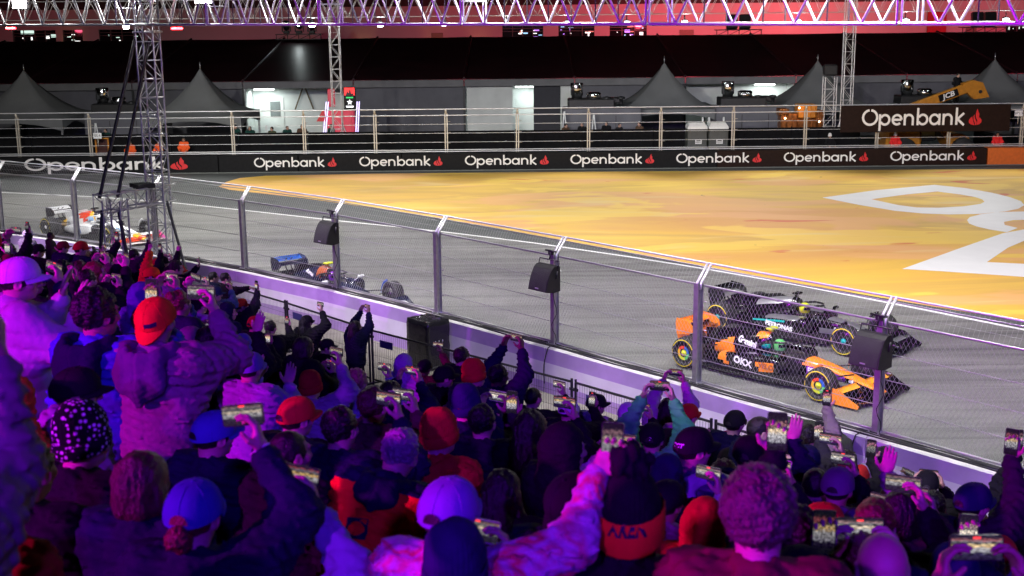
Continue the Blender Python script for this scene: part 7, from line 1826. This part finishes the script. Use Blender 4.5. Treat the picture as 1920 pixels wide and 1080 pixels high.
(-3.8, 9.82, 4.35, 55, 0.96, 'onep', -20, 1, 'black', 'plain', 'cap', 'navy', 'person with navy cap and black jacket holding a phone upright', 'person with navy cap in black', 0, 2, 'black', 'dark', -10, 0, 0),
(-2.52, 8.54, 4.35, 37, 0.932, 'watch', -20, 0, 'brown', 'plain', 'short', '', 'person with short brown hair and brown jacket standing with arms down', 'person with short brown hair in brown', 0, 1, 'brown', 'dark', 0, 0, 0),
(-5.67, 13.68, 4.03, 49, 0.981, 'pocket', 0, 0, 'navy', 'puffer', 'short', '', 'person with short black hair and navy quilted jacket standing with hands in pockets', 'person with short black hair in navy', 0, 1, 'black', 'pink', 6, 0, 0),
(-5.48, 13.26, 4.03, 30, 0.976, 'sidel', 10, 1, 'black', 'plain', 'beanie', 'red', 'person with red knit hat and black jacket filming left handed', 'person with red knit hat in black', 0, 2, 'brown', 'dark', 0, 0, 0),
(-3.16, 10.64, 4.03, 32, 0.952, 'mid', 0, 1, 'denim', 'hood', 'hood', '', 'person with hood up and denim hooded top filming at forehead height', 'person with hood up in denim', 0, 2, 'black', 'dark', 0, 0, 0),
(-2.77, 10.33, 4.03, 34, 0.963, 'chest', 0, 1, 'navy', 'puffer', 'bun', '', 'person with auburn hair in a bun and navy quilted jacket filming at chest height', 'person with auburn hair in a bun in navy', 0, 1, 'auburn', 'dark', -10, 0, 0),
(0.75, 6.05, 4.03, 37, 0.911, 'side', 0, 0, 'white', 'plain', 'cap', 'black', 'person with black cap and white jacket filming right handed', 'person with black cap in white', 0, 1, 'black', 'dark', 0, 0, 0),
(-4.73, 13.71, 3.7, 36, 0.934, 'mid', 0, 0, 'olive', 'hood', 'short', '', 'person with short brown hair and olive hooded top filming at forehead height', 'person with short brown hair in olive', 0, 1, 'brown', 'dark', 6, 0, 0),
(-4.44, 13.32, 3.7, 55, 0.97, 'mid', -20, 0, 'black', 'puffer', 'long', '', 'person with long auburn hair and black quilted jacket filming at forehead height', 'person with long auburn hair in black', 0, 1, 'auburn', 'dark', 0, 0, 0),
(-3.69, 12.69, 3.7, 43, 0.886, 'chest', 10, 0, 'navy', 'plain', 'cap', 'orange', 'person with orange cap and navy jacket filming at chest height', 'person with orange cap in navy', 0, 2, 'black', 'dark', 10, 0, 0),
(-3.14, 11.77, 3.7, 40, 0.93, 'sidehl', -20, 0, 'black', 'plain', 'short', '', 'person with short fair hair and black jacket filming with left arm high', 'person with short fair hair in black', 0, 0, 'fair', 'dark', 6, 0, 0),
(-0.33, 8.34, 3.7, 35, 0.993, 'both', 0, 0, 'navy', 'plain', 'beanie', 'navy', 'person with navy knit hat and navy jacket filming with both hands', 'person with navy knit hat in navy', 0, 0, 'auburn', 'pink', 0, 0, 0),
(0.87, 6.9, 3.7, 8, 0.987, 'pocket', 0, 1, 'black', 'plain', 'beanie', 'navy', 'person with navy knit hat and black jacket standing with hands in pockets', 'person with navy knit hat in black', 0, 1, 'black', 'dark', 10, 0, 0),
(1.26, 6.61, 3.7, 29, 0.997, 'side', 0, 1, 'black', 'plain', 'crop', '', 'person with cropped black hair and black jacket filming right handed', 'person with cropped black hair in black', 0, 0, 'black', 'pink', 6, 0, 0),
(1.55, 6.14, 3.7, 58, 1.008, 'side', -20, 0, 'tan', 'puffer', 'cap', 'red', 'person with red cap and tan quilted jacket filming right handed', 'person with red cap in tan', 0, 1, 'black', 'dark', -6, 0, 0),
(2.18, 5.56, 3.7, 33, 1.005, 'chest', -20, 1, 'brown', 'puffer', 'curly', '', 'person with curly black hair and brown quilted jacket filming at chest height', 'person with curly black hair in brown', 0, 1, 'black', 'pink', 0, 0, 0),
(-3.41, 13.52, 3.37, 39, 0.92, 'watch', 0, 0, 'white', 'puffer', 'capback', 'black', 'person with backwards black cap and white quilted jacket standing with arms down', 'person with backwards black cap in white', 0, 1, 'brown', 'pink', 0, 0, 0),
(-1.99, 11.73, 3.37, 43, 0.905, 'chest', 0, 1, 'black', 'puffer', 'bob', '', 'person with bobbed black hair and black quilted jacket filming at chest height', 'person with bobbed black hair in black', 0, 1, 'black', 'pink', 0, 0, 0),
(0.15, 9.13, 3.37, 42, 0.938, 'watch', 0, 1, 'navy', 'hood', 'short', '', 'person with short fair hair and navy hooded top standing with arms down', 'person with short fair hair in navy', 0, 2, 'fair', 'dark', 6, 0, 0),
(1.42, 7.55, 3.37, 44, 0.906, 'sidel', 0, 1, 'brown', 'puffer', 'cap', 'grey', 'person with grey cap and brown quilted jacket filming left handed', 'person with grey cap in brown', 0, 0, 'black', 'dark', 6, 0, 0),
(2.62, 6.52, 3.37, 47, 0.995, 'watch', -20, 0, 'white', 'plain', 'capback', 'red', 'person with backwards red cap and white jacket standing with arms down', 'person with backwards red cap in white', 0, 1, 'grey', 'dark', -6, 0, 0),
(2.7, 6.02, 3.37, 57, 1.04, 'chest', 10, 1, 'brown', 'hood', 'hood', '', 'person with hood up and brown hooded top filming at chest height', 'person with hood up in brown', 0, 2, 'black', 'dark', 6, 0, 0),
(1.54, 8.87, 3.05, 24, 0.942, 'onep', -20, 0, 'dark grey', 'plain', 'curly', '', 'person with curly brown hair and dark grey jacket holding a phone upright', 'person with curly brown hair in dark grey', 0, 1, 'brown', 'dark', -6, 0, 0),
(2.5, 7.88, 3.05, 48, 1.063, 'pocket', -20, 1, 'maroon', 'puffer', 'short', '', 'person with short auburn hair and maroon quilted jacket standing with hands in pockets', 'person with short auburn hair in maroon', 0, 1, 'auburn', 'pink', 10, 0, 0),
(3.15, 7.18, 3.05, 34, 1.002, 'side', -20, 1, 'grey', 'plain', 'bob', '', 'person with bobbed black hair and grey jacket filming right handed', 'person with bobbed black hair in grey', 0, 1, 'black', 'dark', 0, 0, 0),
(-7.01, 20.58, 2.72, 61, 0.894, 'side', -20, 0, 'black', 'plain', 'short', '', 'person with short black hair and black jacket filming right handed', 'person with short black hair in black', 0, 2, 'black', 'dark', 6, 0, 0),
(-6.23, 19.44, 2.72, 61, 0.967, 'watch', 0, 2, 'denim', 'plain', 'cap', 'black', 'person with black cap and denim jacket standing with arms down', 'person with black cap in denim', 0, 1, 'auburn', 'dark', -10, 0, 0),
(-4.55, 17.26, 2.72, 35, 0.944, 'side', 0, 0, 'dark grey', 'puffer', 'beanie', 'black', 'person with black knit hat and dark grey quilted jacket filming right handed', 'person with black knit hat in dark grey', 0, 1, 'black', 'dark', 0, 0, 0),
(1.33, 10.48, 2.72, 48, 0.952, 'watch', -20, 1, 'maroon', 'puffer', 'beanie', 'black', 'person with black knit hat and maroon quilted jacket standing with arms down', 'person with black knit hat in maroon', 0, 1, 'brown', 'dark', 10, 0, 0),
(2.4, 9.3, 2.72, 44, 0.92, 'both', 0, 2, 'black', 'plain', 'cap', 'black', 'person with black cap and black jacket filming with both hands', 'person with black cap in black', 0, 1, 'auburn', 'dark', 10, 0, 0),
(3.46, 7.78, 2.72, 24, 0.926, 'sidel', -20, 2, 'olive', 'hood', 'hood', '', 'person with hood up and olive hooded top filming left handed', 'person with hood up in olive', 0, 0, 'black', 'dark', 6, 0, 0),
(-7.21, 21.74, 2.39, 36, 0.913, 'both', 0, 2, 'grey', 'puffer', 'bun', '', 'person with black hair in a bun and grey quilted jacket filming with both hands', 'person with black hair in a bun in grey', 0, 2, 'black', 'dark', 6, 0, 0),
(-4.58, 18.89, 2.39, 36, 0.903, 'side', -20, 1, 'denim', 'hood', 'crop', '', 'person with cropped brown hair and denim hooded top filming right handed', 'person with cropped brown hair in denim', 0, 1, 'brown', 'dark', 10, 0, 0),
(1.93, 11.03, 2.39, 35, 0.943, 'watch', 0, 0, 'puffer purple', 'hood', 'cap', 'black', 'person with black cap and puffer purple hooded top standing with arms down', 'person with black cap in puffer purple', 0, 1, 'black', 'dark', 10, 0, 0),
(2.57, 11.59, 2.06, 41, 0.971, 'onepl', -20, 1, 'navy', 'plain', 'short', '', 'person with short brown hair and navy jacket holding a phone upright left handed', 'person with short brown hair in navy', 0, 2, 'brown', 'pink', 10, 0, 0),
(2.97, 11.29, 2.06, 41, 0.964, 'watch', -20, 0, 'navy', 'puffer', 'beanie', 'grey', 'person with grey knit hat and navy quilted jacket standing with arms down', 'person with grey knit hat in navy', 0, 1, 'brown', 'pink', 0, 0, 0),
(3.21, 10.86, 2.06, 57, 0.99, 'watch', 0, 0, 'navy', 'plain', 'crop', '', 'person with cropped grey hair and navy jacket standing with arms down', 'person with cropped grey hair in navy', 0, 1, 'grey', 'pink', 10, 0, 0),
(3.87, 10.08, 2.06, 65, 0.996, 'watch', -20, 0, 'blue', 'plain', 'long', '', 'person with long brown hair and blue jacket standing with arms down', 'person with long brown hair in blue', 0, 2, 'brown', 'pink', 10, 0, 0),
(-6.93, 24.48, 1.74, 38, 0.905, 'mid', -20, 0, 'dark grey', 'puffer', 'cap', 'red', 'person with red cap and dark grey quilted jacket filming at forehead height', 'person with red cap in dark grey', 0, 0, 'black', 'dark', 6, 0, 0),
(-6.17, 23.2, 1.74, 66, 0.97, 'watch', 10, 0, 'black', 'puffer', 'cap', 'red', 'person with red cap and black quilted jacket standing with arms down', 'person with red cap in black', 0, 1, 'black', 'dark', 6, 0, 0),
(2.6, 13.21, 1.74, 26, 0.966, 'watch', 0, 1, 'dark grey', 'hood', 'cap', 'orange', 'person with orange cap and dark grey hooded top standing with arms down', 'person with orange cap in dark grey', 0, 1, 'brown', 'pink', 10, 0, 0),
(2.71, 12.66, 1.74, 45, 0.958, 'high', -20, 0, 'red', 'hood', 'hood', '', 'person with hood up and red hooded top filming overhead with both arms', 'person with hood up in red', 0, 1, 'black', 'dark', 0, 0, 0),
(3.03, 12.35, 1.74, 35, 1.039, 'chest', 10, 0, 'lavender', 'puffer', 'bun', '', 'person with fair hair in a bun and lavender quilted jacket filming at chest height', 'person with fair hair in a bun in lavender', 0, 1, 'fair', 'pink', 10, 0, 0),
(3.3, 12.02, 1.74, 47, 1.009, 'watch', 0, 0, 'maroon', 'plain', 'long', '', 'person with long brown hair and maroon jacket standing with arms down', 'person with long brown hair in maroon', 0, 1, 'brown', 'pink', 10, 0, 0),
(3.52, 11.67, 1.74, 22, 1.008, 'watch', 0, 0, 'puffer purple', 'puffer', 'curly', '', 'person with curly brown hair and puffer purple quilted jacket standing with arms down', 'person with curly brown hair in puffer purple', 0, 1, 'brown', 'dark', 10, 0, 0),
(3.84, 11.32, 1.74, 48, 0.949, 'onepl', 0, 1, 'black', 'puffer', 'short', '', 'person with short brown hair and black quilted jacket holding a phone upright left handed', 'person with short brown hair in black', 0, 1, 'brown', 'dark', -10, 0, 0),
(4.2, 10.97, 1.74, 65, 0.947, 'side', 0, 1, 'grey', 'puffer', 'curly', '', 'person with curly black hair and grey quilted jacket filming right handed', 'person with curly black hair in grey', 0, 1, 'black', 'pink', -6, 0, 0),
(4.47, 10.64, 1.74, 32, 0.954, 'watch', 0, 1, 'maroon', 'plain', 'longcap', 'black', 'person with black cap over long fair hair and maroon jacket standing with arms down', 'person with black cap over long fair hair in maroon', 0, 0, 'fair', 'dark', 10, 0, 0),
(-7.51, 26.44, 1.41, 61, 0.907, 'chest', -20, 2, 'dark grey', 'hood', 'crop', '', 'person with cropped brown hair and dark grey hooded top filming at chest height', 'person with cropped brown hair in dark grey', 0, 1, 'brown', 'dark', 0, 0, 0),
(2.77, 14.14, 1.41, 40, 0.966, 'chest', 10, 1, 'navy', 'hood', 'bald', '', 'person with bald head and navy hooded top filming at chest height', 'person with bald head in navy', 0, 0, 'black', 'pink', -10, 0, 0),
(3.53, 13.37, 1.41, 28, 0.958, 'side', -20, 0, 'pale blue', 'plain', 'short', '', 'person with short black hair and pale blue jacket filming right handed', 'person with short black hair in pale blue', 0, 2, 'black', 'dark', 0, 0, 0),
(3.7, 12.99, 1.41, 45, 0.977, 'watch', 10, 0, 'navy', 'hood', 'beanie', 'red', 'person with red knit hat and navy hooded top standing with arms down', 'person with red knit hat in navy', 0, 1, 'black', 'dark', 10, 0, 0),
(4.36, 12.14, 1.41, 44, 0.971, 'watch', -20, 2, 'black', 'plain', 'long', '', 'person with long brown hair and black jacket standing with arms down', 'person with long brown hair in black', 0, 0, 'brown', 'pink', -6, 0, 0),
(4.81, 11.9, 1.41, 49, 0.914, 'chest', -20, 0, 'navy', 'puffer', 'long', '', 'person with long black hair and navy quilted jacket filming at chest height', 'person with long black hair in navy', 0, 1, 'black', 'dark', -10, 0, 0),
(5.07, 11.53, 1.41, 52, 0.985, 'chest', 0, 1, 'dark grey', 'plain', 'long', '', 'person with long brown hair and dark grey jacket filming at chest height', 'person with long brown hair in dark grey', 0, 1, 'brown', 'dark', -6, 0, 0),
(2.67, 15.39, 1.08, 36, 0.948, 'watch', 0, 0, 'dark grey', 'hood', 'capback', 'red', 'person with backwards red cap and dark grey hooded top standing with arms down', 'person with backwards red cap in dark grey', 0, 2, 'brown', 'dark', 0, 0, 0),
(4.28, 13.6, 1.08, 46, 0.97, 'sidel', -20, 2, 'black', 'puffer', 'longcap', 'black', 'person with black cap over long black hair and black quilted jacket filming left handed', 'person with black cap over long black hair in black', 0, 0, 'black', 'dark', 10, 0, 0),
(5.53, 12.15, 1.08, 49, 0.919, 'watch', -20, 0, 'brown', 'hood', 'short', '', 'person with short black hair and brown hooded top standing with arms down', 'person with short black hair in brown', 0, 1, 'black', 'dark', 6, 0, 0),
(4.2, 14.91, 0.76, 49, 0.968, 'watch', 0, 0, 'black', 'plain', 'bald', '', 'person with bald head and black jacket standing with arms down', 'person with bald head in black', 0, 1, 'black', 'pink', 0, 0, 0),
]
people = {}
for (x, y, z, fa, s_, po, yw, sk, tp, stl, hd_, hc, lab, who, ln, tr, hr_, phn, pt, st_, fw_) in PEOPLE:
    people[lab] = add_person(x, y, z, fa, s_, po, yw, sk, tp, stl, hd_, hc, lab, who, ln, tr, hr_, phone=phn, ptilt=pt, seat=st_, fwd=fw_)
def find(frag): return next(o for l, o in people.items() if frag in l)
def child(o, name): return next(c for c in o.children if c.name.split('.')[0] == name)
def tree_of(o): me = o.data; return bvhtree.BVHTree.FromPolygons([v.co for v in me.vertices], [p.vertices for p in me.polygons])
def back_mark(o, me, col, x, z, name='print', ang=0.0, off=.004, dx=0.0):
    """flat print projected on the back (-Y side) of a garment or hat"""
    t = tree_of(o); me.materials.clear(); me.materials.append(col); rot = Matrix.Rotation(ang, 4, 'Z')
    for v in me.vertices:
        p = rot @ v.co; h = t.ray_cast(Vector((x + p.x, -1, z + p.y)), Vector((dx, 1, 0)))
        v.co = Vector((x + p.x, (h[0].y if h[0] is not None else -.05) - off, z + p.y)) if h[0] is None else h[0] + Vector((0, -off, 0))
    me.update(); return link(name, me, o)
# red orange jacket: navy yoke, sleeves and hood, rounded square emblem
hero = find('red orange and navy'); jk = child(hero, 'jacket')
me = jk.data.copy(); jk.data = me; me.materials.clear(); me.materials.append(TOPS['orange']); me.materials.append(TOPS['navy'])
me.materials[0] = cloth('red_orange', (.88, .05, .012))
for p in me.polygons:
    c = p.center; p.material_index = 1 if c.z > 1.44 or c.x > .235 else 0
hh_ = child(hero, 'hood'); hh_.matrix_basis = Matrix.Translation((0, -.06, 1.47)) @ Matrix.Diagonal((.78, .8, .58, 1)) @ Matrix.Translation((0, .06, -1.47))
def frame_mesh(a, w):
    b = MB(); o_, i_ = [], []
    for k in range(8):
        t = R(22.5 + 45 * k); o_.append((a * (1.12 if k % 2 else 1.05) * math.cos(t), a * .82 * math.sin(t), 0)); i_.append(((a - w) * math.cos(t), (a - w) * .72 * math.sin(t), 0))
    pts = []
    n = 24
    O = [(lambda t: (a * max(-1, min(1, 1.35 * math.cos(t))), a * .8 * max(-1, min(1, 1.35 * math.sin(t))), 0))(2 * math.pi * k / n) for k in range(n)]
    I = [((a - w) * math.cos(2 * math.pi * k / n), (a * .8 - w) * math.sin(2 * math.pi * k / n), 0) for k in range(n)]
    b.add(O + I, [(k, (k + 1) % n, n + (k + 1) % n, n + k) for k in range(n)], 0); return b.mesh('emblem', None)
back_mark(jk, frame_mesh(.060, .016), TOPS['navy'], -.05, 1.24, 'emblem', .15)
cp = child(find('orange cap worn backwards'), 'cap')
P_whl = mat('print_white', (.7, .7, .72), .7); P_or2 = mat('print_orange', (.75, .10, .02), .7); P_blk2 = mat('print_black', (.012, .012, .03), .7); P_blu2 = mat('print_pale_blue', (.3, .3, .7), .7)
def fmark(o, txt, size, col, x, z, flip=False, bold=.002, name='lettering'):
    """print on the brim side of a hat that is worn turned round, or on its back"""
    me = text_mesh(txt, size, bold=bold)
    if flip:
        t = tree_of(o); me.materials.clear(); me.materials.append(col)
        for v in me.vertices:
            h = t.ray_cast(Vector((x - v.co.x, 1, z + v.co.y)), Vector((0, -1, 0)))
            v.co = (h[0] + Vector((0, .002, 0))) if h[0] is not None else Vector((x - v.co.x, .1, z + v.co.y))
        return link(name, me, o)
    return back_mark(o, me, col, x, z, name, off=.005)
b = MB(); b.add([(-.028 + .056 * i / 8, -.010 + .02 * j / 2, 0) for j in range(3) for i in range(9)], [(j * 9 + i, j * 9 + i + 1, j * 9 + i + 10, j * 9 + i + 9) for j in range(2) for i in range(8)]); me = b.mesh('label', P_blk2)
t_ = tree_of(cp)
for v in me.vertices:
    h = t_.ray_cast(Vector((-.03 - v.co.x, 1, .040 + v.co.y)), Vector((0, -1, 0))); v.co = h[0] + Vector((0, .003, 0)) if h[0] is not None else v.co
link('label', me, cp)
pf = find('shiny purple hooded puffer'); fmark(child(pf, 'cap'), 'OCT', .030, P_whl, .02, .028)
pm = find('big black pompom'); fmark(child(child(pm, 'beanie'), 'cuff'), 'McLAREN', .040, P_blk2, .0, -.002) if False else fmark(child(child(pm, 'beanie'), 'cuff'), 'AREN', .042, P_blk2, .01, -.004)
bw = find('backwards with orange emblem'); back_mark(child(bw, 'jacket'), text_mesh('X', .16, bold=.006), P_or2, 0, 1.2, 'emblem', .3)
bp_ = find('pale back print'); back_mark(child(bp_, 'jacket'), text_mesh('23', .17, bold=.004), P_blu2, 0, 1.18, 'print')
gr = find('neon green'); fmark(child(gr, 'cap'), 'p', .03, P_whl, .01, .03)
# wristbands and bracelets
def band(o, pose, side, m, name, r_=.034, w=.03, seat=False, beads=False):
    arms = build_pose(pose, seat)[4]; s_, e_, w_ = next(a[1] for a in arms if a[0] == side); u = Vector(w_ - e_).normalized(); c = Vector(w_) + u * .004
    M = Matrix.Translation(c) @ u.to_track_quat('Z', 'Y').to_matrix().to_4x4(); b = MB()
    if beads:
        for k in range(22): a = 2 * math.pi * k / 22; b.lathe([(0, -.006), (.005, -.003), (.0065, 0), (.005, .003), (0, .006)], 6, M @ Matrix.Translation((r_ * math.cos(a), r_ * math.sin(a), .008)))
        part(name, b, m, o, kind='stuff')
    else: b.lathe([(r_ - .004, -w / 2), (r_, -w / 2), (r_ + .001, 0), (r_, w / 2), (r_ - .004, w / 2)], 20, M); part(name, b, m, o)
band(find('both open hands raised'), 'clap', 1, TOPS['red'], 'wristband', .036, .034)
hb = find('low hair bun'); band(hb, 'sideh', 1, mat('pearl', (.75, .72, .74), .25), 'bracelet', .034, .02, child(hb, 'trousers').data.name.startswith('trousers') and False, True)

# ------------------------------------------------------------------ seats for the people who sit
M_seat = mat('seat_plastic', (.04, .04, .05), .5)
for (x, y, z, fa, s_, po, yw, sk, tp, stl, hd_, hc, lab, who, ln, tr, hr_, phn, pt, st_, fw_) in PEOPLE:
    if st_:
        o = thing('stool', 'dark seat under the ' + ' '.join(lab.split()[:12]), 'stool', (x, y, z + .43 * s_), R(-fa), 'stand seats under the sitting people')
        b = MB(); b.cbox((0, .02, .33), (.42, .42, .04), .012); part('seat', b, M_seat, o)
        b = MB(); b.cbox((0, .02, .15), (.06, .3, .32), .012); part('leg', b, M_seat, o)

# ------------------------------------------------------------------ marshals and paddock people beyond the track
GM = 'marshals in orange behind the far barrier'; GP = 'people standing behind the black hoarding'
TOPS['marshal'] = cloth('marshal_orange', (.85, .12, .03)); TOPS['marshal red'] = cloth('marshal_red', (.75, .03, .03)); TOPS['bottle green'] = cloth('bottle_green', (.015, .06, .05))
FACEUS = 180
for (x, y, z, top, head, hc, lab) in (
    (-21.2, 67.15, .05, 'marshal', 'cap', 'white', 'orange marshal inside the orange framed opening at the left'),
    (-19.9, 67.15, .0, 'marshal', 'short', '', 'orange marshal between the tower strut and the orange opening'),
    (-18.4, 67.15, .02, 'marshal', 'crop', '', 'orange marshal directly behind the tower mast'),
    (-17.1, 67.15, .14, 'marshal', 'short', '', 'orange marshal just right of the tower mast'),
    (20.15, 67.15, .02, 'marshal red', 'beanie', 'white', 'marshal in red with white helmet below the large banner'),
    (25.5, 67.15, .0, 'marshal red', 'short', '', 'marshal in red bending at the right end of the barrier'),
    (16.75, 67.3, .0, 'black', 'beanie', 'white', 'person in white helmet beside the right hand mast')):
    add_person(x, y, z, FACEUS + rng.uniform(-25, 25), .90, 'lean', 0, 1, top, 'plain', head, hc, lab, lab, group=GM)
for i, (x, y, top, head, lab) in enumerate((
    (-14.1, 69.6, 'bottle green', 'long', 'person in green with long hair under the left pagoda tent'), (-14.9, 69.8, 'bottle green', 'short', 'shorter person in green under the left pagoda tent'),
    (-12.9, 69.6, 'olive', 'short', 'person in olive right of the left pagoda tent leg'), (-12.1, 69.7, 'bottle green', 'crop', 'person in green below the small ladder'), (-11.3, 69.7, 'brown', 'short', 'person in brown near the lit room edge'),
    (3.0, 69.8, 'brown', 'short', 'person in brown at the foot of the lit doorway steps'), (3.9, 69.7, 'black', 'short', 'person in black beside the lit doorway curtain'), (5.2, 69.6, 'black', 'short', 'person in black in front of the central trailer, left of three'),
    (5.9, 69.7, 'dark grey', 'crop', 'person in dark grey in front of the central trailer, middle of three'), (7.0, 69.6, 'brown', 'short', 'person in brown in front of the central trailer, right of three'), (-9.7, 69.7, 'bottle green', 'short', 'person in green left of the red kiosk'), (-21.9, 69.6, 'bottle green', 'short', 'person in green behind the left tower struts'))):
    add_person(x, y, .42 + .06 * math.sin(i * 2.1), FACEUS + rng.uniform(-50, 50), .95, 'pocket', 0, 0, top, 'plain', head, '', lab, lab, group=GP)
add_person(25.3, 73.2, 2.6, 150, 1.0, 'pocket', 0, 0, 'black', 'plain', 'short', '', 'dark figure standing on the trailer roof left of the far right peak', 'dark figure', group=GP)

# ------------------------------------------------------------------ tidy up
for o in list(_tmp.collection.objects): bpy.data.objects.remove(o)
bpy.data.scenes.remove(_tmp)
